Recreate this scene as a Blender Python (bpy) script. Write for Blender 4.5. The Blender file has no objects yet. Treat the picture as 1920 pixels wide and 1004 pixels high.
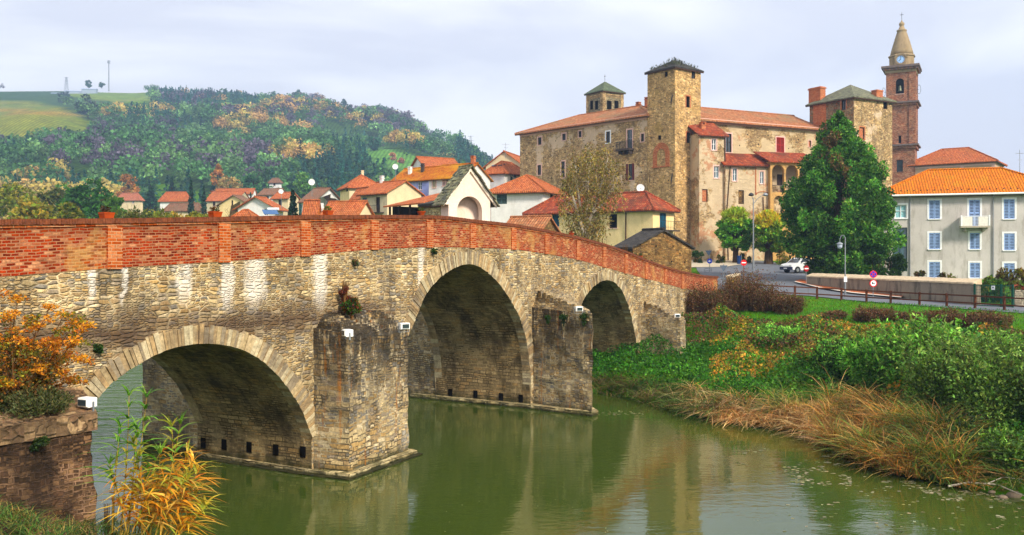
EXPO = 0.75
HAZE = 0.00045
import bpy, math, random
import numpy as np
from mathutils import Vector, noise as mn
from mathutils.geometry import tessellate_polygon
R = math.radians
C = bpy.context.scene.collection
FPX, CX, CY, HC = 1700.0, 960.0, 482.0, 6.25      # focal length in photo pixels, horizon row, eye height over the water
random.seed(7); RG = np.random.default_rng(11)

def G(px, Y): return ((px-CX)/FPX*Y, Y)
def ZP(py, Y): return HC+(CY-py)/FPX*Y

# ---------------------------------------------------------------- scene frame helpers
class Fr:
    "local frame: x along the front, y going back, z up"
    def __init__(s, X, Y, Z=0.0, phi=0.0):
        s.X, s.Y, s.Z, s.p = X, Y, Z, phi; s.c, s.s = math.cos(phi), math.sin(phi)
    def w(s, x, y, z=0.0): return (s.X+x*s.c-y*s.s, s.Y+x*s.s+y*s.c, s.Z+z)
    def front(s, px, py, y=0.0):
        k = (px-CX)/FPX
        ox, oy = s.X-y*s.s, s.Y+y*s.c
        u = (k*oy-ox)/(s.c-k*s.s); Yd = oy+u*s.s
        return u, ZP(py, Yd)-s.Z
    def side(s, px, py, x):
        k = (px-CX)/FPX
        ox, oy = s.X+x*s.c, s.Y+x*s.s
        v = (k*oy-ox)/(-s.s-k*s.c); Yd = oy+v*s.c
        return v, ZP(py, Yd)-s.Z

def between(a, b, Z=0.0):
    "frame with origin at plan point a and x axis to plan point b; returns frame and length"
    dx, dy = b[0]-a[0], b[1]-a[1]
    return Fr(a[0], a[1], Z, math.atan2(dy, dx)), math.hypot(dx, dy)

def thing(name, label, cat, fr=None, loc=None, rz=0.0, group=None):
    o = bpy.data.objects.new(name, None); C.objects.link(o)
    if fr is not None: loc = (fr.X, fr.Y, fr.Z); rz = fr.p
    o.location = loc or (0, 0, 0); o.rotation_euler = (0, 0, rz); o.empty_display_size = .2
    o['label'] = label; o['category'] = cat
    if group: o['group'] = group
    return o
def tag(o, label, cat, group=None):
    o['label'] = label; o['category'] = cat
    if group: o['group'] = group
    return o

class MB:
    def __init__(s): s.v = []; s.f = []; s.uv = []; s.mi = []; s.tints = None
    def face(s, pts, uv=None, mi=0):
        b = len(s.v); s.v += [tuple(p) for p in pts]; s.f.append(tuple(range(b, b+len(pts)))); s.mi.append(mi)
        if uv is None:
            P = [Vector(p) for p in pts]
            n = Vector((0, 0, 0))
            for i in range(1, len(P)-1): n += (P[i]-P[0]).cross(P[i+1]-P[0])
            if n.length < 1e-12: n = Vector((0, 0, 1))
            n.normalize()
            if abs(n.z) > .985: t, q = Vector((1, 0, 0)), Vector((0, 1, 0))
            else:
                t = Vector((-n.y, n.x, 0)).normalized(); q = n.cross(t)
                if q.z < 0: q = -q
            uv = [(p.dot(t)+.37*abs(n.y), p.dot(q)) for p in P]
        s.uv += list(uv)
    def box(s, x0, x1, y0, y1, z0, z1, mi=0):
        a = [(x0,y0,z0),(x1,y0,z0),(x1,y1,z0),(x0,y1,z0),(x0,y0,z1),(x1,y0,z1),(x1,y1,z1),(x0,y1,z1)]
        for q in ((0,1,5,4),(1,2,6,5),(2,3,7,6),(3,0,4,7),(4,5,6,7),(3,2,1,0)): s.face([a[i] for i in q], mi=mi)
    def obox(s, c, ax, ay, az, mi=0):
        c, ax, ay, az = map(Vector, (c, ax, ay, az))
        a = [c+i*ax+j*ay+k*az for k in (-1, 1) for j in (-1, 1) for i in (-1, 1)]
        for q in ((0,1,5,4),(1,3,7,5),(3,2,6,7),(2,0,4,6),(4,5,7,6),(2,3,1,0)): s.face([a[i] for i in q], mi=mi)
    def prism(s, poly, z0, z1, mi=0, bottom=True):
        "poly: plan points; z1 may be a list of heights"
        n = len(poly); zt = z1 if isinstance(z1, (list, tuple)) else [z1]*n
        for i in range(n):
            j = (i+1) % n; a, b = poly[i], poly[j]
            s.face([(a[0],a[1],z0),(b[0],b[1],z0),(b[0],b[1],zt[j]),(a[0],a[1],zt[i])], mi=mi)
        s.face([(p[0], p[1], zt[i]) for i, p in enumerate(poly)], mi=mi)
        if bottom: s.face([(p[0], p[1], z0) for p in reversed(poly)], mi=mi)
    def extr(s, poly, fn, d0, d1, mi=0):
        "poly in 2D extruded between depths d0,d1 through fn(a,b,d)->xyz; tessellates the caps"
        n = len(poly)
        tri = tessellate_polygon([[Vector((p[0], p[1], 0)) for p in poly]])
        for d in (d0, d1):
            for t in tri:
                s.face([fn(poly[i][0], poly[i][1], d) for i in t], uv=[poly[i] for i in t], mi=mi)
        for i in range(n):
            a, b = poly[i], poly[(i+1) % n]
            s.face([fn(a[0],a[1],d0), fn(b[0],b[1],d0), fn(b[0],b[1],d1), fn(a[0],a[1],d1)], mi=mi)
    def tube(s, p0, p1, r0, r1=None, n=8, mi=0, caps=True):
        r1 = r0 if r1 is None else r1
        p0, p1 = Vector(p0), Vector(p1); d = (p1-p0)
        if d.length < 1e-6: return
        d.normalize(); a = d.orthogonal().normalized(); b = d.cross(a)
        r = []
        for p, rr in ((p0, r0), (p1, r1)):
            r.append([p+rr*(math.cos(2*math.pi*i/n)*a+math.sin(2*math.pi*i/n)*b) for i in range(n)])
        for i in range(n):
            j = (i+1) % n; s.face([r[0][i], r[0][j], r[1][j], r[1][i]], mi=mi)
        if caps: s.face(r[0][::-1], mi=mi); s.face(r[1], mi=mi)
    def path(s, pts, rr, n=7, mi=0):
        for i in range(len(pts)-1): s.tube(pts[i], pts[i+1], rr[i], rr[i+1], n, mi, caps=(i in (0, len(pts)-2)))
    def lathe(s, prof, n=16, c=(0,0,0), rot=0.0, mi=0, sq=False):
        k = math.pi/n if sq else 0
        ring = [[(c[0]+r*math.cos(rot+k+2*math.pi*i/n), c[1]+r*math.sin(rot+k+2*math.pi*i/n), c[2]+z) for i in range(n)] for r, z in prof]
        for q in range(len(ring)-1):
            for i in range(n):
                j = (i+1) % n; s.face([ring[q][i], ring[q][j], ring[q+1][j], ring[q+1][i]], mi=mi)
        if prof[0][0] > 1e-4: s.face(ring[0][::-1], mi=mi)
        if prof[-1][0] > 1e-4: s.face(ring[-1], mi=mi)
    def slab(s, polys, t, mi=0):
        "a folded sheet (roof) of thickness t: polys are the top faces"
        from collections import Counter
        key = lambda p: (round(p[0], 4), round(p[1], 4), round(p[2], 4))
        ed = Counter()
        for P in polys:
            for i in range(len(P)):
                ed[frozenset((key(P[i]), key(P[(i+1) % len(P)])))] += 1
        for P in polys:
            s.face(P, mi=mi); s.face([(p[0], p[1], p[2]-t) for p in P][::-1], mi=mi)
            for i in range(len(P)):
                a, b = P[i], P[(i+1) % len(P)]
                if ed[frozenset((key(a), key(b)))] == 1:
                    s.face([(a[0],a[1],a[2]-t), (b[0],b[1],b[2]-t), b, a], mi=mi)
    def ball(s, c, r, n=8, m=6, mi=0):
        rx, ry, rz = (r, r, r) if not isinstance(r, (tuple, list)) else r
        P = lambda i, j: (c[0]+rx*math.sin(math.pi*i/m)*math.cos(2*math.pi*j/n), c[1]+ry*math.sin(math.pi*i/m)*math.sin(2*math.pi*j/n), c[2]+rz*math.cos(math.pi*i/m))
        for i in range(m):
            for j in range(n):
                q = [P(i, j), P(i+1, j), P(i+1, j+1), P(i, j+1)]
                if i == 0: q = q[:3]
                elif i == m-1: q = [q[0], q[1], q[3]]
                s.face(q, mi=mi)
    def build(s, name, mat, parent=None, smooth=False, weld=False, fr=None):
        me = bpy.data.meshes.new(name); me.from_pydata(s.v, [], s.f)
        l = me.uv_layers.new(name='UVMap'); l.data.foreach_set('uv', np.array(s.uv, dtype=np.float32).ravel())
        for m in (mat if isinstance(mat, (list, tuple)) else [mat]): me.materials.append(m)
        if max(s.mi or [0]): me.polygons.foreach_set('material_index', s.mi)
        if weld or smooth:
            import bmesh
            bm = bmesh.new(); bm.from_mesh(me); bmesh.ops.remove_doubles(bm, verts=bm.verts, dist=.0005); bm.to_mesh(me); bm.free()
        if smooth: me.polygons.foreach_set('use_smooth', [True]*len(me.polygons))
        me.update()
        o = bpy.data.objects.new(name, me); C.objects.link(o)
        if parent is not None: o.parent = parent
        elif fr is not None: o.location = (fr.X, fr.Y, fr.Z); o.rotation_euler = (0, 0, fr.p)
        return o

def copy_tree(o, parent=None):
    c = o.copy(); C.objects.link(c); c.parent = parent
    for ch in list(o.children): copy_tree(ch, c)
    return c

def np_mesh(name, V, k, mat, tint=None, parent=None, loc=None):
    "V: (n*k,3) array of separate k-gons, tint: (n,3) colour per face"
    n = len(V)//k
    me = bpy.data.meshes.new(name)
    me.vertices.add(n*k); me.vertices.foreach_set('co', V.astype(np.float32).ravel())
    me.loops.add(n*k); me.loops.foreach_set('vertex_index', np.arange(n*k, dtype=np.int32))
    me.polygons.add(n); me.polygons.foreach_set('loop_start', np.arange(0, n*k, k, dtype=np.int32))
    try: me.polygons.foreach_set('loop_total', np.full(n, k, dtype=np.int32))
    except Exception: pass
    if tint is not None:
        a = me.attributes.new('tint', 'FLOAT_COLOR', 'POINT')
        a.data.foreach_set('color', np.repeat(np.c_[tint**1.12, np.ones(n)], k, axis=0).astype(np.float32).ravel())
    me.materials.append(mat); me.update(calc_edges=True); me.validate()
    o = bpy.data.objects.new(name, me); C.objects.link(o)
    if parent is not None: o.parent = parent
    elif loc is not None: o.location = loc
    return o

def unit(a): return a/np.maximum(np.linalg.norm(a, axis=1, keepdims=True), 1e-9)
def leaf_quads(P, size, up=None, elong=1.6, dirs=None):
    "rhombic leaves at points P; size (n,), dirs optional main direction"
    n = len(P); d = unit(RG.normal(size=(n, 3))) if dirs is None else unit(dirs)
    e = unit(np.cross(d, RG.normal(size=(n, 3))))
    sz = np.broadcast_to(size, (n,))[:, None]
    a = P-d*sz*elong*.5; b = P+e*sz*.5; c = P+d*sz*elong*.5; f = P-e*sz*.5
    return np.stack([a, b, c, f], 1).reshape(-1, 3)
def blob_points(c, r, n, shell=.55):
    d = unit(RG.normal(size=(n, 3))); t = shell+(1-shell)*RG.random((n, 1))**.6
    return np.array(c)+d*t*np.array(r)
def tints(n, cols, jit=.18, wts=None):
    cols = np.array(cols, float); i = RG.choice(len(cols), n, p=wts)
    return np.clip(cols[i]*(1+jit*RG.normal(size=(n, 1)))*(1+.06*RG.normal(size=(n, 3))), .002, .95)

# ---------------------------------------------------------------- material helpers
class NT:
    def __init__(s, name):
        s.m = bpy.data.materials.new(name); s.m.use_nodes = True; s.t = s.m.node_tree; s.t.nodes.clear()
    def n(s, typ, **kw):
        x = s.t.nodes.new('ShaderNode'+typ)
        for k, v in kw.items():
            if k in x.inputs: s.put(x.inputs[k], v)
            else: setattr(x, k, v)
        return x
    def put(s, sock, v):
        if isinstance(v, bpy.types.NodeSocket): s.t.links.new(v, sock)
        elif isinstance(v, (tuple, list)) and len(v) == 3 and sock.type == 'RGBA': sock.default_value = (*v, 1)
        else: sock.default_value = v
    def math(s, op, a, b=0.0, c=None, clamp=False):
        x = s.t.nodes.new('ShaderNodeMath'); x.operation = op; x.use_clamp = clamp
        s.put(x.inputs[0], a); s.put(x.inputs[1], b)
        if c is not None: s.put(x.inputs[2], c)
        return x.outputs[0]
    def mix(s, f, a, b, blend='MIX'):
        x = s.t.nodes.new('ShaderNodeMix'); x.data_type = 'RGBA'; x.blend_type = blend
        s.put(x.inputs[0], f); s.put(x.inputs[6], a); s.put(x.inputs[7], b)
        return x.outputs[2]
    def ramp(s, f, stops, const=False):
        x = s.t.nodes.new('ShaderNodeValToRGB'); s.put(x.inputs[0], f); r = x.color_ramp
        if const: r.interpolation = 'CONSTANT'
        while len(r.elements) < len(stops): r.elements.new(.5)
        for e, (p, c) in zip(r.elements, stops):
            e.position = p; e.color = (*c, 1) if isinstance(c, (tuple, list)) else (c, c, c, 1)
        return x.outputs[0]
    def even(s, f, cols): return s.ramp(f, [(i/max(1, len(cols)), c) for i, c in enumerate(cols)], True)
    def noise(s, vec, scale, detail=4, rough=.6, dim='3D'):
        x = s.t.nodes.new('ShaderNodeTexNoise'); x.noise_dimensions = dim
        s.put(x.inputs['Vector'], vec); x.inputs['Scale'].default_value = scale
        x.inputs['Detail'].default_value = detail; x.inputs['Roughness'].default_value = rough
        return x.outputs[0]
    def uv(s): return s.n('TexCoord').outputs['UV']
    def obj(s): return s.n('TexCoord').outputs['Object']
    def scale(s, v, sc, loc=(0,0,0)):
        x = s.n('Mapping'); s.put(x.inputs[0], v); x.inputs['Scale'].default_value = sc; x.inputs['Location'].default_value = loc
        return x.outputs[0]
    def warp(s, v, scale, amt):
        x = s.t.nodes.new('ShaderNodeTexNoise'); s.put(x.inputs['Vector'], v); x.inputs['Scale'].default_value = scale; x.inputs['Detail'].default_value = 2
        y = s.n('VectorMath', operation='SUBTRACT'); s.put(y.inputs[0], x.outputs['Color']); y.inputs[1].default_value = (.5, .5, .5)
        z = s.n('VectorMath', operation='SCALE'); s.put(z.inputs[0], y.outputs[0]); z.inputs['Scale'].default_value = amt
        w = s.n('VectorMath', operation='ADD'); s.put(w.inputs[0], v); s.put(w.inputs[1], z.outputs[0])
        return w.outputs[0]
    def out(s, col, rough=.85, bump=None, bs=.5, bd=.02, spec=.25, metal=0.0, disp=None):
        if metal == 0 and bump is not None:
            g = s.n('Gamma'); s.put(g.inputs[0], col); g.inputs[1].default_value = 1.30
            hs = s.n('HueSaturation'); hs.inputs['Saturation'].default_value = 1.08; hs.inputs['Value'].default_value = 1.32; s.put(hs.inputs['Color'], g.outputs[0]); col = hs.outputs[0]
        p = s.n('BsdfPrincipled'); s.put(p.inputs['Base Color'], col); s.put(p.inputs['Roughness'], rough)
        p.inputs['Specular IOR Level'].default_value = spec; p.inputs['Metallic'].default_value = metal
        if bump is not None:
            b = s.n('Bump'); b.inputs['Strength'].default_value = bs; b.inputs['Distance'].default_value = bd
            s.put(b.inputs['Height'], bump); s.put(p.inputs['Normal'], b.outputs[0])
        o = s.n('OutputMaterial'); s.put(o.inputs[0], p.outputs[0]); s.p = p
        return s.m

def m_stone(name, cols, mortar, sx, sy, rand=.75, mw=.06, warp=.12, tone=((.7,.7,.7),(1.15,1.12,1.05)), tsc=.35, dark=None, darkamt=.45, extra=None, bs=.9, bd=.04):
    N = NT(name); uv = N.uv(); ob = N.obj()
    w = N.warp(uv, 1.3, warp); w = N.warp(w, 6, warp*.25)
    sc = N.scale(w, (1/sx, 1/sy, 1))
    v1 = N.n('TexVoronoi', voronoi_dimensions='2D', feature='F1'); N.put(v1.inputs['Vector'], sc); v1.inputs['Scale'].default_value = 1; v1.inputs['Randomness'].default_value = rand
    v2 = N.n('TexVoronoi', voronoi_dimensions='2D', feature='DISTANCE_TO_EDGE'); N.put(v2.inputs['Vector'], sc); v2.inputs['Scale'].default_value = 1; v2.inputs['Randomness'].default_value = rand
    sc2 = N.scale(w, (1.9/sx, 1.75/sy, 1), (7.7, 3.1, 0)); sel = N.ramp(N.noise(N.scale(uv, (.7, 1.5, 1)), 1.3, 3, .6), [(.5, 0.0), (.51, 1.0)])
    v3 = N.n('TexVoronoi', voronoi_dimensions='2D', feature='F1'); N.put(v3.inputs['Vector'], sc2); v3.inputs['Scale'].default_value = 1; v3.inputs['Randomness'].default_value = rand
    v4 = N.n('TexVoronoi', voronoi_dimensions='2D', feature='DISTANCE_TO_EDGE'); N.put(v4.inputs['Vector'], sc2); v4.inputs['Scale'].default_value = 1; v4.inputs['Randomness'].default_value = rand
    sp = N.n('SeparateColor'); N.put(sp.inputs[0], N.mix(sel, v1.outputs['Color'], v3.outputs['Color']))
    c = N.even(sp.outputs[0], cols)
    fine = N.noise(ob, 14, 5, .7); c = N.mix(1.0, c, N.ramp(fine, [(.25, .55), (.75, 1.35)]), 'MULTIPLY')
    vs = N.ramp(sp.outputs[1], [(0, .72), (1, 1.22)]); c = N.mix(1.0, c, vs, 'MULTIPLY')
    big = N.noise(ob, tsc, 5, .65); c = N.mix(1.0, c, N.ramp(big, [(.3, tone[0]), (.7, tone[1])]), 'MULTIPLY')
    dist = N.mix(sel, v2.outputs['Distance'], v4.outputs['Distance'])
    ed = N.math('ADD', dist, N.math('MULTIPLY', N.math('SUBTRACT', fine, .5), .09))
    mm = N.ramp(ed, [(mw*.5, 1.0), (mw*1.3, 0.0)])
    joint = N.noise(ob, 1.1, 3, .6)
    mc = N.mix(N.ramp(joint, [(.42, 0.0), (.6, 1.0)]), mortar, tuple(x*.28 for x in mortar))
    mc = N.mix(1.0, mc, N.ramp(fine, [(.2, .7), (.8, 1.2)]), 'MULTIPLY')
    c = N.mix(mm, c, mc)
    if dark:
        dn = N.noise(N.scale(ob, (1, 1, .35)), .9, 6, .7)
        c = N.mix(N.math('MULTIPLY', N.ramp(dn, [(.5, 0.0), (.66, 1.0)]), darkamt), c, dark)
    if extra: c = extra(N, c, uv, ob)
    h = N.math('ADD', N.ramp(ed, [(0, 0.0), (mw*3, 1.0)]), N.math('MULTIPLY', fine, .5))
    h = N.math('ADD', h, N.math('MULTIPLY', sp.outputs[2], .5))
    return N.out(c, .92, h, bs, bd, spec=.15)

def m_course(name, cols, mortar, bw=.42, bh=.14, warp=.07, ms=.016, tone=((.7,.7,.7),(1.15,1.12,1.05)), tsc=.35, dark=None, darkamt=.45, extra=None, bs=.9, bd=.04):
    "coursed stone of uneven lengths: two brick patterns of different height, chosen by area"
    N = NT(name); uv = N.uv(); ob = N.obj()
    w = N.warp(N.warp(uv, .9, warp*1.6), 4.5, warp*.55)
    def br(sx, sy, off):
        b = N.n('TexBrick'); N.put(b.inputs['Vector'], N.scale(w, (1, 1, 1), (off, off*.7, 0))); b.offset = .5; b.squash = .62; b.squash_frequency = 3
        for k, v in (('Color1', (0,0,0,1)), ('Color2', (1,1,1,1)), ('Mortar', (.5,.5,.5,1)), ('Scale', 1), ('Mortar Size', ms), ('Mortar Smooth', .45), ('Brick Width', sx), ('Row Height', sy)): b.inputs[k].default_value = v
        return b
    b1, b2 = br(bw, bh, 0), br(bw*.62, bh*.62, 3.3)
    sel = N.ramp(N.noise(N.scale(uv, (.5, 1.6, 1)), 1.1, 2, .5), [(.5, 0.0), (.505, 1.0)])
    f = N.mix(sel, b1.outputs['Color'], b2.outputs['Color']); mo = N.mix(sel, b1.outputs['Fac'], b2.outputs['Fac'])
    rnd = N.n('TexWhiteNoise', noise_dimensions='1D'); N.put(rnd.inputs['W'], N.math('MULTIPLY', f, 91.7))
    c = N.even(rnd.outputs[0], cols)
    fine = N.noise(ob, 14, 5, .7); c = N.mix(1.0, c, N.ramp(fine, [(.25, .55), (.75, 1.35)]), 'MULTIPLY')
    big = N.noise(ob, tsc, 5, .65); c = N.mix(1.0, c, N.ramp(big, [(.3, tone[0]), (.7, tone[1])]), 'MULTIPLY')
    joint = N.noise(ob, 1.1, 3, .6); mc = N.mix(N.ramp(joint, [(.40, 0.0), (.58, 1.0)]), mortar, tuple(x*.22 for x in mortar))
    c = N.mix(N.math('MULTIPLY', mo, .95), c, mc)
    if dark:
        dn = N.noise(N.scale(ob, (1, 1, .35)), .9, 6, .7); c = N.mix(N.math('MULTIPLY', N.ramp(dn, [(.48, 0.0), (.64, 1.0)]), darkamt), c, dark)
    if extra: c = extra(N, c, uv, ob)
    h = N.math('ADD', N.math('MULTIPLY', N.math('SUBTRACT', 1, mo), 1.0), N.math('MULTIPLY', fine, .6)); h = N.math('ADD', h, N.math('MULTIPLY', rnd.outputs[0], .5))
    return N.out(c, .92, h, bs, bd, spec=.15)

def m_brick(name, cols, mortar, bw=.25, bh=.07, warp=.02, big=((.75,.75,.75),(1.15,1.1,1.05)), extra=None, bs=.7, ms=.009, bd=.012, tsc=.5):
    N = NT(name); uv = N.uv(); ob = N.obj(); w = N.warp(uv, 3, warp)
    b = N.n('TexBrick'); N.put(b.inputs['Vector'], w)
    for k, v in (('Color1', (0,0,0,1)), ('Color2', (1,1,1,1)), ('Mortar', (.5,.5,.5,1)), ('Scale', 1), ('Mortar Size', ms), ('Mortar Smooth', .3), ('Brick Width', bw), ('Row Height', bh)): b.inputs[k].default_value = v
    fine = N.noise(ob, 18, 4, .7)
    c = N.ramp(b.outputs['Color'], [(i/(len(cols)-1), x) for i, x in enumerate(cols)])
    c = N.mix(1.0, c, N.ramp(fine, [(.25, .6), (.75, 1.35)]), 'MULTIPLY')
    bg = N.noise(ob, tsc, 5, .65); c = N.mix(1.0, c, N.ramp(bg, [(.3, big[0]), (.7, big[1])]), 'MULTIPLY')
    c = N.mix(N.math('MULTIPLY', b.outputs['Fac'], .9), c, mortar)
    if extra: c = extra(N, c, uv, ob)
    h = N.math('ADD', N.math('MULTIPLY', N.math('SUBTRACT', 1, b.outputs['Fac']), 1.0), N.math('MULTIPLY', fine, .5))
    return N.out(c, .9, h, bs, bd, spec=.15)

def m_tiles(name, cols, lichen=(.16,.13,.05), la=.3, tw=.24, th=.38, tsc=.5):
    N = NT(name); uv = N.uv(); ob = N.obj()
    b = N.n('TexBrick'); N.put(b.inputs['Vector'], uv); b.offset = 0.0
    for k, v in (('Color1', (0,0,0,1)), ('Color2', (1,1,1,1)), ('Mortar', (.3,.3,.3,1)), ('Scale', 1), ('Mortar Size', .028), ('Mortar Smooth', 1), ('Brick Width', tw), ('Row Height', th)): b.inputs[k].default_value = v
    c = N.ramp(b.outputs['Color'], [(i/(len(cols)-1), x) for i, x in enumerate(cols)])
    fine = N.noise(ob, 5, 5, .7); c = N.mix(1.0, c, N.ramp(fine, [(.3, .68), (.7, 1.25)]), 'MULTIPLY')
    c = N.mix(N.math('MULTIPLY', b.outputs['Fac'], .62), c, (.05, .03, .02))
    ln = N.noise(ob, tsc, 6, .72)
    c = N.mix(N.math('MULTIPLY', N.ramp(ln, [(.48, 0.0), (.62, 1.0)]), la), c, lichen)
    sx = N.n('SeparateXYZ'); N.put(sx.inputs[0], uv)
    wv = N.math('SINE', N.math('MULTIPLY', sx.outputs[0], 2*math.pi/tw))
    h = N.math('ADD', N.math('MULTIPLY', wv, .5), N.math('MULTIPLY', N.math('FRACT', N.math('DIVIDE', sx.outputs[1], th)), -.5))
    h = N.math('ADD', h, N.math('MULTIPLY', fine, .4))
    return N.out(c, .85, h, .9, .06, spec=.2)

def m_plaster(name, col, stain=(.25,.22,.18), sa=.35, under=None, ua=.0, uth=.6, rough=.9, tsc=.6):
    N = NT(name); uv = N.uv(); ob = N.obj()
    n1 = N.noise(ob, tsc, 6, .65); n2 = N.noise(N.scale(ob, (1, 1, .25)), 1.6, 5, .7); n3 = N.noise(ob, 12, 4, .6)
    c = N.mix(1.0, col, N.ramp(n1, [(.3, .86), (.7, 1.08)]), 'MULTIPLY')
    c = N.mix(1.0, c, N.ramp(n3, [(.2, .9), (.8, 1.08)]), 'MULTIPLY')
    c = N.mix(N.math('MULTIPLY', N.ramp(n2, [(.5, 0.0), (.72, 1.0)]), sa), c, stain)
    h = n3
    if under:
        b = N.n('TexVoronoi', voronoi_dimensions='2D'); N.put(b.inputs['Vector'], N.scale(N.warp(uv, 2, .1), (3.2, 7, 1))); b.inputs['Scale'].default_value = 1
        sp = N.n('SeparateColor'); N.put(sp.inputs[0], b.outputs['Color'])
        uc = N.even(sp.outputs[0], under)
        uc = N.mix(1.0, uc, N.ramp(n3, [(.2, .65), (.8, 1.25)]), 'MULTIPLY')
        mk = N.ramp(N.noise(N.warp(ob, 1, .8), .42, 7, .7), [(uth, 0.0), (uth+.05, 1.0)])
        c = N.mix(N.math('MULTIPLY', mk, ua), c, uc); h = N.math('SUBTRACT', n3, mk)
    return N.out(c, rough, h, .4, .02, spec=.15)

def m_flat(name, col, rough=.6, var=.15, metal=0.0, spec=.3, sc=6, bump=True):
    N = NT(name); ob = N.obj(); n = N.noise(ob, sc, 5, .65)
    c = N.mix(1.0, col, N.ramp(n, [(.25, 1-var), (.75, 1+var)]), 'MULTIPLY')
    return N.out(c, N.math('ADD', rough-.08, N.math('MULTIPLY', n, .16)), n if bump else None, .25, .01, spec=spec, metal=metal)

def m_leaf(name, trans=.35, col=None, var=.25, rough=.6):
    N = NT(name)
    if col is None:
        a = N.n('Attribute'); a.attribute_name = 'tint'; c = a.outputs['Color']
    else: c = N.mix(0, col, col)
    g = N.n('NewGeometry'); rnd = N.ramp(g.outputs['Random Per Island'], [(0, 1-var), (1, 1+var)])
    c = N.mix(1.0, c, rnd, 'MULTIPLY')
    p = N.n('BsdfPrincipled'); N.put(p.inputs['Base Color'], c); p.inputs['Roughness'].default_value = rough; p.inputs['Specular IOR Level'].default_value = .2
    t = N.n('BsdfTranslucent'); N.put(t.inputs['Color'], N.mix(1.0, c, (1.15, 1.1, .6), 'MULTIPLY'))
    x = N.n('MixShader'); x.inputs[0].default_value = trans; N.put(x.inputs[1], p.outputs[0]); N.put(x.inputs[2], t.outputs[0])
    o = N.n('OutputMaterial'); N.put(o.inputs[0], x.outputs[0]); return N.m

def m_bark(name, col):
    N = NT(name); ob = N.obj(); n = N.noise(N.scale(ob, (6, 6, 1.3)), 2, 6, .7)
    return N.out(N.mix(1.0, col, N.ramp(n, [(.3, .5), (.7, 1.3)]), 'MULTIPLY'), .95, n, .8, .03, spec=.1)
# ================================================================ camera, sky, sun
sc = bpy.context.scene
cam = bpy.data.objects.new('camera', bpy.data.cameras.new('camera')); C.objects.link(cam)
cam.location = (0, 0, HC); cam.rotation_euler = (R(90), 0, 0)
cam.data.sensor_width = 36; cam.data.lens = FPX/1920*36; cam.data.shift_y = -(502-CY)/1920
cam.data.clip_start = .1; cam.data.clip_end = 20000
sc.camera = cam
sc.view_settings.view_transform = 'Standard'; sc.view_settings.look = 'None'; sc.view_settings.gamma = 1
sc.view_settings.exposure = EXPO
sc.view_settings.use_curve_mapping = False
try:
    sc.cycles.use_denoising = True; sc.cycles.denoiser = 'OPENIMAGEDENOISE'
    sc.cycles.max_bounces = 6; sc.cycles.diffuse_bounces = 3; sc.cycles.glossy_bounces = 3; sc.cycles.transmission_bounces = 3
    sc.cycles.volume_bounces = 0; sc.cycles.transparent_max_bounces = 6; sc.cycles.use_fast_gi = False
    sc.cycles.caustics_reflective = False; sc.cycles.caustics_refractive = False
    sc.cycles.use_adaptive_sampling = True; sc.cycles.adaptive_threshold = .02
except Exception as e: print(e)

SUN_EL, SUN_AZ = 36.0, 142.0       # azimuth the light comes FROM: degrees clockwise from +Y
w = bpy.data.worlds.new('World'); sc.world = w; w.use_nodes = True
t = w.node_tree; t.nodes.clear()
def wn(typ): return t.nodes.new('ShaderNode'+typ)
sky = wn('TexSky'); sky.sky_type = 'NISHITA'; sky.sun_disc = False
sky.sun_elevation = R(SUN_EL); sky.sun_rotation = R(SUN_AZ); sky.air_density = 1.2; sky.dust_density = 2.0; sky.ozone_density = 1.5
tc = wn('TexCoord'); mp = wn('Mapping'); mp.inputs['Scale'].default_value = (1.0, 1.0, 3.2); mp.inputs['Location'].default_value = (2.3, .4, .15)
t.links.new(tc.outputs['Generated'], mp.inputs[0])
nz = wn('TexNoise'); nz.inputs['Scale'].default_value = 2.1; nz.inputs['Detail'].default_value = 7; nz.inputs['Roughness'].default_value = .52; nz.inputs['Distortion'].default_value = .5
t.links.new(mp.outputs[0], nz.inputs['Vector'])
cr = wn('ValToRGB'); t.links.new(nz.outputs[0], cr.inputs[0])
e = cr.color_ramp.elements; e[0].position = .42; e[0].color = (5.8, 5.85, 6.5, 1); e[1].position = .58; e[1].color = (7.75, 7.7, 7.8, 1)
mx = wn('Mix'); mx.data_type = 'RGBA'; mx.inputs[0].default_value = .93
t.links.new(sky.outputs[0], mx.inputs[6]); t.links.new(cr.outputs[0], mx.inputs[7])
bg = wn('Background'); bg.inputs['Strength'].default_value = .1; t.links.new(mx.outputs[2], bg.inputs[0])
wo = wn('OutputWorld'); t.links.new(bg.outputs[0], wo.inputs[0])

sl = bpy.data.lights.new('sun', 'SUN'); sl.energy = 3.2; sl.angle = R(11); sl.color = (1, .91, .76)
so = bpy.data.objects.new('sun', sl); C.objects.link(so)
az, el = R(SUN_AZ), R(SUN_EL)
sd = Vector((math.sin(az)*math.cos(el), math.cos(az)*math.cos(el), math.sin(el)))
so.rotation_euler = sd.to_track_quat('Z', 'Y').to_euler()

# ================================================================ bridge frame
V_B = 1930.0
_bt = (V_B-CX)/FPX; PHI_B = math.atan2(1, _bt)
BF = Fr(-5.77, 26.15, 0, PHI_B)

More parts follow.
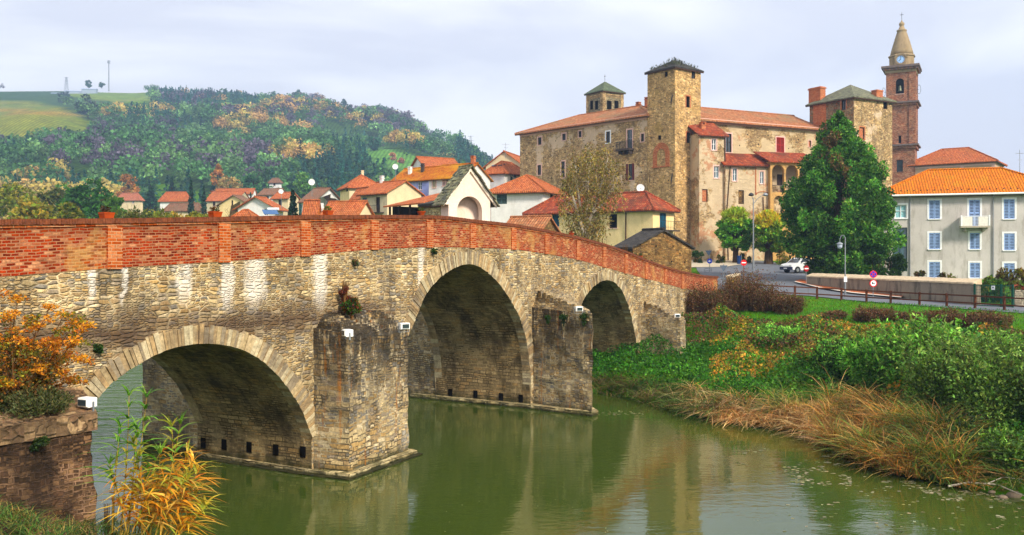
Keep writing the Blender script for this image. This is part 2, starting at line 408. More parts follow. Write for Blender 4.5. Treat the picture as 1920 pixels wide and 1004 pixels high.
# ================================================================ terrain
RB = [G(p, HC*FPX/(q-CY)) for p, q in ((1118,737),(1160,744),(1200,753),(1290,778),(1400,797),(1500,810),(1560,838),(1650,884),(1760,906),(1920,940))]
RB = [(-330,170),(-150,112),(-60,73),(-20,55),(-4,46)]+RB+[(12,16),(16,5),(20,-40)]
_la = BF.w(-8.0, -1.9)
LB = [(-400,150),(-150,92),(-70,62),BF.w(-6.6,10)[:2],BF.w(-6.8,0)[:2],_la[:2],(-7.4,17.6),(-6.3,16.4),(-5.2,14),(-4.2,10),(-3.2,5),(-2.0,0),(0,-40)]
def sdist(x, y, poly, sgn):
    best = np.full(x.shape, 1e9); s = np.ones(x.shape)
    for (x0, y0), (x1, y1) in zip(poly[:-1], poly[1:]):
        dx, dy = x1-x0, y1-y0; L = dx*dx+dy*dy
        tt = np.clip(((x-x0)*dx+(y-y0)*dy)/L, 0, 1)
        d = np.hypot(x-x0-tt*dx, y-y0-tt*dy)
        cr_ = dx*(y-y0)-dy*(x-x0)
        m = d < best-1e-9; best = np.where(m, d, best); s = np.where(m, np.sign(cr_), s)
    return best*s*sgn
def sstep(a, b, v):
    q = np.clip((v-a)/(b-a), 0, 1); return q*q*(3-2*q)
def vnoise(x, y, sc_, seed=0):
    # cheap smooth value noise
    xs, ys = x/sc_+seed*17.3, y/sc_+seed*7.7
    xi, yi = np.floor(xs).astype(int), np.floor(ys).astype(int); fx, fy = xs-xi, ys-yi
    fx, fy = fx*fx*(3-2*fx), fy*fy*(3-2*fy)
    def h(i, j):
        q = np.sin(i*127.1+j*311.7+seed*74.7)*43758.5453; return q-np.floor(q)
    return (h(xi,yi)*(1-fx)+h(xi+1,yi)*fx)*(1-fy)+(h(xi,yi+1)*(1-fx)+h(xi+1,yi+1)*fx)*fy
SKY = [(-600,190),(-250,172),(0,166),(115,165),(163,167),(257,169),(271,168),(305,176),(373,181),(480,188),(560,187),(600,192),(662,212),(701,208),(766,222),(792,248),(829,272),(871,279),(886,300),(907,315),(950,345),(1010,372),(1200,400),(1500,420),(2600,430)]
def hills(x, y):
    k = x/np.maximum(y, 1)*FPX+CX
    ys = np.interp(k, [a for a, b in SKY], [b for a, b in SKY])
    Yr = 980.0+vnoise(x, y, 150, 3)*30
    zr = HC+(CY-ys)/FPX*980
    q = np.clip((y-290)/(Yr-290), 0, 1.0)
    prof = q**.93
    z = 9+(zr-9)*prof
    z += (vnoise(x, y, 90, 1)-.5)*26*np.sin(np.pi*np.clip(q, 0, 1))+(vnoise(x, y, 40, 2)-.5)*9*np.sin(np.pi*np.clip(q, 0, 1))
    return np.where(y > Yr, z-(y-Yr)*.25, z)
def height(x, y):
    x = np.asarray(x, float); y = np.asarray(y, float)
    dr = sdist(x, y, RB, 1.0); dl = sdist(x, y, LB, -1.0)
    zt = np.interp(y, [0,55,62,75,88,95,100,108,130], [3.3,3.3,3.45,3.9,4.45,4.75,5.3,5.7,6.6])
    zt = zt+.55*np.exp(-((x-13.8)**2+(y-60.5)**2)/30)
    right = np.interp(dr, [-3, -.6, 0, 1.2, 6, 12, 18, 24, 30], [-1.4, -.5, 0, .35, 1.0, 2.2, 3.1, 3.45, 3.45])
    right = np.where(dr > 6, 1.0+(right-1.0)/(3.45-1.0)*(zt-1.0), right)
    near = sstep(60, 20, y)
    lz = np.interp(dl, [-3, -.6, 0, .6, 3, 9, 30], [-1.4, -.5, 0, .25, .8, 1.6, 5.0])
    lz = lz+sstep(5, 1, y)*sstep(0, 2.5, dl)*3.6
    lz = np.where(y > 34, np.interp(dl, [-3, -.6, 0, 1.2, 12, 40], [-1.4, -.5, 0, .4, 4.0, 7.0]), lz)
    z = np.maximum(right, lz)
    land = np.clip(np.maximum(dr, dl)/3, 0, 1)
    z = z+land*((vnoise(x, y, 3.1, 5)-.5)*.22*(1-sstep(14, 18, dr)*(y < 130)))
    far = sstep(180, 280, y)
    return z*(1-far)+far*np.where(y > 290, hills(x, y), 9.0)
def H1(x, y): return float(height(np.array([x]), np.array([y]))[0])

def grid(name, xs, ys, mat, kind='structure', col=None, zoff=0):
    X, Y = np.meshgrid(xs, ys); Z = height(X.ravel(), Y.ravel()).reshape(X.shape)+zoff
    nx, ny = len(xs), len(ys)
    co = np.stack([X, Y, Z], -1).reshape(-1, 3)
    i = np.arange((ny-1)*(nx-1)); a = (i//(nx-1))*nx+i % (nx-1)
    F_ = np.stack([a, a+1, a+nx+1, a+nx], 1)
    me = bpy.data.meshes.new(name); me.vertices.add(len(co)); me.vertices.foreach_set('co', co.astype(np.float32).ravel())
    me.loops.add(F_.size); me.loops.foreach_set('vertex_index', F_.astype(np.int32).ravel())
    me.polygons.add(len(F_)); me.polygons.foreach_set('loop_start', np.arange(0, F_.size, 4, dtype=np.int32))
    try: me.polygons.foreach_set('loop_total', np.full(len(F_), 4, dtype=np.int32))
    except Exception: pass
    me.update(calc_edges=True); me.polygons.foreach_set('use_smooth', [True]*len(F_)); me.materials.append(mat)
    if col is not None:
        at = me.attributes.new('tint', 'FLOAT_COLOR', 'POINT'); at.data.foreach_set('color', col(co).astype(np.float32).ravel())
    o = bpy.data.objects.new(name, me); C.objects.link(o); o['kind'] = kind
    return o

def m_ground():
    N = NT('ground_soil_grass'); ob = N.obj()
    n1 = N.noise(ob, .35, 6, .65); n2 = N.noise(ob, 4, 5, .7); n3 = N.noise(ob, 25, 3, .7)
    g = N.ramp(n1, [(.3, (.05,.16,.012)), (.5, (.085,.22,.018)), (.68, (.16,.22,.035))])
    g = N.mix(N.ramp(n2, [(.45, 0.0), (.7, 1.0)]), g, (.12,.10,.03))
    g = N.mix(1.0, g, N.ramp(n3, [(.2, .6), (.8, 1.4)]), 'MULTIPLY')
    return N.out(g, .95, n3, .8, .06, spec=.1)
M_GROUND = m_ground()
grid('ground', np.r_[np.arange(-420, -60, 9), np.arange(-60, 62, .8), np.arange(62, 180, 3), np.arange(180, 520, 10)],
     np.r_[np.arange(-30, -4, 2), np.arange(-4, 72, .8), np.arange(72, 160, 2.5), np.arange(160, 385, 8)], M_GROUND)

# field patches on the hill: plan masks found from where they show
def pxy(x, y, z):
    return CX+FPX*x/y, CY-FPX*(z-HC)/y
def in_poly(px, py, poly):
    c = np.zeros(px.shape, bool); n = len(poly)
    for i in range(n):
        x0, y0 = poly[i]; x1, y1 = poly[(i+1) % n]
        m = ((y0 > py) != (y1 > py)) & (px < (x1-x0)*(py-y0)/(y1-y0+1e-9)+x0); c ^= m
    return c
VINE = [(-260,182),(-60,188),(60,190),(120,205),(160,224),(190,236),(160,246),(100,244),(50,254),(-60,256),(-260,250)]
MEAD = [(150,160),(262,162),(288,186),(270,194),(215,191),(165,186),(125,180)]
TOPF = [(-300,158),(0,161),(118,160),(110,168),(40,172),(-300,172)]
PAST = [(690,277),(720,277),(775,292),(800,300),(860,312),(860,345),(760,325),(700,300),(672,285)]
def hill_tint(co):
    px, py = pxy(co[:,0], co[:,1], co[:,2]); n = len(co)
    nz_ = vnoise(co[:,0], co[:,1], 22, 9); n2_ = vnoise(co[:,0], co[:,1], 8, 4)
    c = np.tile([.07,.12,.035], (n, 1)).astype(float)
    def put(m, a, b):
        f = (nz_*.6+n2_*.4)[:, None]; c[m] = (np.array(a)*(1-f)+np.array(b)*f)[m]
    put(in_poly(px, py, VINE), (.13,.20,.04), (.28,.25,.06)); st_ = in_poly(px, py, VINE) & (np.abs(py-205-px*.05-6*n2_) < 4); put(st_, (.32,.26,.06), (.30,.22,.07))
    put(in_poly(px, py, MEAD), (.16,.26,.05), (.24,.26,.07))
    put(in_poly(px, py, TOPF), (.14,.20,.05), (.2,.22,.06))
    put(in_poly(px, py, PAST), (.12,.24,.07), (.18,.30,.09))
    return np.c_[c, np.ones(n)]
def m_hill():
    N = NT('hill_fields'); a = N.n('Attribute'); a.attribute_name = 'tint'; ob = N.obj()
    n = N.noise(ob, .12, 6, .7); wv = N.n('TexWave', wave_type='BANDS'); N.put(wv.inputs['Vector'], N.scale(ob, (.25, .25, .9))); wv.inputs['Scale'].default_value = .55; wv.inputs['Distortion'].default_value = 2.5
    c = N.mix(1.0, a.outputs['Color'], N.ramp(n, [(.3, .65), (.7, 1.3)]), 'MULTIPLY')
    c = N.mix(1.0, c, N.ramp(wv.outputs[1], [(.2, .72), (.8, 1.12)]), 'MULTIPLY')
    return N.out(c, .95, n, .5, .6, spec=.05)
grid('hills', np.linspace(-1000, 1100, 230), np.arange(372, 1106, 6), m_hill(), col=hill_tint)

# ================================================================ water
def m_water():
    N = NT('river_water'); ob = N.obj()
    sx = N.n('SeparateXYZ'); N.put(sx.inputs[0], ob)
    # wind-ruffled and calm areas of the surface
    rot = N.n('Mapping'); N.put(rot.inputs[0], ob); rot.inputs['Rotation'].default_value = (0, 0, R(-30)); rot.inputs['Scale'].default_value = (1, 2.3, 1)
    n1 = N.noise(rot.outputs[0], 2.3, 3, .55); n2 = N.noise(rot.outputs[0], .55, 2, .5); n3 = N.noise(rot.outputs[0], 8, 2, .5)
    calm = N.ramp(N.noise(ob, .09, 3, .5), [(.38, .25), (.62, 1.0)])
    h = N.math('ADD', N.math('MULTIPLY', n1, 1.0), N.math('MULTIPLY', n3, .12))
    h = N.math('MULTIPLY', h, calm)
    # the shallow riffle downstream of the bridge is rougher
    df = N.math('ADD', N.math('MULTIPLY', sx.outputs[0], -.8686), N.math('MULTIPLY', sx.outputs[1], .4956))
    rif = N.ramp(N.math('DIVIDE', N.math('SUBTRACT', df, 23.0), 9.0, clamp=True), [(0, 0.0), (.6, 1.0)])
    h = N.math('MULTIPLY', h, N.math('ADD', 1.0, N.math('MULTIPLY', rif, 5.0)))
    h = N.math('ADD', h, N.math('MULTIPLY', n2, N.math('ADD', .8, N.math('MULTIPLY', rif, 22.0))))
    n4 = N.noise(N.scale(rot.outputs[0], (1, 1.6, 1)), 1.15, 2, .5); h = N.math('ADD', h, N.math('MULTIPLY', n4, N.math('MULTIPLY', rif, 9.0)))
    c = N.mix(N.noise(ob, .15, 3, .5), (.034,.058,.008), (.050,.074,.012))
    p = N.n('BsdfPrincipled'); N.put(p.inputs['Base Color'], c); N.put(p.inputs['Roughness'], N.math('ADD', .03, N.math('MULTIPLY', rif, .12))); p.inputs['IOR'].default_value = 1.333
    N.put(p.inputs['Specular IOR Level'], N.math('ADD', .68, N.math('MULTIPLY', rif, .3)))
    b = N.n('Bump'); b.inputs['Strength'].default_value = .28; b.inputs['Distance'].default_value = .028; N.put(b.inputs['Height'], h); N.put(p.inputs['Normal'], b.outputs[0])
    o = N.n('OutputMaterial'); N.put(o.inputs[0], p.outputs[0]); return N.m
m = MB(); m.face([(-420,-35,0),(60,-35,0),(60,180,0),(-420,180,0)])
wt = m.build('river_water', m_water()); wt['kind'] = 'structure'

# ================================================================ haze
def m_haze():
    N = NT('haze_air'); v = N.n('VolumePrincipled'); v.inputs['Color'].default_value = (.45, .66, 1.0, 1); v.inputs['Density'].default_value = HAZE; v.inputs['Anisotropy'].default_value = .2
    try: v.inputs['Density Attribute'].default_value = ''; v.inputs['Temperature Attribute'].default_value = ''; v.inputs['Color Attribute'].default_value = ''
    except Exception: pass
    o = N.n('OutputMaterial'); N.put(o.inputs[1], v.outputs[0])
    try: N.m.cycles.homogeneous_volume = True
    except Exception: pass
    return N.m
if HAZE > 0:
    m = MB(); m.box(-1020, 1120, -60, 1115, -110, 232); hz = m.build('haze', m_haze()); hz['kind'] = 'stuff'; hz['label'] = 'thin blue autumn haze over the valley'
# ================================================================ bridge
STONES = [(.49,.39,.25),(.41,.32,.21),(.59,.49,.33),(.36,.31,.25),(.47,.35,.20),(.31,.29,.26),(.55,.46,.31),(.63,.55,.41),(.37,.28,.18)]
MORT = (.68,.57,.39)
def px_u(px): return BF.front(px, 500)[0]
STREAKS = [(172,14,.9),(232,8,.9),(345,24,.8),(426,17,1.15),(478,30,.95),(600,17,1.1),(790,7,1.0)]
def streak_extra(N, c, uv, ob):
    s = N.n('SeparateXYZ'); N.put(s.inputs[0], uv); u, v = s.outputs[0], s.outputs[1]
    wob = N.noise(N.scale(uv, (3.2, 1.3, 1)), 1.6, 5, .75)
    tot = None; u = N.math('ADD', u, N.math('MULTIPLY', N.math('SUBTRACT', N.noise(N.scale(uv, (1.5, 1, 1)), 2.2, 4, .7), .5), .55))
    for px, hw, a in STREAKS:
        uc = px_u(px); hu = abs(px_u(px+hw)-uc)
        ztop = BF.front(px, 492)[1]; zlo = BF.front(px, 600)[1]
        f = N.math('SUBTRACT', 1.25, N.math('DIVIDE', N.math('ABSOLUTE', N.math('SUBTRACT', u, uc)), hu))
        g = N.math('DIVIDE', N.math('SUBTRACT', v, N.math('ADD', zlo-.75, N.math('MULTIPLY', wob, 1.1))), .9, clamp=True)
        f = N.math('MULTIPLY', N.math('MULTIPLY', N.math('MINIMUM', N.math('MAXIMUM', f, 0), 1), g), a)
        tot = f if tot is None else N.math('MAXIMUM', tot, f)
    mk = N.math('MULTIPLY', N.math('SUBTRACT', N.math('ADD', tot, N.math('MULTIPLY', wob, 1.5)), 1.12), 2.0, clamp=True)
    mk = N.math('MULTIPLY', mk, N.math('MINIMUM', N.math('MULTIPLY', tot, 4), 1))
    c = N.mix(N.math('MULTIPLY', mk, .68), c, (.72,.68,.62))
    # dark damp crust along a band over the first arch and the pier tops, by its own ragged shape
    bn = N.noise(N.scale(ob, (.35, .35, 1.4)), 1.2, 6, .75)
    vb = N.math('SUBTRACT', 1.0, N.math('DIVIDE', N.math('ABSOLUTE', N.math('SUBTRACT', v, 4.5)), .72))
    near = N.math('DIVIDE', N.math('SUBTRACT', 5.5, u), 3.0, clamp=True)
    k = N.math('MULTIPLY', N.math('MULTIPLY', N.math('MAXIMUM', vb, 0), near), N.ramp(bn, [(.30, .35), (.48, 1.0)]))
    return N.mix(N.math('MULTIPLY', k, .85), c, (.11,.075,.055))
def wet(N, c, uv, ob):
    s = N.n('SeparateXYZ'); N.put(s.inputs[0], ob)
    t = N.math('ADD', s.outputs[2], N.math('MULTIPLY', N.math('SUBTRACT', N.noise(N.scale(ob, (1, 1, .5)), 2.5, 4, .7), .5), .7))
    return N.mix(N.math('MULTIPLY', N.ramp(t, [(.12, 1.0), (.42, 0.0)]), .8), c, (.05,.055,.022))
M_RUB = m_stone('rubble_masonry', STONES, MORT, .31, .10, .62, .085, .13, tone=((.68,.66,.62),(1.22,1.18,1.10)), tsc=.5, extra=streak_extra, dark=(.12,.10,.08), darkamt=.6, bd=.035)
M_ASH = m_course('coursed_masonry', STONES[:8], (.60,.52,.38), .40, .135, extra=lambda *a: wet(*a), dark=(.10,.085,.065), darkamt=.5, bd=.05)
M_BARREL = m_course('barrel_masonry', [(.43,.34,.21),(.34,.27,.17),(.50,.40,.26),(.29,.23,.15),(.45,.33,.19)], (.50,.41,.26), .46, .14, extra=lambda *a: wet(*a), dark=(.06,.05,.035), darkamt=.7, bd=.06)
def dark_pier(N, c, uv, ob):
    c = wet(N, c, uv, ob)
    s = N.n('SeparateXYZ'); N.put(s.inputs[0], ob); z = s.outputs[2]
    n = N.noise(N.scale(ob, (2.2, 2.2, .4)), 1.5, 6, .75)
    g = N.math('DIVIDE', N.math('SUBTRACT', z, 1.2), 2.6, clamp=True)
    k = N.math('MULTIPLY', N.ramp(n, [(.38, 0.0), (.50, 1.0)]), N.math('ADD', .12, N.math('MULTIPLY', g, .88)))
    c = N.mix(N.math('MULTIPLY', k, .85), c, (.05,.042,.034))
    o = N.ramp(N.noise(N.scale(ob, (3, 3, .25)), 1.1, 4, .7), [(.6, 0.0), (.68, 1.0)])
    return N.mix(N.math('MULTIPLY', o, .5), c, (.42,.18,.05))
M_PIER = m_course('pier_masonry', STONES[:8], (.60,.52,.38), .42, .15, extra=dark_pier, bd=.06)
M_ABUT = m_course('abutment_masonry', [(.20,.13,.09),(.15,.10,.07),(.26,.18,.12),(.12,.085,.06),(.30,.21,.14)], (.34,.23,.16), .34, .13, .12, .02, tone=((.55,.55,.55),(1.25,1.15,1.05)), dark=(.035,.026,.02), darkamt=.75, bd=.06)
M_FOOT = m_stone('footing_stone', [(.48,.42,.28),(.40,.34,.22),(.52,.46,.32)], (.3,.26,.17), 1.0, .28, .5, .05, .1, extra=lambda N, c, uv, ob: N.mix(N.math('MULTIPLY', N.ramp(N.math('ADD', N.n('SeparateXYZ', Vector=ob).outputs[2], N.math('MULTIPLY', N.noise(ob, 3, 4, .7), .12)), [(.10, 1.0), (.17, 0.0)]), .9), c, (.035,.038,.015)), dark=(.08,.09,.03), darkamt=.7)
def brick_extra(N, c, uv, ob):
    n = N.noise(N.warp(ob, 1.5, .6), .5, 5, .7)
    c = N.mix(N.math('MULTIPLY', N.ramp(n, [(.53, 0.0), (.63, 1.0)]), .5), c, (.52,.36,.17))
    s = N.n('SeparateXYZ'); N.put(s.inputs[0], uv)
    dk = N.ramp(N.noise(N.scale(uv, (1.2, 4, 1)), 1.5, 5, .7), [(.56, 0.0), (.68, 1.0)])
    c = N.mix(N.math('MULTIPLY', dk, .5), c, (.10,.04,.025)); vt = N.math('DIVIDE', N.math('SUBTRACT', s.outputs[1], .72), .25, clamp=True)
    return N.mix(N.math('MULTIPLY', vt, N.math('MULTIPLY', n, .9)), c, (.12,.06,.035))
M_BRICK = m_brick('parapet_brick', [(.20,.05,.028),(.34,.065,.03),(.42,.09,.04),(.34,.12,.07),(.56,.34,.22),(.27,.055,.028)], (.38,.23,.15), .18, .066, .055, extra=brick_extra, ms=.011, big=((.62,.58,.55),(1.12,1.08,1.05)), tsc=.9)
M_BRICKP = m_brick('pilaster_brick', [(.34,.10,.05),(.44,.15,.07),(.52,.27,.16)], (.48,.33,.22), .25, .075, .01)
M_COP = m_flat('coping_brick', (.20,.085,.05), .9, .5, sc=9)
def m_vous():
    N = NT('voussoir_stone'); ob = N.obj(); g = N.n('NewGeometry')
    c = N.even(g.outputs['Random Per Island'], [(.42,.34,.22),(.48,.39,.26),(.36,.28,.18),(.52,.45,.32),(.44,.33,.20),(.32,.27,.20),(.48,.42,.30)])
    f = N.noise(ob, 9, 5, .7); c = N.mix(1.0, c, N.ramp(f, [(.25, .6), (.75, 1.3)]), 'MULTIPLY')
    d = N.noise(ob, 1.1, 6, .7); c = N.mix(N.math('MULTIPLY', N.ramp(d, [(.5, 0.0), (.62, 1.0)]), .6), c, (.15,.12,.09))
    return N.out(c, .9, f, .8, .03, spec=.15)
M_VOUS = m_vous()

def parr(lst, frame=BF, y=0): return [frame.front(a, b, y) for a, b in lst]
ARCH1 = parr([(199,722),(203,719),(237,695),(264,677),(305,654),(339,645),(386,641),(434,647),(480,665),(504,685),(528,711),(548,739),(566,769),(579,797),(585,823)])
ARCH2 = parr([(786,561),(798,546),(820,521),(843,505),(864,495),(880,491.5),(904,502),(923,518),(942,540),(960.5,569),(976,600),(987,640),(993,685),(995,746)])
ARCH3 = parr([(1085,576),(1097,552),(1115,533.5),(1128,525),(1137,522.5),(1154,530),(1167,546.5),(1175,565),(1182,588),(1189,622),(1195,655),(1199.5,690)])
def mirror_left(A, uc):
    "complete the hidden springing on the near side by symmetry about the crown"
    first = A[0]; ext = [(2*uc-u, z) for u, z in A[::-1] if z < first[1]-.05 and u > uc]
    k = first[0]-min(ext, key=lambda q: -q[1])[0] if ext else 0
    return sorted([(u+k*.5, z) for u, z in ext], key=lambda q: q[1])+A
c1 = px_u(392); c2 = px_u(880); c3 = px_u(1137)
A1 = [(-7.35, 2.2), (-7.25, 2.95), (-6.9, 3.3)]+[p for p in ARCH1[1:] if p[0] > -6.8]
A2 = mirror_left(ARCH2, c2); A3 = mirror_left(ARCH3, c3)
def closed(A, zb=-1.2): return [(A[0][0], zb)]+A+[(A[-1][0], zb)]
TOPB = parr([(-160,535),(0,519.6),(203,503.7),(419,491),(571,480),(701,467.6),(804,463.5),(900,465),(962,467.5),(1024,476),(1083,487),(1132,501),(1173,512.8),(1211,523),(1247,532),(1279,541),(1345,549)])
TOPP = parr([(-160,416),(0,412),(203,410),(419,407),(571,404),(701,403.5),(804,404),(840,406),(900,413.6),(962,420),(1024,431),(1083,444),(1132,457),(1173,471),(1211,487),(1247,500),(1279,509),(1320,516.7),(1345,518.5)])
U0, U1 = TOPB[0][0]-3, TOPB[-1][0]
zi = lambda T, u: float(np.interp(u, [a for a, b in T], [b for a, b in T]))
WF = lambda u: 4.75
br = thing('stone_bridge', 'old rubble stone bridge with three arches and a red brick parapet spanning the green river', 'bridge', BF)
outer = [(U0, -1.2)]
for A in (A1, A2, A3): outer += closed(A)
outer += [(U1, -1.2), (U1, TOPB[-1][1])]+[(u, z) for u, z in TOPB[::-1][1:]]+[(U0, TOPB[0][1])]
for w0, w1, nm in ((0.0, .5, 'spandrel_wall'), (WF(0)-.5, WF(0), 'spandrel_wall')):
    m = MB(); m.extr(outer, lambda a, b, d: (a, d, b), w0, w1); m.build(nm, M_RUB, br)
# barrels
def dense(A, step=.35):
    out = [A[0]]
    for a, b in zip(A[:-1], A[1:]):
        n = max(1, int(math.hypot(b[0]-a[0], b[1]-a[1])/step))
        out += [(a[0]+(b[0]-a[0])*i/n, a[1]+(b[1]-a[1])*i/n) for i in range(1, n+1)]
    return out
def smooth_pts(A, it=2):
    A = dense(A, .3)
    for _ in range(it): A = [A[0]]+[((A[i-1][0]+2*A[i][0]+A[i+1][0])/4, (A[i-1][1]+2*A[i][1]+A[i+1][1])/4) for i in range(1, len(A)-1)]+[A[-1]]
    return A
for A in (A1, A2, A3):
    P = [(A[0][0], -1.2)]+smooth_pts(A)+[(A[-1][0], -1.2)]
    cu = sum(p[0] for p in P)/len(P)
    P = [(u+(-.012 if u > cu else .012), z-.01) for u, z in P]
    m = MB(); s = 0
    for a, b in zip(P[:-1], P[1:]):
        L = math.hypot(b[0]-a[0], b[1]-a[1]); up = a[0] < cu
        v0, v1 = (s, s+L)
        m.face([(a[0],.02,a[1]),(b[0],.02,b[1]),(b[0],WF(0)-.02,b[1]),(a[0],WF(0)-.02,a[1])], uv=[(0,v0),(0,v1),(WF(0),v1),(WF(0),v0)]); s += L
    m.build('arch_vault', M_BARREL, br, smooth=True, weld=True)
# voussoir rings
def ring(A, thick, n, proud=.035, far=False):
    P = smooth_pts(A, 3); d = [0]
    for a, b in zip(P[:-1], P[1:]): d.append(d[-1]+math.hypot(b[0]-a[0], b[1]-a[1]))
    L = d[-1]; rr = random.Random(n)
    ip = lambda s: (float(np.interp(s, d, [p[0] for p in P])), float(np.interp(s, d, [p[1] for p in P])))
    def off(s, q):
        a, b = ip(max(0, s-.25)), ip(min(L, s+.25)); tx, tz = b[0]-a[0], b[1]-a[1]; h = math.hypot(tx, tz)
        p = ip(s); return (p[0]-tz/h*q, p[1]+tx/h*q)
    m = MB(); cuts = [0]
    while cuts[-1] < L: cuts.append(cuts[-1]+L/n*rr.uniform(.65, 1.4))
    cuts[-1] = L
    for s0, s1 in zip(cuts[:-1], cuts[1:]):
        if s1-s0 < .04: continue
        th = thick*rr.uniform(.86, 1.1); pr = proud+rr.uniform(-.02, .025); g = .007
        q = [off(s0+g, -.012), off(s1-g, -.012), off(s1-g, th), off(s0+g, th)]
        wa, wb = (-pr, .35) if not far else (WF(0)-.35, WF(0)+pr)
        a = [(x, wa, z) for x, z in q]; b = [(x, wb, z) for x, z in q]
        m.face(a); m.face(b[::-1])
        for i in range(4): j = (i+1) % 4; m.face([a[i], a[j], b[j], b[i]])
    m.build('arch_ring', M_VOUS, br)
for A, th, n in ((A1, .45, 84), (A2, .50, 140), (A3, .46, 104)):
    ring(A, th, n); ring(A, th, n//2, far=True)
# thin projecting hood course over the first arch
# piers with cutwaters (rough prisms)
def rough(m, amp=.03, step=.22, seed=1):
    "split faces into a grid and push them about a little"
    out = MB()
    for f, mi in zip(m.f, m.mi):
        P = [Vector(m.v[i]) for i in f]
        if len(P) != 4:
            out.face([tuple(p) for p in P], mi=mi); continue
        nu = max(1, int(max((P[1]-P[0]).length, (P[2]-P[3]).length)/step)); nv = max(1, int(max((P[3]-P[0]).length, (P[2]-P[1]).length)/step))
        def pt(i, j):
            a = P[0].lerp(P[1], i/nu); b = P[3].lerp(P[2], i/nu); p = a.lerp(b, j/nv)
            q = p*1.9+Vector((seed*3.1, 0, 0))
            d = Vector((mn.noise(q), mn.noise(q+Vector((9,0,0))), mn.noise(q+Vector((0,9,0)))*.6))
            q2 = p*5.0; d += .5*Vector((mn.noise(q2), mn.noise(q2+Vector((9,0,0))), mn.noise(q2+Vector((0,9,0)))))
            return p+d*amp
        G_ = [[pt(i, j) for j in range(nv+1)] for i in range(nu+1)]
        for i in range(nu):
            for j in range(nv): out.face([G_[i][j], G_[i+1][j], G_[i+1][j+1], G_[i][j+1]], mi=mi)
    return out
def local(px, py, z):
    "bridge-frame plan point of a pixel known to be at height z"
    Y = (HC-z)*FPX/(py-CY); X = (px-CX)/FPX*Y; dx, dy = X-BF.X, Y-BF.Y
    return dx*BF.c+dy*BF.s, -dx*BF.s+dy*BF.c
p1a, p1b = local(655, 893, .0), local(765, 852, .0)
p2a = local(1110, 779, 0)
PIERS = [
  ([(px_u(588)-.05, .3), (p1a[0]-.02, p1a[1]), (p1b[0], p1b[1]), (p1b[0]+.15, .3)], [4.25, 4.02, 3.98, 4.2], 4.6),
  ([(px_u(1001)-.08, .3), (p2a[0], p2a[1]), (p2a[0]+.35, p2a[1]+.15), (px_u(1085)+.3, .3)], [4.15, 3.97, 3.97, 4.1], 4.85),
  ([(px_u(1203)-.05, .3), (25.15, -2.3), (25.9, -2.35), (31.0, .3)], [3.3, 2.95, 2.9, 3.1], 3.9),
]
PIERW = [(px_u(585), c2-(px_u(995)-c2)), (px_u(995), 2*c3-px_u(1200)), (px_u(1200), 33)]
for i, (pl, zt, zc) in enumerate(PIERS):
    m = MB(); m.prism(pl, -1.2, zt); rough(m, .07, .2, i).build('cutwater', M_PIER if i < 2 else M_ASH, br)
    # sloping rubble weathering that leans on the spandrel wall
    m = MB(); ns = 8
    base = [(p[0], p[1]) for p in pl]
    for k in range(ns):
        f0 = k/ns; sh = lambda p, f: (p[0]+(base[0][0]*.5+base[-1][0]*.5-p[0])*f*.25, min(.3, p[1]*(1-f)))
        z0 = min(zt)+(zc-min(zt))*(k/ns)**.8-.25; z1 = min(zt)+(zc-min(zt))*((k+1)/ns)**.8-.02
        fr_ = (k+.35)/(ns+.2)
        m.prism([sh(p, fr_) for p in base], z0, z1)
    rough(m, .08, .16, i+5).build('weathering_course', M_PIER if i == 0 else M_ASH, br)
    # downstream cutwater, mirrored
    a, b = PIERW[i]
    m = MB(); W = WF(0)
    m.prism([(a+.02, W-.3), (a+.1 if i else a+.25, W+2.9), (b-.6, W+2.2), (b-.1, W-.3)], -1.2, 4.6 if i else 4.1); rough(m, .05, .3, i+20).build('cutwater', M_ASH, br)
# footings
def footing(poly, z, nm='footing'):
    m = MB(); m.prism(poly, -1.2, z); rough(m, .07, .22, 3).build(nm, M_FOOT, br)
a1, b1 = PIERW[0]; a2, b2 = PIERW[1]
o = .28
footing([(a1-.12, WF(0)+.2), (a1-.16, .4), (p1a[0]-.30, p1a[1]-.22), (p1b[0]+.1, p1b[1]-o), (b1+.2, 0), (b1+.2, WF(0)+.2)], .13)
footing([(a2-.3, WF(0)+1.2), (a2-.3, .2), (p2a[0]-.3, p2a[1]-.12), (p2a[0]+.3, p2a[1]-.12), (b2+.2, 0), (b2+.2, WF(0)+1)], .16)
m = MB()   # second, drowned step
m.prism([(a1-.3, WF(0)+.2), (a1-.32, .4), (p1a[0]-.44, p1a[1]-.36), (p1b[0]+.2, p1b[1]-.45), (b1+.3, 0), (b1+.3, WF(0)+.2)], -1.2, .03)
rough(m, .05, .3, 8).build('footing', M_FOOT, br)
# beam holes in the pier faces
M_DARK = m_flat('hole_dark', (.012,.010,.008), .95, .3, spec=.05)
def holes(u, pxs):
    for px, py in pxs:
        v, z = BF.side(px, py, u)
        m = MB(); m.box(u-.035, u+.02, v-.10, v+.10, z-.17, z+.15); m.build('beam_hole', M_DARK, br)
holes(a1, [(382,830),(421,833),(468,838),(518,843),(569,847)])
holes(a2, [(845,736),(892,739),(940,744),(977,747)])
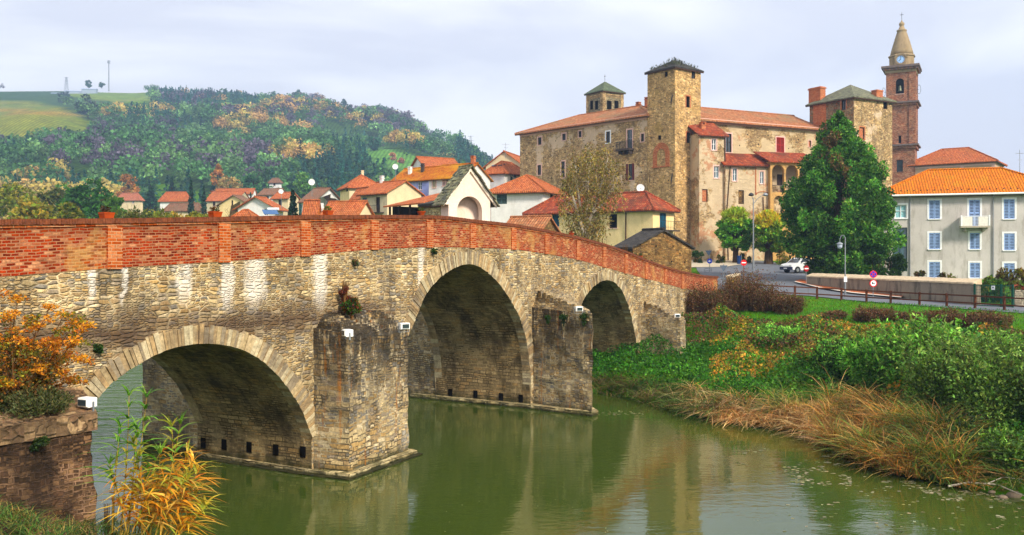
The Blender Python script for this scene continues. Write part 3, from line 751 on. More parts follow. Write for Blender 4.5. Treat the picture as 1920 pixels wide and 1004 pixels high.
# brick parapet: near wall, far wall
for w0, w1 in ((-.012, .33), (WF(0)-.33, WF(0)+.012)):
    m = MB(); top = dense([(u, z-.10) for u, z in TOPP], 1.0); bot = dense(TOPB, 1.0)
    ul = sorted(set([round(p[0], 3) for p in top+bot if U0 < p[0] < U1]+[round(U0, 3), round(U1, 3)]))
    for a, b in zip(ul[:-1], ul[1:]):
        za0, zb0, za1, zb1 = zi(TOPB, a), zi(TOPB, b), zi(TOPP, a)-.10, zi(TOPP, b)-.10
        for w_, rv in ((w0, 0), (w1, 1)):
            m.face([(a,w_,za0),(b,w_,zb0),(b,w_,zb1),(a,w_,za1)], uv=[(a,0),(b,0),(b,zb1-zb0),(a,za1-za0)])
    for u in (U0, U1):
        m.face([(u,w0,zi(TOPB,u)),(u,w1,zi(TOPB,u)),(u,w1,zi(TOPP,u)-.1),(u,w0,zi(TOPP,u)-.1)])
    m.build('brick_parapet', M_BRICK, br)
    # coping of bricks on edge
    m = MB(); u = U0; rr = random.Random(3)
    lo, hi = (w0-.07, w1+.05) if w0 < 1 else (w0-.05, w1+.07)
    while u < U1+.02:
        wd = .062; z = zi(TOPP, u+.03); dz = rr.uniform(-.006, .006); g = rr.uniform(-.006, .006)
        m.box(u, u+wd-.006, lo+g, hi, z-.115+dz, z+dz); u += wd
    m.build('coping', M_COP, br)
    m = MB()
    for a, b in zip(ul[:-1], ul[1:]):
        m.face([(a,w0-.03,zi(TOPP,a)-.17),(b,w0-.03,zi(TOPP,b)-.17),(b,w0-.03,zi(TOPP,b)-.105),(a,w0-.03,zi(TOPP,a)-.105)])
        m.face([(a,w0-.03,zi(TOPP,a)-.17),(b,w0-.03,zi(TOPP,b)-.17),(b,w0,zi(TOPP,b)-.17),(a,w0,zi(TOPP,a)-.17)])
        m.face([(a,w0+.01,zi(TOPP,a)-.108),(b,w0+.01,zi(TOPP,b)-.108),(b,w1,zi(TOPP,b)-.108),(a,w1,zi(TOPP,a)-.108)])
    m.build('string_course', M_BRICKP, br)
for px in (213,419,571,701,804,885,962,1024,1083,1132,1173,1211,1247,1279,1320):
    u = px_u(px); m = MB(); hw = .19
    m.box(u-hw, u+hw, -.065, .0, zi(TOPB, u)-.02, zi(TOPP, u)-.18); m.build('pilaster', M_BRICKP, br)
# deck
M_ASPH = m_flat('asphalt', (.055,.055,.058), .9, .25, sc=20)
m = MB(); dk = sorted(set([U0, U1]+[p[0] for p in TOPB if U0 < p[0] < U1]))
for a, b in zip(dk[:-1], dk[1:]):
    m.face([(a,.32,zi(TOPB,a)+.15),(b,.32,zi(TOPB,b)+.15),(b,WF(0)-.32,zi(TOPB,b)+.15),(a,WF(0)-.32,zi(TOPB,a)+.15)])
m.build('deck', M_ASPH, br)
# left abutment block standing before the first arch
q0 = BF.front(165, 745); e0 = local(175, 775, 3.17); e1 = local(0, 800, 3.17)
sl_ = (e1[1]-e0[1])/(e1[0]-e0[0])
eL = (U0-2, e0[1]+sl_*(U0-2-e0[0]))
m = MB(); m.prism([(q0[0]-.1, .3), (e0[0], e0[1]), eL, (U0-2, .3)], -1.0, [3.24, 2.85, 2.85, 3.24]); rough(m, .09, .2, 4).build('abutment', M_ABUT, br)
M_CAP = m_stone('abutment_cap_stone', [(.34,.24,.16),(.28,.19,.13),(.40,.30,.20),(.22,.16,.11)], (.36,.27,.18), .55, .4, .9, .05, .2, dark=(.09,.065,.045), darkamt=.8, tsc=1.2)
m = MB(); m.prism([(q0[0]-.12, .02), (e0[0]+.05, e0[1]-.06), (eL[0], eL[1]-.07), (U0-2, .02)], 2.83, [3.4, 3.17, 3.17, 4.1]); rough(m, .03, .2, 9).build('abutment_cap', M_CAP, br)
# ================================================================ building kit
M_GLASS = m_flat('window_glass', (.035,.05,.06), .12, .2, spec=.8, bump=False)
M_GLASST = m_flat('teal_glass', (.03,.10,.13), .1, .6, spec=.8, sc=3, bump=False)
M_WHITE = m_flat('white_paint', (.72,.72,.72), .6, .1)
M_PINKS = m_flat('pink_surround', (.62,.45,.40), .85, .15)
M_WOODD = m_flat('dark_wood', (.06,.035,.022), .8, .35)
M_REDW = m_flat('red_shutter_paint', (.35,.05,.04), .7, .25)
M_MAR = m_flat('maroon_shutter_paint', (.14,.03,.03), .7, .25)
M_BLUE = m_flat('blue_shutter_paint', (.34,.44,.64), .7, .2)
M_TEAL = m_flat('teal_shutter_paint', (.012,.13,.20), .7, .25)
M_GRNS = m_flat('grey_green_shutter_paint', (.10,.16,.16), .7, .25)
M_BRK2 = m_brick('wall_brick', [(.40,.12,.06),(.50,.18,.09),(.55,.28,.16),(.34,.10,.06)], (.50,.38,.28), .25, .08, .02)
M_BRKT = m_brick('bell_tower_brick', [(.25,.11,.07),(.35,.17,.11),(.44,.29,.21),(.19,.09,.065)], (.46,.36,.30), .30, .12, .03, big=((.55,.55,.55),(1.25,1.2,1.15)), tsc=.8)
CSTONE = [(.56,.42,.25),(.46,.33,.19),(.62,.48,.30),(.38,.28,.17),(.66,.52,.33),(.50,.35,.21),(.34,.25,.16)]
def patches(col1, col2, t1=.58, t2=.6, a1=.8, a2=.7, sc=.16):
    def f(N, c, uv, ob):
        n = N.noise(N.warp(ob, .8, 1.0), sc, 7, .68); m = N.noise(N.warp(N.scale(ob, (1,1,1), (31,7,3)), .7, 1.0), sc*1.3, 7, .7)
        c = N.mix(N.math('MULTIPLY', N.ramp(n, [(t1, 0.0), (t1+.04, 1.0)]), a1), c, col1)
        return N.mix(N.math('MULTIPLY', N.ramp(m, [(t2, 0.0), (t2+.03, 1.0)]), a2), c, col2)
    return f
M_CAST = m_stone('castle_rubble', CSTONE, (.60,.48,.33), .42, .2, .8, .08, .15, extra=patches((.62,.51,.40), (.46,.15,.07), .56, .665), dark=(.15,.12,.08), darkamt=.5, tsc=.15)
M_TOW = m_stone('tower_rubble', [(.66,.48,.28),(.58,.41,.22),(.71,.54,.33),(.52,.37,.20),(.42,.30,.18)], (.65,.50,.32), .40, .2, .8, .07, .12, extra=patches((.50,.24,.10), (.46,.34,.15), .67, .60, .45, .4, .2), dark=(.14,.11,.07), darkamt=.35, tsc=.12)
M_WING = m_stone('wing_masonry', CSTONE, (.56,.45,.30), .40, .18, .8, .08, .15, extra=patches((.58,.48,.34), (.48,.23,.13), .47, .60, .88, .75, .2), dark=(.2,.15,.1), darkamt=.4, tsc=.2)
M_ANNEX = m_stone('annex_masonry', CSTONE, (.56,.46,.33), .36, .16, .8, .08, .15, extra=patches((.60,.50,.37), (.50,.28,.18), .45, .585, .9, .75, .26), dark=(.25,.18,.12), darkamt=.4, tsc=.25)
M_GREYP = m_plaster('grey_plaster', (.54,.51,.485), (.24,.22,.18), .6, tsc=.25)
M_CREAM = m_plaster('cream_plaster', (.66,.56,.40), (.4,.3,.2), .25)
M_YEL = m_plaster('yellow_plaster', (.74,.60,.38), (.4,.28,.12), .3, under=[(.5,.38,.2),(.42,.32,.18)], ua=.6, uth=.58)
M_YELP = m_plaster('clean_yellow_plaster', (.76,.62,.38), (.4,.28,.12), .15)
M_WHP = m_plaster('white_plaster', (.70,.68,.66), (.45,.40,.34), .25)
M_LIL = m_plaster('lilac_plaster', (.40,.42,.66), (.62,.60,.62), .6)
M_BEI = m_plaster('beige_plaster', (.55,.49,.36), (.22,.16,.10), .6)
M_SHELL = m_plaster('chapel_plaster', (.72,.62,.54), (.55,.42,.30), .3)
M_RSTONE = m_stone('brown_rubble', [(.28,.18,.09),(.36,.24,.12),(.42,.30,.16),(.22,.15,.08),(.33,.20,.10)], (.36,.26,.15), .32, .14, .7, .07, .1, dark=(.08,.06,.04), darkamt=.5)
M_RRED = m_tiles('red_roof_tiles', [(.36,.13,.075),(.48,.19,.10),(.54,.24,.13),(.41,.16,.09)], (.30,.16,.08), la=.4)
M_RORA = m_tiles('orange_roof_tiles', [(.48,.17,.04),(.60,.24,.06),(.53,.20,.06),(.62,.28,.09)], (.42,.26,.06), .5)
M_ROLD = m_tiles('old_roof_tiles', [(.36,.17,.09),(.46,.23,.13),(.41,.20,.12),(.54,.31,.19),(.26,.13,.08)], (.24,.21,.13), .6, tsc=.25)
M_RLICH = m_tiles('lichen_roof_tiles', [(.42,.15,.04),(.52,.22,.05),(.36,.12,.05)], (.52,.30,.03), .75, tsc=.3)
M_RDRK = m_tiles('weathered_red_roof_tiles', [(.32,.09,.06),(.42,.14,.08),(.24,.08,.06),(.50,.22,.13)], (.10,.07,.05), .5)
M_RBRN = m_tiles('brown_roof_tiles', [(.26,.16,.11),(.32,.19,.13),(.22,.14,.10)], (.2,.18,.13), .4)
def m_slate(name, cols):
    N = NT(name); uv = N.uv(); ob = N.obj()
    b = N.n('TexBrick'); N.put(b.inputs['Vector'], N.warp(uv, 3, .05))
    for k, v in (('Color1', (0,0,0,1)), ('Color2', (1,1,1,1)), ('Mortar', (0,0,0,1)), ('Scale', 1), ('Mortar Size', .015), ('Mortar Smooth', .6), ('Brick Width', .45), ('Row Height', .2)): b.inputs[k].default_value = v
    c = N.ramp(b.outputs['Color'], [(i/(len(cols)-1), x) for i, x in enumerate(cols)]); f = N.noise(ob, 6, 5, .7)
    c = N.mix(1.0, c, N.ramp(f, [(.3, .6), (.7, 1.35)]), 'MULTIPLY')
    return N.out(c, .8, N.math('ADD', f, N.math('SUBTRACT', 1, b.outputs['Fac'])), .9, .04, spec=.25)
M_SLATE = m_slate('stone_slab_roof', [(.16,.17,.12),(.24,.24,.17),(.12,.12,.09),(.28,.27,.18)])
M_SLATD = m_slate('dark_slab_roof', [(.06,.055,.05),(.10,.09,.08),(.045,.04,.04)])
M_EAVE = m_flat('eave_boards', (.10,.05,.035), .85, .3)
M_METAL = m_flat('grey_metal', (.28,.30,.32), .45, .15, metal=.6)
M_IRON = m_flat('dark_iron', (.04,.04,.045), .5, .2, metal=.5)
M_TERRA = m_flat('terracotta', (.36,.10,.045), .85, .2)
M_DKBRN = m_flat('dark_brown', (.09,.07,.06), .9, .3)  # plain dark brown for balconies, roof edges, shed walls and shutter panes

def corner(pc, Y, pl, pr, alpha=None, z0=6.0):
    kc, kl, kr = [(p-CX)/FPX for p in (pc, pl, pr)]; X0 = kc*Y
    if alpha is None:
        a1, a2 = X0-kl*Y, kr*Y-X0; r = a1/a2
        th = math.atan2(1+r*kr, r-kl)          # sn/c for a square plan
        c, s = math.cos(th), math.sin(th)      # left vec (-c,s), right vec (s,c)
        alpha_ = th
        L = a1/(c+kl*s); D = L
    else:
        alpha_ = R(alpha); c, s = math.cos(alpha_), math.sin(alpha_)
        L = (X0-kl*Y)/(c+kl*s); D = (kr*Y-X0)/(s-kr*c)
    A = (X0-L*c, Y+L*s)
    return Fr(A[0], A[1], z0, -alpha_), L, D

class House:
    def __init__(s, name, label, cat, fr, L, D, ze, wall, group=None, loc=None):
        s.fr, s.L, s.D, s.ze, s.wall = fr, L, D, ze, wall
        s.o = thing(name, label, cat, fr, group=group); s.op = {'f': [], 'r': [], 'l': [], 'b': []}; s.gable = {}
        s.todo = []
    def T(s, w):
        L, D = s.L, s.D
        return {'f': lambda a, z, o: (a, -o, z), 'r': lambda a, z, o: (L+o, a, z), 'l': lambda a, z, o: (-o, a, z), 'b': lambda a, z, o: (a, D+o, z)}[w]
    def px(s, w, px, py):
        return s.fr.front(px, py) if w == 'f' else s.fr.side(px, py, s.L if w == 'r' else 0)
    def bx(s, m, w, a0, a1, z0, z1, o0, o1):
        T = s.T(w); p = [T(a0, z0, o0), T(a1, z1, o1)]
        m.box(min(p[0][0], p[1][0]), max(p[0][0], p[1][0]), min(p[0][1], p[1][1]), max(p[0][1], p[1][1]), z0, z1)
    def win(s, w, x0, x1, y0, y1, style='glass', sur=None, sill=True, col=None, frame=None, name=None, label=None):
        a0, z1 = s.px(w, x0, y0); a1, z0 = s.px(w, x1, y1)
        zt = s.px(w, (x0+x1)/2, y0)[1]; zb = s.px(w, (x0+x1)/2, y1)[1]
        a0, a1 = sorted((a0, a1)); s.raw(w, a0, a1, zb, zt, style, sur, sill, col, frame, name, label)
    def raw(s, w, a0, a1, z0, z1, style='glass', sur=None, sill=True, col=None, frame=None, name=None, label=None):
        s.op[w].append((a0, a1, z0, z1))
        dep = .16; fr_ = frame or (M_WHITE if style == 'glass' else M_WOODD); wd = min(.07, (a1-a0)*.12)
        nm = name or ('door' if style == 'door' else 'window')
        m = MB()
        for q in ((a0, a0+wd, z0, z1), (a1-wd, a1, z0, z1), (a0+wd, a1-wd, z0, z0+wd), (a0+wd, a1-wd, z1-wd, z1)): s.bx(m, w, *q, -dep, -dep+.06)
        cm = (a0+a1)/2
        if style in ('glass', 'open') and a1-a0 > .45: s.bx(m, w, cm-wd/2, cm+wd/2, z0+wd, z1-wd, -dep, -dep+.055)
        if style in ('glass', 'open'):
            zm = z0+(z1-z0)*.55; s.bx(m, w, a0+wd, cm-wd/2, zm-.02, zm+.02, -dep, -dep+.05); s.bx(m, w, cm+wd/2, a1-wd, zm-.02, zm+.02, -dep, -dep+.05)
        W = m.build(nm, fr_, s.o)
        if label: W['label'] = label
        m = MB(); s.bx(m, w, a0+.001, a1-.001, z0+.001, z1-.001, -dep-.05, -dep-.012)
        pm = {'glass': M_GLASS, 'open': M_GLASS, 'shut': M_DKBRN, 'dark': M_DARK, 'brick': M_BRK2, 'door': M_WOODD}[style]
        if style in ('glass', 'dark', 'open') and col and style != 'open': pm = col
        if style == 'door' and col: pm = col
        m.build({'brick': 'infill', 'door': 'panel', 'dark': 'opening'}.get(style, 'pane'), pm, W)
        if style == 'shut':
            for b0, b1 in ((a0+.01, cm-.012), (cm+.012, a1-.01)):
                m = MB(); e = min(.06, (b1-b0)*.2)
                s.bx(m, w, b0, b0+e, z0+.01, z1-.01, -.05, -.01); s.bx(m, w, b1-e, b1, z0+.01, z1-.01, -.05, -.01)
                for zz in (z0+.01, (z0+z1)/2-e/2, z1-.01-e): s.bx(m, w, b0+e, b1-e, zz, zz+e, -.05, -.012)
                n = max(3, int((z1-z0)/.13)); st = (z1-z0)/n
                for i in range(n): s.bx(m, w, b0+e, b1-e, z0+i*st+.02, z0+i*st+.02+st*.5, -.045, -.02)
                m.build('shutter', col or M_MAR, W)
        if style == 'open':
            sw = (a1-a0)*.5
            for b0, b1 in ((a0-sw-.03, a0-.03), (a1+.03, a1+sw+.03)):
                m = MB(); s.bx(m, w, b0, b1, z0-.02, z1+.02, .012, .05)
                n = max(3, int((z1-z0)/.16)); st = (z1-z0)/n
                for i in range(n): s.bx(m, w, b0+.05, b1-.05, z0+i*st+.03, z0+i*st+.03+st*.45, .05, .065)
                m.build('shutter', col or M_MAR, W)
        if sur:
            t = min(.16, (a1-a0)*.25); m = MB()
            for q in ((a0-t, a0-.002, z0-.002, z1+t), (a1+.002, a1+t, z0-.002, z1+t), (a0-.002, a1+.002, z1+.002, z1+t)): s.bx(m, w, *q, -.05, .022)
            m.build('surround', sur, W)
        if sill:
            m = MB(); s.bx(m, w, a0-.1, a1+.1, z0-.09, z0-.003, -.1, .09); m.build('sill', sur or M_PINKS, W)
        return W
    def walls(s, base=-1.5):
        L, D, ze = s.L, s.D, s.ze
        for w, ln in (('f', L), ('r', D), ('l', D), ('b', L)):
            T = s.T(w); outer = [(0, base), (ln, base), (ln, ze)]
            if w in s.gable: outer.append((ln/2, s.gable[w]))
            outer.append((0, ze))
            hol = [[(a0, z0), (a1, z0), (a1, z1), (a0, z1)] for a0, a1, z0, z1 in s.op[w]]
            pts = [p for l in [outer]+hol for p in l]
            tri = tessellate_polygon([[Vector((p[0], p[1], 0)) for p in l] for l in [outer]+hol])
            m = MB()
            for t_ in tri: m.face([T(pts[i][0], pts[i][1], 0) for i in t_], uv=[(pts[i][0]+(7.3 if w in 'rl' else 0), pts[i][1]) for i in t_])
            for h in hol:
                for i in range(4):
                    a, b = h[i], h[(i+1) % 4]
                    m.face([T(a[0], a[1], 0), T(b[0], b[1], 0), T(b[0], b[1], -.24), T(a[0], a[1], -.24)])
            m.build('wall', s.wall if not isinstance(s.wall, dict) else s.wall.get(w, s.wall['f']), s.o)
    def roof(s, kind, zr, mat, ov=.45, th=.14, lift=.04, name='roof', fascia=M_EAVE, ridge=True):
        L, D, ze = s.L, s.D, s.ze+lift
        dz = zr-ze
        if kind == 'hip':
            if L >= D: r0, r1 = (D/2, D/2), (L-D/2, D/2); run = D/2
            else: r0, r1 = (L/2, L/2), (L/2, D-L/2); run = L/2
            e = ze-dz*ov/run; x0, x1, y0, y1 = -ov, L+ov, -ov, D+ov
            c = [(x0,y0,e),(x1,y0,e),(x1,y1,e),(x0,y1,e)]; a, b = (*r0, zr), (*r1, zr)
            if abs(L-D) < .02: P = [[c[0],c[1],a],[c[1],c[2],a],[c[2],c[3],a],[c[3],c[0],a]]; rl = []
            elif L > D: P = [[c[0],c[1],b,a],[c[1],c[2],b],[c[2],c[3],a,b],[c[3],c[0],a]]; rl = [(a, b), (a, c[0]), (a, c[3]), (b, c[1]), (b, c[2])]
            else: P = [[c[0],c[1],a],[c[1],c[2],b,a],[c[2],c[3],b],[c[3],c[0],a,b]]; rl = [(a, b), (a, c[0]), (a, c[1]), (b, c[2]), (b, c[3])]
            if abs(L-D) < .02: rl = [(a, q) for q in c]
        elif kind == 'gf':      # gable on the front wall, ridge runs back
            e = ze-dz*ov/(L/2); x0, x1, y0, y1 = -ov, L+ov, -ov*.7, D+ov*.7
            P = [[(x0,y1,e),(x0,y0,e),(L/2,y0,zr),(L/2,y1,zr)],[(x1,y0,e),(x1,y1,e),(L/2,y1,zr),(L/2,y0,zr)]]; rl = [((L/2,y0,zr),(L/2,y1,zr))]
        elif kind == 'gr':      # gable on the right wall, ridge runs along the front
            e = ze-dz*ov/(D/2); x0, x1, y0, y1 = -ov*.7, L+ov*.7, -ov, D+ov
            P = [[(x0,y0,e),(x1,y0,e),(x1,D/2,zr),(x0,D/2,zr)],[(x1,y1,e),(x0,y1,e),(x0,D/2,zr),(x1,D/2,zr)]]; rl = [((x0,D/2,zr),(x1,D/2,zr))]
        elif kind == 'shed':    # lean-to, high at the back
            e = ze-dz*ov/D; P = [[(-ov,-ov,e),(L+ov,-ov,e),(L+ov,D,zr),(-ov,D,zr)]]; rl = []
        m = MB(); m.slab(P, th); o = m.build(name, mat, s.o)
        if ridge and rl:
            m = MB()
            for p, q in rl: m.tube((p[0],p[1],p[2]+.02), (q[0],q[1],q[2]+.02), .11, n=6)
            m.build('ridge_tiles', mat, o)
        # fascia/gutter board under the eaves
        m = MB(); t = .09
        for a_, b_ in (((-ov,-ov),(L+ov,-ov)), ((L+ov,-ov),(L+ov,D+ov))):
            if kind == 'gf' and a_[1] == b_[1]: continue
            if kind == 'gr' and a_[0] == b_[0]: continue
            if kind == 'shed' and a_[0] == b_[0]: continue
            if a_[1] == b_[1]: m.box(a_[0]+.02, b_[0]-.02, a_[1]+.03, a_[1]+.12, e-th-.12, e-th-.003)
            else: m.box(a_[0]-.12, a_[0]-.03, a_[1]+.14, b_[1]-.02, e-th-.12, e-th-.003)
        if m.v: m.build('fascia', fascia, o)
        s.e = e; s.rf = o
        return o
    def chimney(s, x, y, z0, h, w=.5, mat=None, cap=True):
        m = MB(); m.box(x-w/2, x+w/2, y-w/2, y+w/2, z0, z0+h); m.box(x-w/2-.06, x+w/2+.06, y-w/2-.06, y+w/2+.06, z0+h, z0+h+.1)
        if cap:
            for i in (-1, 1): m.box(x+i*(w/2-.06)-.05, x+i*(w/2-.06)+.05, y-w/2, y+w/2, z0+h+.1, z0+h+.3)
            m.box(x-w/2-.04, x+w/2+.04, y-w/2-.04, y+w/2+.04, z0+h+.3, z0+h+.38)
        m.build('chimney', mat or M_BRK2, s.rf)

def zrel(py, Y, z0): return ZP(py, Y)-z0

def vhouse(name, label, pc, Y, pl, pr, al, pe, pr_, kind, wall, roofm, wins=(), z0=7.0, ov=.45, cat='house', group='houses of the village beyond the bridge', lift=.04, fascia=M_EAVE):
    fr, L, D = corner(pc, Y, pl, pr, al, z0)
    if not (.5 < L < 40 and .5 < D < 40): print('BADHOUSE', label, L, D)
    h = House(name, label, cat, fr, L, D, zrel(pe, Y, z0), wall, group)
    Ym = Y+L/2*math.sin(R(al))*(.9 if kind != 'gr' else .5)
    zr = zrel(pr_, Ym if kind != 'gr' else Y+D/2*math.cos(R(al)), z0)
    if kind == 'gf': zr = zrel(pr_, Y+L/2*math.sin(R(al)), z0); h.gable['f'] = zr; h.gable['b'] = zr
    if kind == 'gr': h.gable['r'] = zr; h.gable['l'] = zr
    if not wins and group and L > 3:
        n_ = max(1, int(L/3.2)); zt_ = h.ze-(.5 if kind != 'gf' else .2)
        for i in range(n_): a = L*(i+.5)/n_; h.raw('f', a-.38, a+.38, zt_-1.15, zt_, 'glass' if i % 2 else 'shut', None, True, col=None if i % 2 else M_WOODD)
    if len(wins) < 2 and group and D > 3.5:
        for a in ((D*.3, D*.7) if D > 6 else (D*.5,)): h.raw('r', a-.36, a+.36, h.ze-1.7, h.ze-.6, 'shut', None, True, col=M_GRNS)
    for w_ in wins:
        h.win(*w_[:5], **(w_[5] if len(w_) > 5 else {}))
    h.walls(); h.roof(kind, zr+lift, roofm, ov, lift=lift, fascia=fascia)
    return h
# ================================================================ castle
def putlogs(h, w, n, zlo, zhi, seed, rows=1.6):
    rr = random.Random(seed); m = MB(); ln = h.L if w == 'f' else h.D
    z = zlo
    while z < zhi:
        a = rr.uniform(.5, 1.6)
        while a < ln-.4:
            zz = z+rr.uniform(-.35, .35)
            ok = all(not (o[0]-.4 < a < o[1]+.4 and o[2]-.4 < zz < o[3]+.4) for o in h.op[w])
            if ok and rr.random() < .75: h.bx(m, w, a-.07, a+.07, zz-.08, zz+.08, -.02, .006)
            a += rr.uniform(1.3, 3.4)
        z += rows
    if m.v: m.build('putlog_holes', M_DARK, h.o)

# west wing (receding to the left of the tall tower)
fr, L = between(G(975, 130), G(1213.5, 113), 5.8)
h = House('castle_wing', 'long rubble stone castle wing with small iron balcony and low tiled roof', 'castle wing', fr, L, 12, zrel(213.8, 113, 5.8), M_CAST)
for q in ((1008.6,1015.2,258,272),(1054,1060.8,251,263.5),(1084.8,1090.4,246.3,257.8),(1201.7,1207.4,251,266)): h.win('f', *q, 'glass', M_PINKS, frame=M_WOODD)
h.win('f', 1136.3,1143.8,247,268.5,'glass',M_WHITE,frame=M_WOODD)
h.win('f', 1176,1185.3,243.6,280,'glass',M_PINKS,False,frame=M_METAL,name='balcony_door')
for q in ((1007.8,1014.5,309.8,328.5),(1052,1059,303,333.7),(1081,1087.4,304.6,328),(1135.5,1142,312,333)): h.win('f', *q, 'glass', M_PINKS, frame=M_WOODD)
h.win('f', 1178,1185.3,307.6,338,'open',None,True,col=M_MAR)
h.walls()
zr = zrel(191.5, 118.5, 5.8); h.roof('hip', zr, M_ROLD, .55, th=.16)
m = MB(); h.bx(m, 'f', 0.0, h.L-.02, h.ze-.62, h.ze-.1, .004, .05); h.bx(m, 'f', 0.0, h.L-.02, h.ze-.1, h.ze, .004, .22); m.build('cornice', M_PINKS, h.o)
putlogs(h, 'f', 0, 6.5, 17.5, 3)
a0, z0_ = h.fr.front(1163.5, 281); a1, _ = h.fr.front(1188.6, 281)
m = MB(); h.bx(m, 'f', a0, a1, z0_-.28, z0_-.05, .002, 1.0)
for a in (a0+.2, (a0+a1)/2, a1-.3): h.bx(m, 'f', a, a+.14, z0_-.7, z0_-.28, .002, .7)
B = m.build('balcony', M_DKBRN, h.o)
m = MB()
n = 16
for i in range(n+1):
    a = a0+(a1-a0)*i/n; h.bx(m, 'f', a-.015, a+.015, z0_-.05, z0_+.85, .95, .98)
h.bx(m, 'f', a0, a1, z0_+.85, z0_+.9, .94, .99)
for a in (a0, a1):
    for o_ in (.2, .45, .7): h.bx(m, 'f', a-.015, a+.015, z0_-.05, z0_+.85, o_, o_+.03)
    h.bx(m, 'f', a-.02, a+.02, z0_+.85, z0_+.9, .02, .94)
m.build('railing', M_IRON, B)
h.chimney(h.L*.80, 6.2, zr-.3, .9, .9)
h.chimney(h.L*.72, 6.2, zr-.3, .5, .5)

# tall tower
fr, L, D = corner(1265.5, 109, 1214, 1314, None, 5.3)
h = House('castle_tower', 'tall square ochre stone tower with shrubs growing along its flat roof edge', 'tower', fr, L, D, zrel(123, 109, 5.3), M_TOW)
h.win('f', 1246,1252,134.5,144.5,'dark',None,False); h.win('f', 1233.5,1239.5,254,262.5,'dark',None,False)
h.win('r', 1296.5,1303.8,134,148,'glass',None,False,frame=M_WOODD)
h.win('r', 1286.7,1293.4,181,202,'dark',M_BRK2,False); h.win('r', 1287.5,1295,249,268.7,'glass',M_BRK2,False,frame=M_WOODD)
h.walls(-3)
h.roof('hip', h.ze+1.35, M_SLATD, .28, th=.16, ridge=False)
putlogs(h, 'r', 0, 3, 24, 5, 2.4); putlogs(h, 'f', 0, 4, 20, 6, 3.0)
# brick arch moulding of the walled-up opening
s0, _ = h.fr.front(1224.5, 300); s1, _ = h.fr.front(1255.5, 300); zt = h.fr.front(1240, 267.5)[1]; zb = h.fr.front(1240, 312)[1]
m = MB(); cx_, ro, ri = (s0+s1)/2, (s1-s0)/2, (s1-s0)/2*.52; zs = zt-ro*1.15
for i in range(14):
    t0, t1 = math.pi*i/14, math.pi*(i+1)/14-.01
    P = [(cx_+r_*math.cos(t_), zs+r_*math.sin(t_)*1.15) for r_, t_ in ((ri, t0), (ro, t0), (ro, t1), (ri, t1))]
    m.extr(P, lambda a, b, d: (a, -d, b), -.05, .05)
for a, b in ((cx_-ro, cx_-ri), (cx_+ri, cx_+ro)): h.bx(m, 'f', a, b, zb, zs, -.05, .05)
h.bx(m, 'f', cx_-ro-.1, cx_+ro+.1, zb-.14, zb-.004, -.05, .12)
m.build('blind_arch', M_BRK2, h.o)
m = MB()
for a in (.35, L-.5):   # wall anchors
    for z in (h.ze-4, h.ze-13.5): m.obox((a, -.03, z), (.04, 0, .35*(1 if a < 1 else -1)*.4), (0, .02, 0), (.12, 0, .5))
m.build('wall_anchors', M_IRON, h.o)
TOWER = h
# loose scrub on the tower roof
M_LEAF = m_leaf('leaves'); M_LEAFO = m_leaf('leaves_thin', .5)
def roofpts(h, n):
    L, D = h.L, h.D; u = RG.random(n); v = RG.random(n); e = np.minimum(np.minimum(u, 1-u)*L, np.minimum(v, 1-v)*D)
    return np.c_[u*L, v*D, h.ze+.1+e/(L/2)*1.35+RG.random(n)**2*.34]
P = roofpts(h, 420); np_mesh('roof_scrub', leaf_quads(P, .07+.06*RG.random(len(P)), elong=4, dirs=np.c_[RG.normal(size=(len(P),2))*.5, np.ones(len(P))]), 4, M_LEAF, tints(len(P), [(.08,.10,.07),(.13,.14,.09),(.05,.06,.045)]), h.o)['kind'] = 'stuff'

# east wing (right of the tall tower)
fr, L = between(G(1310, 112.5), G(1540, 121.2), 5.8)
h = House('castle_wing', 'faded plaster castle wing between the tall tower and the broad corner tower', 'castle wing', fr, L, 11, zrel(222, 112.5, 5.8), M_WING)
h.win('f', 1360.5,1371.5,251,286,'glass',M_PINKS,frame=M_WOODD); h.win('f', 1455.7,1470.3,258,286,'shut',M_PINKS,col=M_REDW)
h.win('f', 1516,1521,264,276,'brick',M_PINKS)
h.walls(); zr = zrel(199, 118, 5.8); h.roof('gr', zr, M_ROLD, .55, th=.16)
m = MB(); h.bx(m, 'f', 0.0, h.L-.02, h.ze-.55, h.ze-.1, .004, .05); h.bx(m, 'f', 0.0, h.L-.02, h.ze-.1, h.ze, .004, .25); m.build('cornice', M_PINKS, h.o)
putlogs(h, 'f', 0, 12.5, 16.6, 9, 1.2)

# projecting plastered block beside the tower
fr, L = between(G(1311, 108.6), G(1360, 109.8), 5.2)
h = House('castle_annex', 'narrow whitewashed annex with red lean-to roof pressed against the tall tower', 'annex', fr, L, 3.2, zrel(250, 108.6, 5.2), M_ANNEX)
h.win('f', 1334.5,1342.8,261,282,'glass',M_PINKS); h.win('f', 1338.8,1348,312,334.5,'glass',M_PINKS,col=M_GLASST); h.win('f', 1316.5,1327,355,379,'brick',None,False)
h.walls(-2); h.roof('shed', zrel(229, 112, 5.2), M_RDRK, .35)
h.chimney(1.3, 1.4, h.ze+.5, .7, .6)
m = MB(); m.tube((L-.1, -.1, .3), (L-.1, -.1, h.ze-.2), .06, n=6); m.build('drainpipe', M_EAVE, h.o)
fr, L = between(G(1360.4, 109.3), G(1444, 110.6), 5.0)
h = House('castle_annex', 'lower castle annex with slim blue windows and red lean-to roof, next to the loggia', 'annex', fr, L, 3.4, zrel(306, 109.3, 5), M_ANNEX)
h.win('f', 1373.8,1381.7,316,340,'glass',M_PINKS,col=M_GLASST); h.win('f', 1425,1432,322,345,'glass',M_PINKS,col=M_GLASST); h.win('f', 1384.5,1395,357,383,'dark',None,False,col=M_RSTONE)
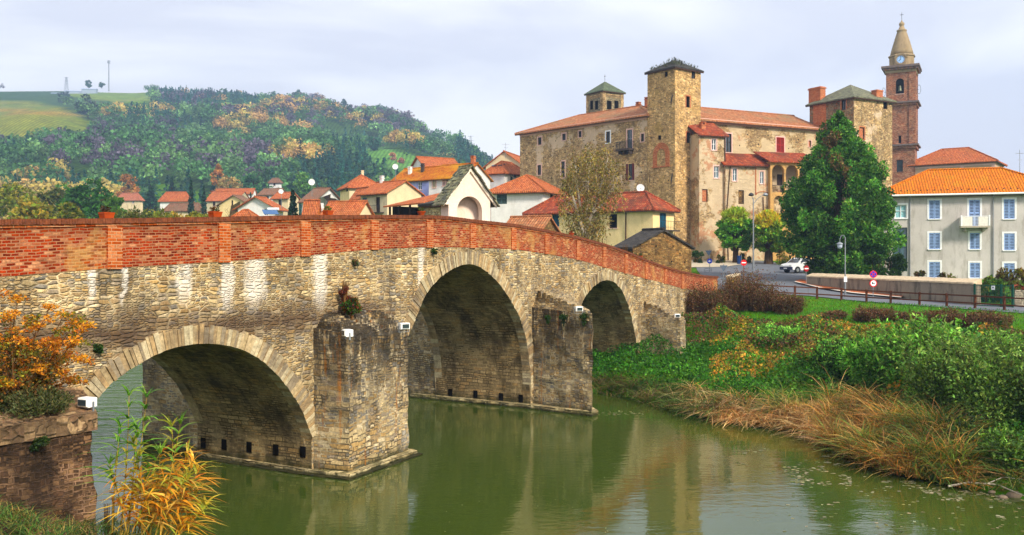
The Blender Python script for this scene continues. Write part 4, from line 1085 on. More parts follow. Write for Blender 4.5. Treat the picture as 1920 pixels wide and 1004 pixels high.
h.walls(-2); h.roof('shed', zrel(287, 112.7, 5), M_RDRK, .45)
a0 = h.fr.front(1416, 340)[0]; z1 = h.fr.front(1430, 366)[1]
m = MB(); h.bx(m, 'f', a0, a0+.12, z1, h.ze-.2, 0, .06)
for i in range(8):
    t0, t1 = math.pi*i/8, math.pi*(i+1)/8-.02; c_ = (a0+L)/2; r_ = (L-a0)/2
    P = [(c_+q*math.cos(t_), z1+q*.45*math.sin(t_)) for q, t_ in ((r_*.84, t0), (r_, t0), (r_, t1), (r_*.84, t1))]
    m.extr(P, lambda a, b, d: (a, -d, b), -.02, .07)
m.build('relieving_arch', M_BRK2, h.o)
m = MB(); m.path([(L*.1, -.1, h.ze-.3), (L*.02, -.1, h.ze-6), (L*.06, -.1, .3)], [.05]*3, 6); m.build('drainpipe', M_EAVE, h.o)
m = MB(); m.path([(L*.83, -.12, h.ze-4.0), (L*.85, -.12, h.ze-6.2), (L*.91, -.12, .2)], [.05]*3, 6); m.build('drainpipe', M_EAVE, h.o)
# loggia
fr, L = between(G(1444.4, 110.0), G(1532, 111.6), 5.0)
lo = thing('castle_loggia', 'ochre arcaded loggia with round arches half hidden by the big conifer', 'loggia', fr)
ze = zrel(303, 110, 5)
zf = fr.front(1459, 361)[1]; zs = fr.front(1459, 322)[1]
cols_ = [fr.front(p, 330)[0] for p in (1447.6, 1470.6, 1473.4, 1496, 1499, 1522)]
hol = []
for i in (0, 2, 4):
    a, b = cols_[i], cols_[i+1]; c_, r_ = (a+b)/2, (b-a)/2
    hol.append([(a, zf+.0), (b, zf+.0)]+[(c_+r_*math.cos(math.pi*k/12), zs+r_*math.sin(math.pi*k/12)) for k in range(13)])
a, b = [fr.front(p, 380)[0] for p in (1451, 1470)]; zl = fr.front(1460, 378)[1]; c_, r_ = (a+b)/2, (b-a)/2
hol2 = [(a, zl-2.5), (b, zl-2.5)]+[(c_+r_*math.cos(math.pi*k/12), zl+r_*math.sin(math.pi*k/12)) for k in range(13)]
M_OCH = m_stone('ochre_masonry', CSTONE, (.58,.42,.24), .36, .16, .8, .08, .15, extra=patches((.60,.40,.20), (.52,.24,.14), .42, .62, .9, .6, .3), dark=(.25,.18,.12), darkamt=.4, tsc=.3)
outer = [(0, -2), (L, -2), (L, ze), (0, ze)]
pts = outer+[p for q in hol+[hol2] for p in q]
tri = tessellate_polygon([[Vector((p[0], p[1], 0)) for p in l] for l in [outer]+hol+[hol2]])
m = MB()
for t_ in tri: m.face([(pts[i][0], 0, pts[i][1]) for i in t_], uv=[pts[i] for i in t_])
for q in hol+[hol2]:
    for i in range(len(q)):
        a, b = q[i], q[(i+1) % len(q)]; m.face([(a[0],0,a[1]),(b[0],0,b[1]),(b[0],.4,b[1]),(a[0],.4,a[1])])
m.face([(0,0,-2),(0,4,-2),(0,4,ze),(0,0,ze)]); m.face([(L,0,-2),(L,4,-2),(L,4,ze),(L,0,ze)])
m.build('wall', M_OCH, lo)
m = MB(); m.face([(0,2.2,zf-.1),(L,2.2,zf-.1),(L,2.2,ze),(0,2.2,ze)]); m.face([(0,.4,zf),(L,.4,zf),(L,2.2,zf),(0,2.2,zf)]); m.face([(0,.4,zl-2.5),(L,.4,zl-2.5),(L,.6,zl+2),(0,.6,zl+2)]); m.build('back_wall', M_ANNEX, lo)
m = MB(); a, b = [fr.front(p, 340, 2.2)[0] for p in (1457, 1467.5)]; m.box(a, b, 2.1, 2.19, zf, zf+2.4); m.build('door', M_WOODD, lo)
m = MB()
for i in range(0, 6, 2):
    a, b = cols_[i], cols_[i+1]; m.box(a, b, .15, .18, zf+.85, zf+.9)
    k = a+.06
    while k < b: m.box(k, k+.02, .15, .18, zf, zf+.85); k += .14
m.build('railing', M_IRON, lo)
m = MB(); m.slab([[(-.4,-.45,ze),(L+.3,-.45,ze),(L+.3,3.4,zrel(284, 113, 5)),(-.4,3.4,zrel(284, 113, 5))]], .14); m.build('roof', M_RDRK, lo)

# broad corner tower
fr, L, D = corner(1601, 117, 1518, 1673, None, 5.0)
h = House('castle_tower', 'broad pale corner tower with grey slab roof and brick chimneys, beside the brick bell tower', 'tower', fr, L, D, zrel(178.5, 117, 5), {'f': m_stone('grey_brown_rubble', [(.34,.26,.17),(.28,.22,.15),(.40,.30,.20),(.42,.18,.10),(.25,.20,.14)], (.42,.34,.24), .4, .2, .8, .08, .12, extra=patches((.46,.17,.09), (.34,.28,.2), .6, .6, .8, .5)), 'r': M_CAST})
h.win('f', 1577.8,1586,186.5,206.6,'glass',M_BRK2,False,frame=M_WOODD)
h.win('r', 1656,1664,191,205,'dark',None,False); h.win('r', 1612,1620.8,239,261.5,'brick',M_BRK2,True)
h.walls(); zr = zrel(159, 122, 5); h.roof('hip', zr, M_SLATE, .4, th=.16, ridge=False)
putlogs(h, 'r', 0, 3, 19.5, 12, 1.7)
a = h.fr.front(1536, 186)[0]; m = MB(); h.bx(m, 'f', a-1.0, a+1.2, h.ze-4.6, h.ze-.2, .003, .05); m.build('brick_patch', M_BRK2, h.o)
def chim(h, px0, px1, py0, y, zb):
    X0 = h.fr.front(px0, 170, y)[0]; X1, zt = h.fr.front(px1, py0, y)
    m = MB(); m.box(X0, X1, y-.5, y+.5, zb, zt-.25); m.box(X0-.1, X1+.1, y-.6, y+.6, zt-.25, zt-.1); m.box(X0, X1, y-.5, y+.5, zt-.1, zt)
    m.build('chimney', M_BRK2, h.rf)
chim(h, 1521, 1543, 162.5, .8, h.ze-.1)
v0, z1_ = h.fr.side(1640, 169, h.L-.6); v1, _ = h.fr.side(1652, 169, h.L-.6); m = MB(); m.box(h.L-1.1, h.L-.3, v0, v1, h.ze-.1, z1_-.15); m.box(h.L-1.17, h.L-.23, v0-.07, v1+.07, z1_-.15, z1_); m.build('chimney', M_BRK2, h.rf)

# bell tower
al = R(28); XB = (1715.5-CX)/FPX*157; kA = (1661.5-CX)/FPX; Lb = (XB-kA*157)/(math.cos(al)+kA*math.sin(al))
fr = Fr(XB-Lb*math.cos(al), 157+Lb*math.sin(al), 6, -al)
zz = lambda py: zrel(py, 158, 6)
h = House('bell_tower', 'tall brick bell tower with clock, domed lantern and iron cross', 'bell tower', fr, Lb, 5.0, zz(131), M_BRKT)
ic = [h.fr.front(p, 160)[0] for p in (1679.5, 1695)]
# arched openings are cut as rectangles with a brick arch head set in
h.raw('f', ic[0], ic[1], zz(176), zz(147), 'dark', None, True, name='belfry_opening')
a_, b_ = [h.fr.front(p, 310)[0] for p in (1681, 1693)]; h.raw('f', a_, b_, zz(322.5), zz(300), 'glass', M_BRKT, True, frame=M_IRON)
a_, b_ = [h.fr.front(p, 262)[0] for p in (1684.5, 1690)]; h.raw('f', a_, b_, zz(269), zz(254.5), 'dark', None, False)
h.raw('r', 1.9, 3.1, zz(176), zz(147), 'dark', None, True, name='belfry_opening')
h.walls(); o_ = h.o
def band(py0, py1, ov_, mat):
    m = MB(); m.box(-ov_, Lb+ov_, -ov_, 5+ov_, zz(py1), zz(py0)); m.build('cornice', mat, o_)
M_TCOR = m_flat('tower_cornice_stone', (.20,.16,.15), .9, .3)
M_LANT = m_plaster('lantern_render', (.36,.29,.20), (.16,.12,.07), .6)
band(123, 127, .75, M_TCOR); band(127, 131, .45, M_BRKT); band(131.2, 136, .18, M_LANT)
band(191, 194, .65, M_TCOR); band(194, 198, .35, M_BRKT); band(271, 274, .6, M_TCOR); band(274, 279, .3, M_BRKT)
m = MB()
for k in range(9):
    a = -.4+k*(Lb+.8-.2)/8; m = MB(); m.box(a, a+.2, -.62, -.45, zz(131), zz(127)); m.build('bracket', M_TCOR, o_); m = MB(); m.box(Lb+.45, Lb+.62, -.4+k*.68, -.2+k*.68, zz(131), zz(127)); m.build('bracket', M_TCOR, o_)
m = MB()
for z0_, z1_ in ((zz(190.9), zz(136.1)), (zz(270.9), zz(198.1))):
    for a in (0, Lb-.95): m.box(a, a+.95, -.14, -.001, z0_, z1_)
    for a in (0, 4.05): m.box(Lb+.001, Lb+.14, a, a+.95, z0_, z1_)
m.build('pilasters', M_BRKT, o_)
m = MB(); c_, r_ = (ic[0]+ic[1])/2, (ic[1]-ic[0])/2
for i in range(12):
    t0, t1 = math.pi*i/12, math.pi*(i+1)/12
    zq = zz(147)-r_
    P = [(c_+r_*math.cos(t0), zq+r_*math.sin(t0)), (c_+r_*1.5*math.cos(t0), zq+r_*1.5*math.sin(t0)), (c_+r_*1.5*math.cos(t1), zq+r_*1.5*math.sin(t1)), (c_+r_*math.cos(t1), zq+r_*math.sin(t1))]
    m.extr(P, lambda a, b, d: (a, -d, b), -.18, .05)
m.build('arch_moulding', M_BRKT, o_)
m = MB(); m.lathe([(.06, 1.0), (.16, .98), (.24, .8), (.27, .5), (.34, .15), (.42, 0), (.38, -.02)], 14, (c_, .25, zz(171))); B = m.build('bell', m_flat('bronze', (.12,.13,.09), .4, .2, metal=.8), o_)
m = MB(); m.box(ic[0]-.1, ic[1]+.1, .2, .3, zz(171)+1.0, zz(171)+1.12); m.build('headstock', M_IRON, B)
# lantern and dome
cxl, cyl = Lb/2, 2.5; sc_ = 158/FPX
prof = [(24,123),(24,121),(22.5,120),(22.5,104),(24.5,102.5),(24.5,101),(20.8,99),(19.5,92),(17.3,84),(14.8,75),(12.2,66),(9.6,58),(8.2,53.5),(9.2,52.5),(9.2,51),(6,49.5),(4.6,45),(3.4,43),(4.8,41.5),(5,39),(4.2,37),(2.2,35.5),(1.2,33),(.3,31)]
m = MB(); m.lathe([(r*sc_*1.02, zz(p)) for r, p in prof[:7]], 8, (cxl, cyl, 0), rot=math.pi/8); m.build('lantern', M_LANT, o_)
m = MB(); m.lathe([(r*sc_, zz(p)) for r, p in prof[6:]], 20, (cxl, cyl, 0)); m.build('dome', M_LANT, o_, smooth=True)
m = MB(); zc_ = zz(31); m.tube((cxl, cyl, zc_-.1), (cxl, cyl, zz(17)), .035, n=6); m.box(cxl-.3, cxl+.3, cyl-.03, cyl+.03, zz(22), zz(22)+.07); m.build('cross', M_IRON, o_)
yf = cyl-22.5*sc_*1.02*math.cos(math.pi/8)
zc_ = zz(110.5); cr_ = 7.2*sc_
m = MB()
def disc(m, r0, r1, y0, y1, n=28, c=None):
    cx_, cz_ = c
    for i in range(n):
        t0, t1 = 2*math.pi*i/n, 2*math.pi*(i+1)/n
        P = [(cx_+r*math.cos(t), cz_+r*math.sin(t)) for r, t in ((r0, t0), (r1, t0), (r1, t1), (r0, t1))]
        m.face([(a, y0, b) for a, b in P]); m.face([(P[1][0],y0,P[1][1]),(P[2][0],y0,P[2][1]),(P[2][0],y1,P[2][1]),(P[1][0],y1,P[1][1])])
disc(m, cr_*.98, cr_*1.35, yf-.12, yf+.1, c=(cxl, zc_)); CK = m.build('clock', M_LANT, o_)
m = MB(); disc(m, .001, cr_*.99, yf-.05, yf+.05, c=(cxl, zc_)); m.build('dial', m_flat('clock_dial', (.42,.58,.80), .5, .05), CK)
m = MB()
for i in range(12):
    t_ = math.pi*i/6; d = Vector((math.sin(t_), 0, math.cos(t_))); e_ = Vector((d.z, 0, -d.x))
    m.obox(Vector((cxl, yf-.07, zc_))+d*cr_*.82, d*cr_*.10, e_*.022, (0, .012, 0))
for ang, ln, wd in ((R(235), .55, .045), (R(5), .8, .03)):
    d = Vector((math.sin(ang), 0, math.cos(ang))); e_ = Vector((d.z, 0, -d.x)); m.obox(Vector((cxl, yf-.08, zc_))+d*cr_*ln*.45, d*cr_*ln*.55, e_*wd, (0, .012, 0))
m.build('hands_and_marks', M_IRON, CK)
m = MB()   # hood mould over the clock
for i in range(10):
    t0, t1 = math.pi*(.08+.84*i/10), math.pi*(.08+.84*(i+1)/10)
    P = [(cxl+q*math.cos(t_), zc_+q*math.sin(t_)) for q, t_ in ((cr_*1.4, t0), (cr_*1.65, t0), (cr_*1.65, t1), (cr_*1.4, t1))]
    m.extr(P, lambda a, b, d: (a, d, b), yf-.2, yf+.3)
m.build('hood_mould', M_LANT, CK)
for sx_ in (-.55, Lb+.55):  # loudspeaker brackets
    m = MB(); 
    for i in range(12):
        t0, t1 = 2*math.pi*i/12, 2*math.pi*(i+1)/12; r_ = .8
        m.tube((sx_+r_*.35*math.cos(t0), 1.5+r_*.3*math.sin(t0)*0, zz(168)+r_*math.sin(t0)), (sx_+r_*.35*math.cos(t1), 1.5, zz(168)+r_*math.sin(t1)), .03, n=5)
    m.tube((sx_, 1.5, zz(168)), (0 if sx_ < 0 else Lb, 1.5, zz(168)), .03, n=5); m.build('bell_wheel', M_IRON, o_)

# romanesque campanile behind the wing
fr, L, D = corner(1130.5, 148, 1099.5, 1169, None, 8)
h = House('campanile', 'small grey stone campanile with paired arched openings rising behind the castle roof', 'bell tower', fr, L, D, zrel(167, 148, 8), m_stone('grey_stone', [(.32,.28,.20),(.38,.33,.23),(.26,.23,.18),(.42,.36,.25)], (.40,.35,.26), .4, .2, .6, .06, .06))
for w_, q in (('f', (1106,1112)), ('f', (1115,1121.5)), ('r', (1138,1147)), ('r', (1152,1160))): h.win(w_, q[0], q[1], 189, 206, 'dark', None, False, name='belfry_opening')
h.walls(); h.roof('hip', zrel(153, 151, 8), m_slate('green_slab_roof', [(.12,.15,.10),(.17,.20,.13),(.10,.12,.09)]), .3, ridge=False)
for w_, ln in (('f', h.L), ('r', h.D)):
    m = MB(); n = 9
    for i in range(n): a = ln*(.2+.6*i/(n-1)); h.bx(m, w_, a-.07, a+.07, h.ze-1.25, h.ze-.85, .002, .08)
    h.bx(m, w_, ln*.16, ln*.84, h.ze-.85, h.ze-.72, .002, .09)
    for a in (.0, ln-.6): h.bx(m, w_, a, a+.6, -1, h.ze-.1, .002, .07)
    m.build('corbel_band', M_CAST, h.o)
m = MB(); m.tube((h.L/2, h.D/2, h.ze+1.2), (h.L/2, h.D/2, zrel(140, 151, 8)), .03, n=5); m.box(h.L/2-.25, h.L/2+.25, h.D/2-.02, h.D/2+.02, zrel(144, 151, 8), zrel(144, 151, 8)+.05); m.build('cross', M_IRON, h.o)

# church body right of the bell tower
h = vhouse('church', 'pale brick church nave with bright red hipped roof behind the grey house', 1866, 150, 1700, 1882, 36, 299, 273.5, 'hip', m_plaster('pale_church_brick', (.52,.40,.30), (.4,.22,.15), .3), M_RRED, [('f', 1725, 1733, 306, 320, 'dark')] and [], 6, .5, 'church', None)
m = MB(); h.bx(m, 'f', .1, h.L-.1, h.ze-.9, h.ze-.6, .002, .1); 
for a in (3.6, h.L-.5, h.L*.62): h.bx(m, 'f', a, a+.5, -1, h.ze-.9, .002, .12)
m.build('cornice', M_PINKS, h.o)

# ================================================================ grey house
fr, L = between(G(1648, 85.3), G(2010, 80.2), 3.6)
h = House('grey_house', 'large grey plastered house with pale blue shutters, white balcony and orange tiled roof', 'house', fr, L, 9.5, zrel(362.5, 85, 3.6), M_GREYP)
for q in ((1742,1762.5,376,410.5),(1882,1902.5,374,410.5),(1742,1762.5,437,467.5),(1818.5,1837,437,467.5),(1882.5,1902.5,438,469.5),(1742,1762.5,491.5,521),(1818.5,1837.5,493,521),(1882.5,1902.5,494,522),(1955,1975,375,411),(1955,1975,438,470)):
    h.win('f', *q, 'shut', M_WHITE, True, col=M_BLUE)
h.win('f', 1817,1837.5,375,424,'shut',M_WHITE,False,col=M_BLUE,name='balcony_door')
h.win('f', 1678,1700,384.5,409.5,'glass',M_WHITE,True,col=m_flat('pale_teal_glass', (.30,.48,.50), .3, .3))
h.win('f', 1674,1701,427,509,'glass',None,False,col=M_GLASST,frame=m_flat('teal_frame', (.02,.09,.11), .5),name='glazed_bay')
h.win('f', 1653,1659,462,480,'glass',M_WHITE,True)
h.walls(); h.roof('hip', zrel(322, 89.6, 3.6), M_RORA, .5, th=.12)
m = MB(); m.tube((-.5, -.58, h.e-.06), (L+.5, -.58, h.e-.06), .085, n=8); m.build('gutter', M_WHITE, h.rf)
for p_ in (1706, 1862):
    a = h.fr.front(p_, 400)[0]; m = MB(); m.path([(a, -.5, h.e-.1), (a, -.09, h.e-.6), (a, -.09, 0)], [.05]*3, 7); m.build('drainpipe', M_METAL, h.o)
m = MB(); n = 28
for i in range(n):
    x = -.1+(L+.2)*(i+.5)/n; k = .75; z = h.e+(zrel(322, 89.6, 3.6)-h.e)*k/(h.D/2+.5); m.box(x-.06, x+.06, -.5+k, -.5+k+.03, z, z+.1)
m.build('snow_guards', M_DKBRN, h.rf)
a0, a1 = [h.fr.front(p, 424)[0] for p in (1798.5, 1853)]; zb = h.fr.front(1826, 424.5)[1]
m = MB(); h.bx(m, 'f', a0, a1, zb-.16, zb, .002, 1.0)
for a in (a0+.35, a1-.55): h.bx(m, 'f', a, a+.18, zb-.5, zb-.16, .002, .6)
B = m.build('balcony', m_flat('balcony_stone', (.45,.41,.34), .9), h.o)
zt = zb+.85
for a, b in ((a0, a0+.95), (a1-.95, a1)):
    q = [(a,-.98),(b,-.98),(b,-.93),(a+.05,-.93),(a+.05,-.03),(a,-.03)] if a == a0 else [(a,-.98),(b,-.98),(b,-.03),(b-.05,-.03),(b-.05,-.93),(a,-.93)]
    m = MB(); m.extr(q, lambda x, y, z: (x, y, z), zb, zt-.03); m.build('balcony_panel', m_flat('cream_panel', (.70,.67,.62), .8), B)
m = MB(); h.bx(m, 'f', a0-.03, a1+.03, zt, zt+.05, .92, 1.0)
k = a0+1.0
while k < a1-.98: h.bx(m, 'f', k, k+.025, zb, zt, .94, .97); k += .11
for a in (a0, a1-.12): h.bx(m, 'f', a, a+.12, zb, zt+.12, .9, 1.02)
m.build('railing', M_WHITE, B)
GREYH = h
# ================================================================ houses by the river and up the village
h = vhouse('stone_barn', 'low brown rubble barn with a wide gable at the far end of the bridge', 1187, 66, 1153, 1296.5, 62, 462, 431, 'gr', M_RSTONE, M_SLATD, z0=4.2, ov=.25, cat='barn', group=None, fascia=M_WOODD)
m = MB()
for px, py in ((1200,459),(1230,462),(1262,462),(1222,490),(1259,491),(1284,492),(1275,476)):
    v, z = h.fr.side(px, py, h.L); m.box(h.L-.02, h.L+.006, v-.06, v+.06, z-.06, z+.06)
m.build('putlog_holes', M_DARK, h.o)
h = vhouse('yellow_house', 'yellow plastered house with weathered red hipped roof and teal shutters behind the birch', 1224, 90, 991, 1263.5, 40, 386, 363, 'hip', {'f': M_YEL, 'r': M_YELP}, M_RDRK,
    [('r', 1237,1249,400,431,dict(style='shut', col=M_TEAL, sill=False)), ('f', 1036,1048.5,401,425,dict(style='shut', col=M_TEAL)), ('f', 1079,1091,401,424,dict(style='dark')), ('f', 1142,1157,402,428,dict(style='dark')), ('f', 1001,1012,402,407,dict(style='shut', col=M_TEAL))], z0=4.6, ov=.5, group=None)
m = MB(); a = h.fr.front(1174, 400)[0]; m.tube((a, -.08, 0), (a, -.08, h.ze), .06, n=6); m.build('drainpipe', M_EAVE, h.o)
m = MB(); v0, z_ = h.fr.side(1229, 431, h.L); v1, _ = h.fr.side(1262, 431, h.L); m.box(h.L+.002, h.L+.8, v0, v1, z_-.12, z_)
B = m.build('balcony', M_DKBRN, h.o); m = MB()
for i in range(12): q = v0+(v1-v0)*i/11; m.box(h.L+.76, h.L+.78, q-.01, q+.01, z_, z_+.85)
m.box(h.L+.75, h.L+.79, v0, v1, z_+.85, z_+.89); m.build('railing', M_IRON, B)
h = vhouse('white_house', 'white plastered house with a fresh orange hipped roof just right of the chapel', 1018, 104, 921, 1061, 22, 354, 325, 'hip', M_WHP, M_RRED,
    [('f', 931.5,950.5,362,383,dict(style='shut', col=M_GRNS, sill=False)), ('r', 1031.5,1038,364,377,dict(style='dark', sill=False))], z0=6, ov=.6, group=None)
h = vhouse('low_outbuilding', 'low outbuilding with sagging orange tile roof and dark stone gable behind the parapet', 1012, 70, 943, 1046, 30, 432, 407, 'gr', M_RSTONE, M_ROLD, z0=4.5, ov=.3, cat='outbuilding', group=None)
VG = 'houses of the village beyond the bridge'
h = vhouse('village_house', 'red roofed white house with two roof lights against the castle wing', 946, 132, 908, 990, 35, 320, 301, 'hip', M_WHP, M_RRED, [('r', 960,968.5,323.8,333,dict(style='dark', sill=False))], z0=9)
m = MB()
for u_ in (.3, .62): m.obox((h.L*u_, h.D*.18 if u_ < .5 else h.D*.2, h.ze+1.0), (.4, 0, 0), (0, .35, .12), (0, -.01, .04))
m.build('roof_light', M_GLASS, h.rf)
vhouse('village_house', 'house with a broad plastered gable under the television aerial, highest beside the castle', 980, 142, 911, 1010, 18, 309, 284, 'gf', M_CREAM, M_RRED, z0=9)
h = vhouse('village_house', 'white end house whose gable shows just behind the chapel roof', 866, 122, 804, 919, 32, 330, 307, 'gr', M_WHP, M_RLICH, [('f', 811,817,336,352.5,dict(style='shut', col=M_BEI, sur=M_PINKS)), ('f', 829,841,333,349,dict(style='shut', col=M_PINKS)), ('r', 905,909,345,352,dict(style='dark', sill=False))], z0=8)
h.chimney(h.L-.5, h.D/2, h.gable['r']-.2, .9, .5)
h = vhouse('village_house', 'lilac walled house with mossy orange roof and two pot chimneys', 804, 130, 737, 850, 32, 334, 313, 'gr', M_LIL, M_RLICH, z0=8)
h.chimney(h.L*.3, h.D*.25, h.ze+.6, 1.0, .45, M_WHP); h.chimney(h.L*.62, h.D*.3, h.ze+.8, 1.2, .4, M_DKBRN)
vhouse('village_house', 'grey gabled house with large red roof, topmost of the village cluster', 803, 156, 766, 868, 62, 318, 294.5, 'gf', M_WHP, M_RRED, z0=9, ov=.6)
h = vhouse('village_house', 'yellow and cream house with bright orange hipped roof and two small attic windows', 655, 140, 638, 716, 66, 348, 328, 'hip', {'f': M_YELP, 'r': M_CREAM}, M_RRED, [('f', 641,644.6,351.5,359.5,dict(style='dark', sill=False)), ('f', 648.5,652.2,350,359.5,dict(style='dark', sill=False))], z0=8)
h.chimney(h.L*.5, h.D*.55, h.ze+.7, 1.6, .35, M_CREAM)
h = vhouse('village_house', 'beige house with stained wall, brown door and grey green shutters', 726, 112, 676, 790, 40, 359, 339.5, 'gr', {'f': M_BEI, 'r': M_CREAM}, M_RRED, [('f', 679.5,688,371,389,dict(style='shut', col=M_GRNS)), ('f', 704.7,712.2,370,398,dict(style='door', sill=False))], z0=7)
a = h.fr.front(709, 398)[0]; zb = h.fr.front(709, 398)[1]; m = MB(); m.box(a-1.1, a+1.1, -.7, -.003, zb-.14, zb-.02)
B = m.build('balcony', M_DKBRN, h.o); m = MB()
for i in range(14): m.box(a-1.1+2.2*i/13-.01, a-1.1+2.2*i/13+.01, -.7, -.68, zb, zb+.8)
m.box(a-1.1, a+1.1, -.71, -.67, zb+.8, zb+.84); m.build('railing', M_IRON, B)
h.chimney(h.L*.15, h.D*.5, h.gable['r']-.4, .9, .4, M_WHP)
vhouse('village_house', 'low red roofed annex tucked against the beige house', 680, 118, 662, 700, 50, 366, 352, 'gr', M_BEI, M_RRED, z0=7)
vhouse('village_house', 'white gabled house with half brown roof left of the yellow attic house', 590, 168, 566, 641, 25, 375, 353, 'gr', M_WHP, M_RBRN, [('r', 621,628.5,364,372,dict(style='dark', sill=False)), ('r', 597,607,381,391,dict(style='shut', col=M_WOODD))], z0=8, ov=.7)
vhouse('village_house', 'plain orange roof slope rising behind the small fir', 592, 118, 570, 600, 10, 402, 376, 'gr', M_RORA, M_RRED, z0=6)
vhouse('village_house', 'broad low orange roof directly behind the parapet planter', 668, 100, 603, 700, 20, 404, 378, 'gr', M_CREAM, M_RRED, z0=6)
vhouse('village_house', 'white gabled house with thick dark roof edges next to the small fir', 516, 150, 446, 531, 16, 389, 369, 'gf', M_WHP, M_RRED, z0=6, ov=.9, fascia=M_DKBRN)
vhouse('village_house', 'small house with tiny red hip roof peeping over the parapet', 470, 105, 442, 480, 12, 403, 394, 'hip', M_CREAM, M_RRED, z0=6)
vhouse('village_house', 'cream house with narrow red roof behind the dark edged gable', 540, 178, 511, 560, 20, 370, 361, 'gr', M_CREAM, M_RRED, z0=8)
vhouse('village_house', 'yellow gabled house with white roof edges behind the parapet', 466, 190, 411, 482, 22, 382, 366.5, 'gf', M_YELP, M_RBRN, [('f', 433.5,437,376,385,dict(style='dark', sill=False)), ('f', 450.5,457,377,385,dict(style='glass', sill=False))], z0=6, ov=.6, fascia=M_WHITE)
vhouse('village_house', 'long house with wide faded red roof behind the yellow gable', 445, 245, 387, 470, 12, 374.5, 359, 'gr', M_BEI, M_RRED, z0=8)
vhouse('village_house', 'long white house with thin red roof, farthest of the row below the wood', 474, 285, 404, 480, 8, 361, 354, 'gr', M_WHP, M_RRED, z0=10)
vhouse('village_house', 'white walled house with red hipped roof between two dark conifers', 352, 255, 300, 360, 8, 373, 360, 'hip', M_WHP, M_RRED, [('f', 316,320,376,380,dict(style='dark', sill=False))], z0=8)
vhouse('village_house', 'pink roofed bungalow lying low in front of the white walled house', 376, 225, 309, 383, 8, 391, 381, 'hip', M_CREAM, M_RBRN, z0=7)
vhouse('village_house', 'pale red roofed house alone among trees at the foot of the wood', 260, 290, 219, 268, 12, 372, 362, 'hip', M_CREAM, m_tiles('faded_roof', [(.45,.2,.14),(.5,.25,.18)]), z0=10)
vhouse('village_house', 'white house with pinkish roof behind the red television dish', 518, 225, 485, 540, 12, 364, 354, 'gr', M_WHP, M_RBRN, z0=8)
vhouse('hillside_house', 'small white tower like house standing at the edge of the wood', 524, 330, 505, 528, 12, 340, 334, 'hip', M_WHP, M_RBRN, z0=18, group='white houses on the wooded slope')
vhouse('hillside_house', 'tiny white house high among the trees of the slope', 539, 430, 522, 543, 12, 311, 304.5, 'gr', M_WHP, M_RBRN, z0=32, group='white houses on the wooded slope')
# open shed and slab-roofed stone hut beside the chapel
fr, L = between(G(729, 66), G(787, 62.5), 5.5)
sh = thing('open_shed', 'open fronted shed with bright orange lean-to roof beside the chapel', 'shed', fr)
ze = zrel(384, 64, 5.5); m = MB()
for a in (0, L*.33, L*.66, L-.12): m.box(a, a+.12, 0, .12, -1.5, ze)
m.build('post', M_WOODD, sh)
m = MB(); m.box(0, L, 3.4, 3.5, -1.5, ze+.8); m.box(0, .1, .3, 3.4, -1.5, ze); m.box(L-.1, L, .3, 3.4, -1.5, ze); m.build('back_wall', M_DKBRN, sh)  # dark brown walls make the open front look dark
rr = random.Random(5); m = MB()
for i in range(14): a = .2+(L-.5)*i/13; m.box(a, a+.1, 1.0+rr.random(), 1.1+rr.random(), -1, ze-rr.uniform(.1, .6))
m.build('stored_boards', M_WOODD, sh)
zr = zrel(364, 68, 5.5); m = MB(); m.slab([[(-.3,-.3,ze),(L+1.0,-.3,ze),(L+1.6,3.6,zr),(-.1+1.0,3.6,zr)]], .1); m.build('roof', M_RRED, sh)
fr, L = between(G(789, 58), G(829, 56), 6)
h = House('stone_hut', 'little rubble hut with dark slab roof between shed and chapel', 'hut', fr, L, 2, zrel(382, 57, 6), M_RUB)
h.walls(); h.roof('shed', zrel(370, 59, 6), M_SLATD, .15)
# ================================================================ wayside chapel on the bridge
fr, L, D = corner(841, 37.2, 827, 919, 58, 6.3)
ch = thing('wayside_chapel', 'small pale plastered chapel with stone slab roof and gated arch beside the bridge parapet', 'chapel', fr)
zt = lambda py, Y=37.5: zrel(py, Y, 6.3)
ze = zt(372); za = zt(318, 38); T = lambda a, z, o_: (L+o_, a, z)
s0 = fr.side(857, 400, L)[0]; s1 = fr.side(904, 400, L)[0]; ztop = fr.side(880, 368.5, L)[1]; zs = ztop-(s1-s0)/2*1.02
c_, r_ = (s0+s1)/2, (s1-s0)/2
outer = [(0, -1), (s0, -1)]+[(c_-r_*math.cos(math.pi*k/16), zs+(ztop-zs)*math.sin(math.pi*k/16)) for k in range(17)]+[(s1, -1), (D, -1), (D, ze), (D/2, za), (0, ze)]
tri = tessellate_polygon([[Vector((p[0], p[1], 0)) for p in outer]]); m = MB()
for o_ in (0, -.3):
    for t_ in tri: m.face([T(*outer[i], o_) for i in t_], uv=[outer[i] for i in t_])
for i in range(len(outer)):
    a, b = outer[i], outer[(i+1) % len(outer)]; m.face([T(*a, 0), T(*b, 0), T(*b, -.3), T(*a, -.3)])
m.box(0, L-.301, 0, .12, -1, ze); m.box(0, L-.301, D-.12, D, -1, ze)
m.face([(0,0,-1),(0,D,-1),(0,D,ze),(0,D/2,za),(0,0,ze)]); m.face([(.1,.12,-1),(.1,D-.12,-1),(.1,D-.12,ze),(.1,D/2,za-.1),(.1,.12,ze)])
m.build('wall', M_SHELL, ch)
m = MB()   # raking white moulding and eaves band
def rake(a, z, b, z2, t=.16):
    m.face([T(a, z, .09), T(b, z2, .09), T(b, z2-t, .09), T(a, z-t, .09)]); m.face([T(a, z-t, .09), T(b, z2-t, .09), T(b, z2-t, 0), T(a, z-t, 0)]); m.face([T(a, z, .09), T(b, z2, .09), T(b, z2, -.1), T(a, z, -.1)])
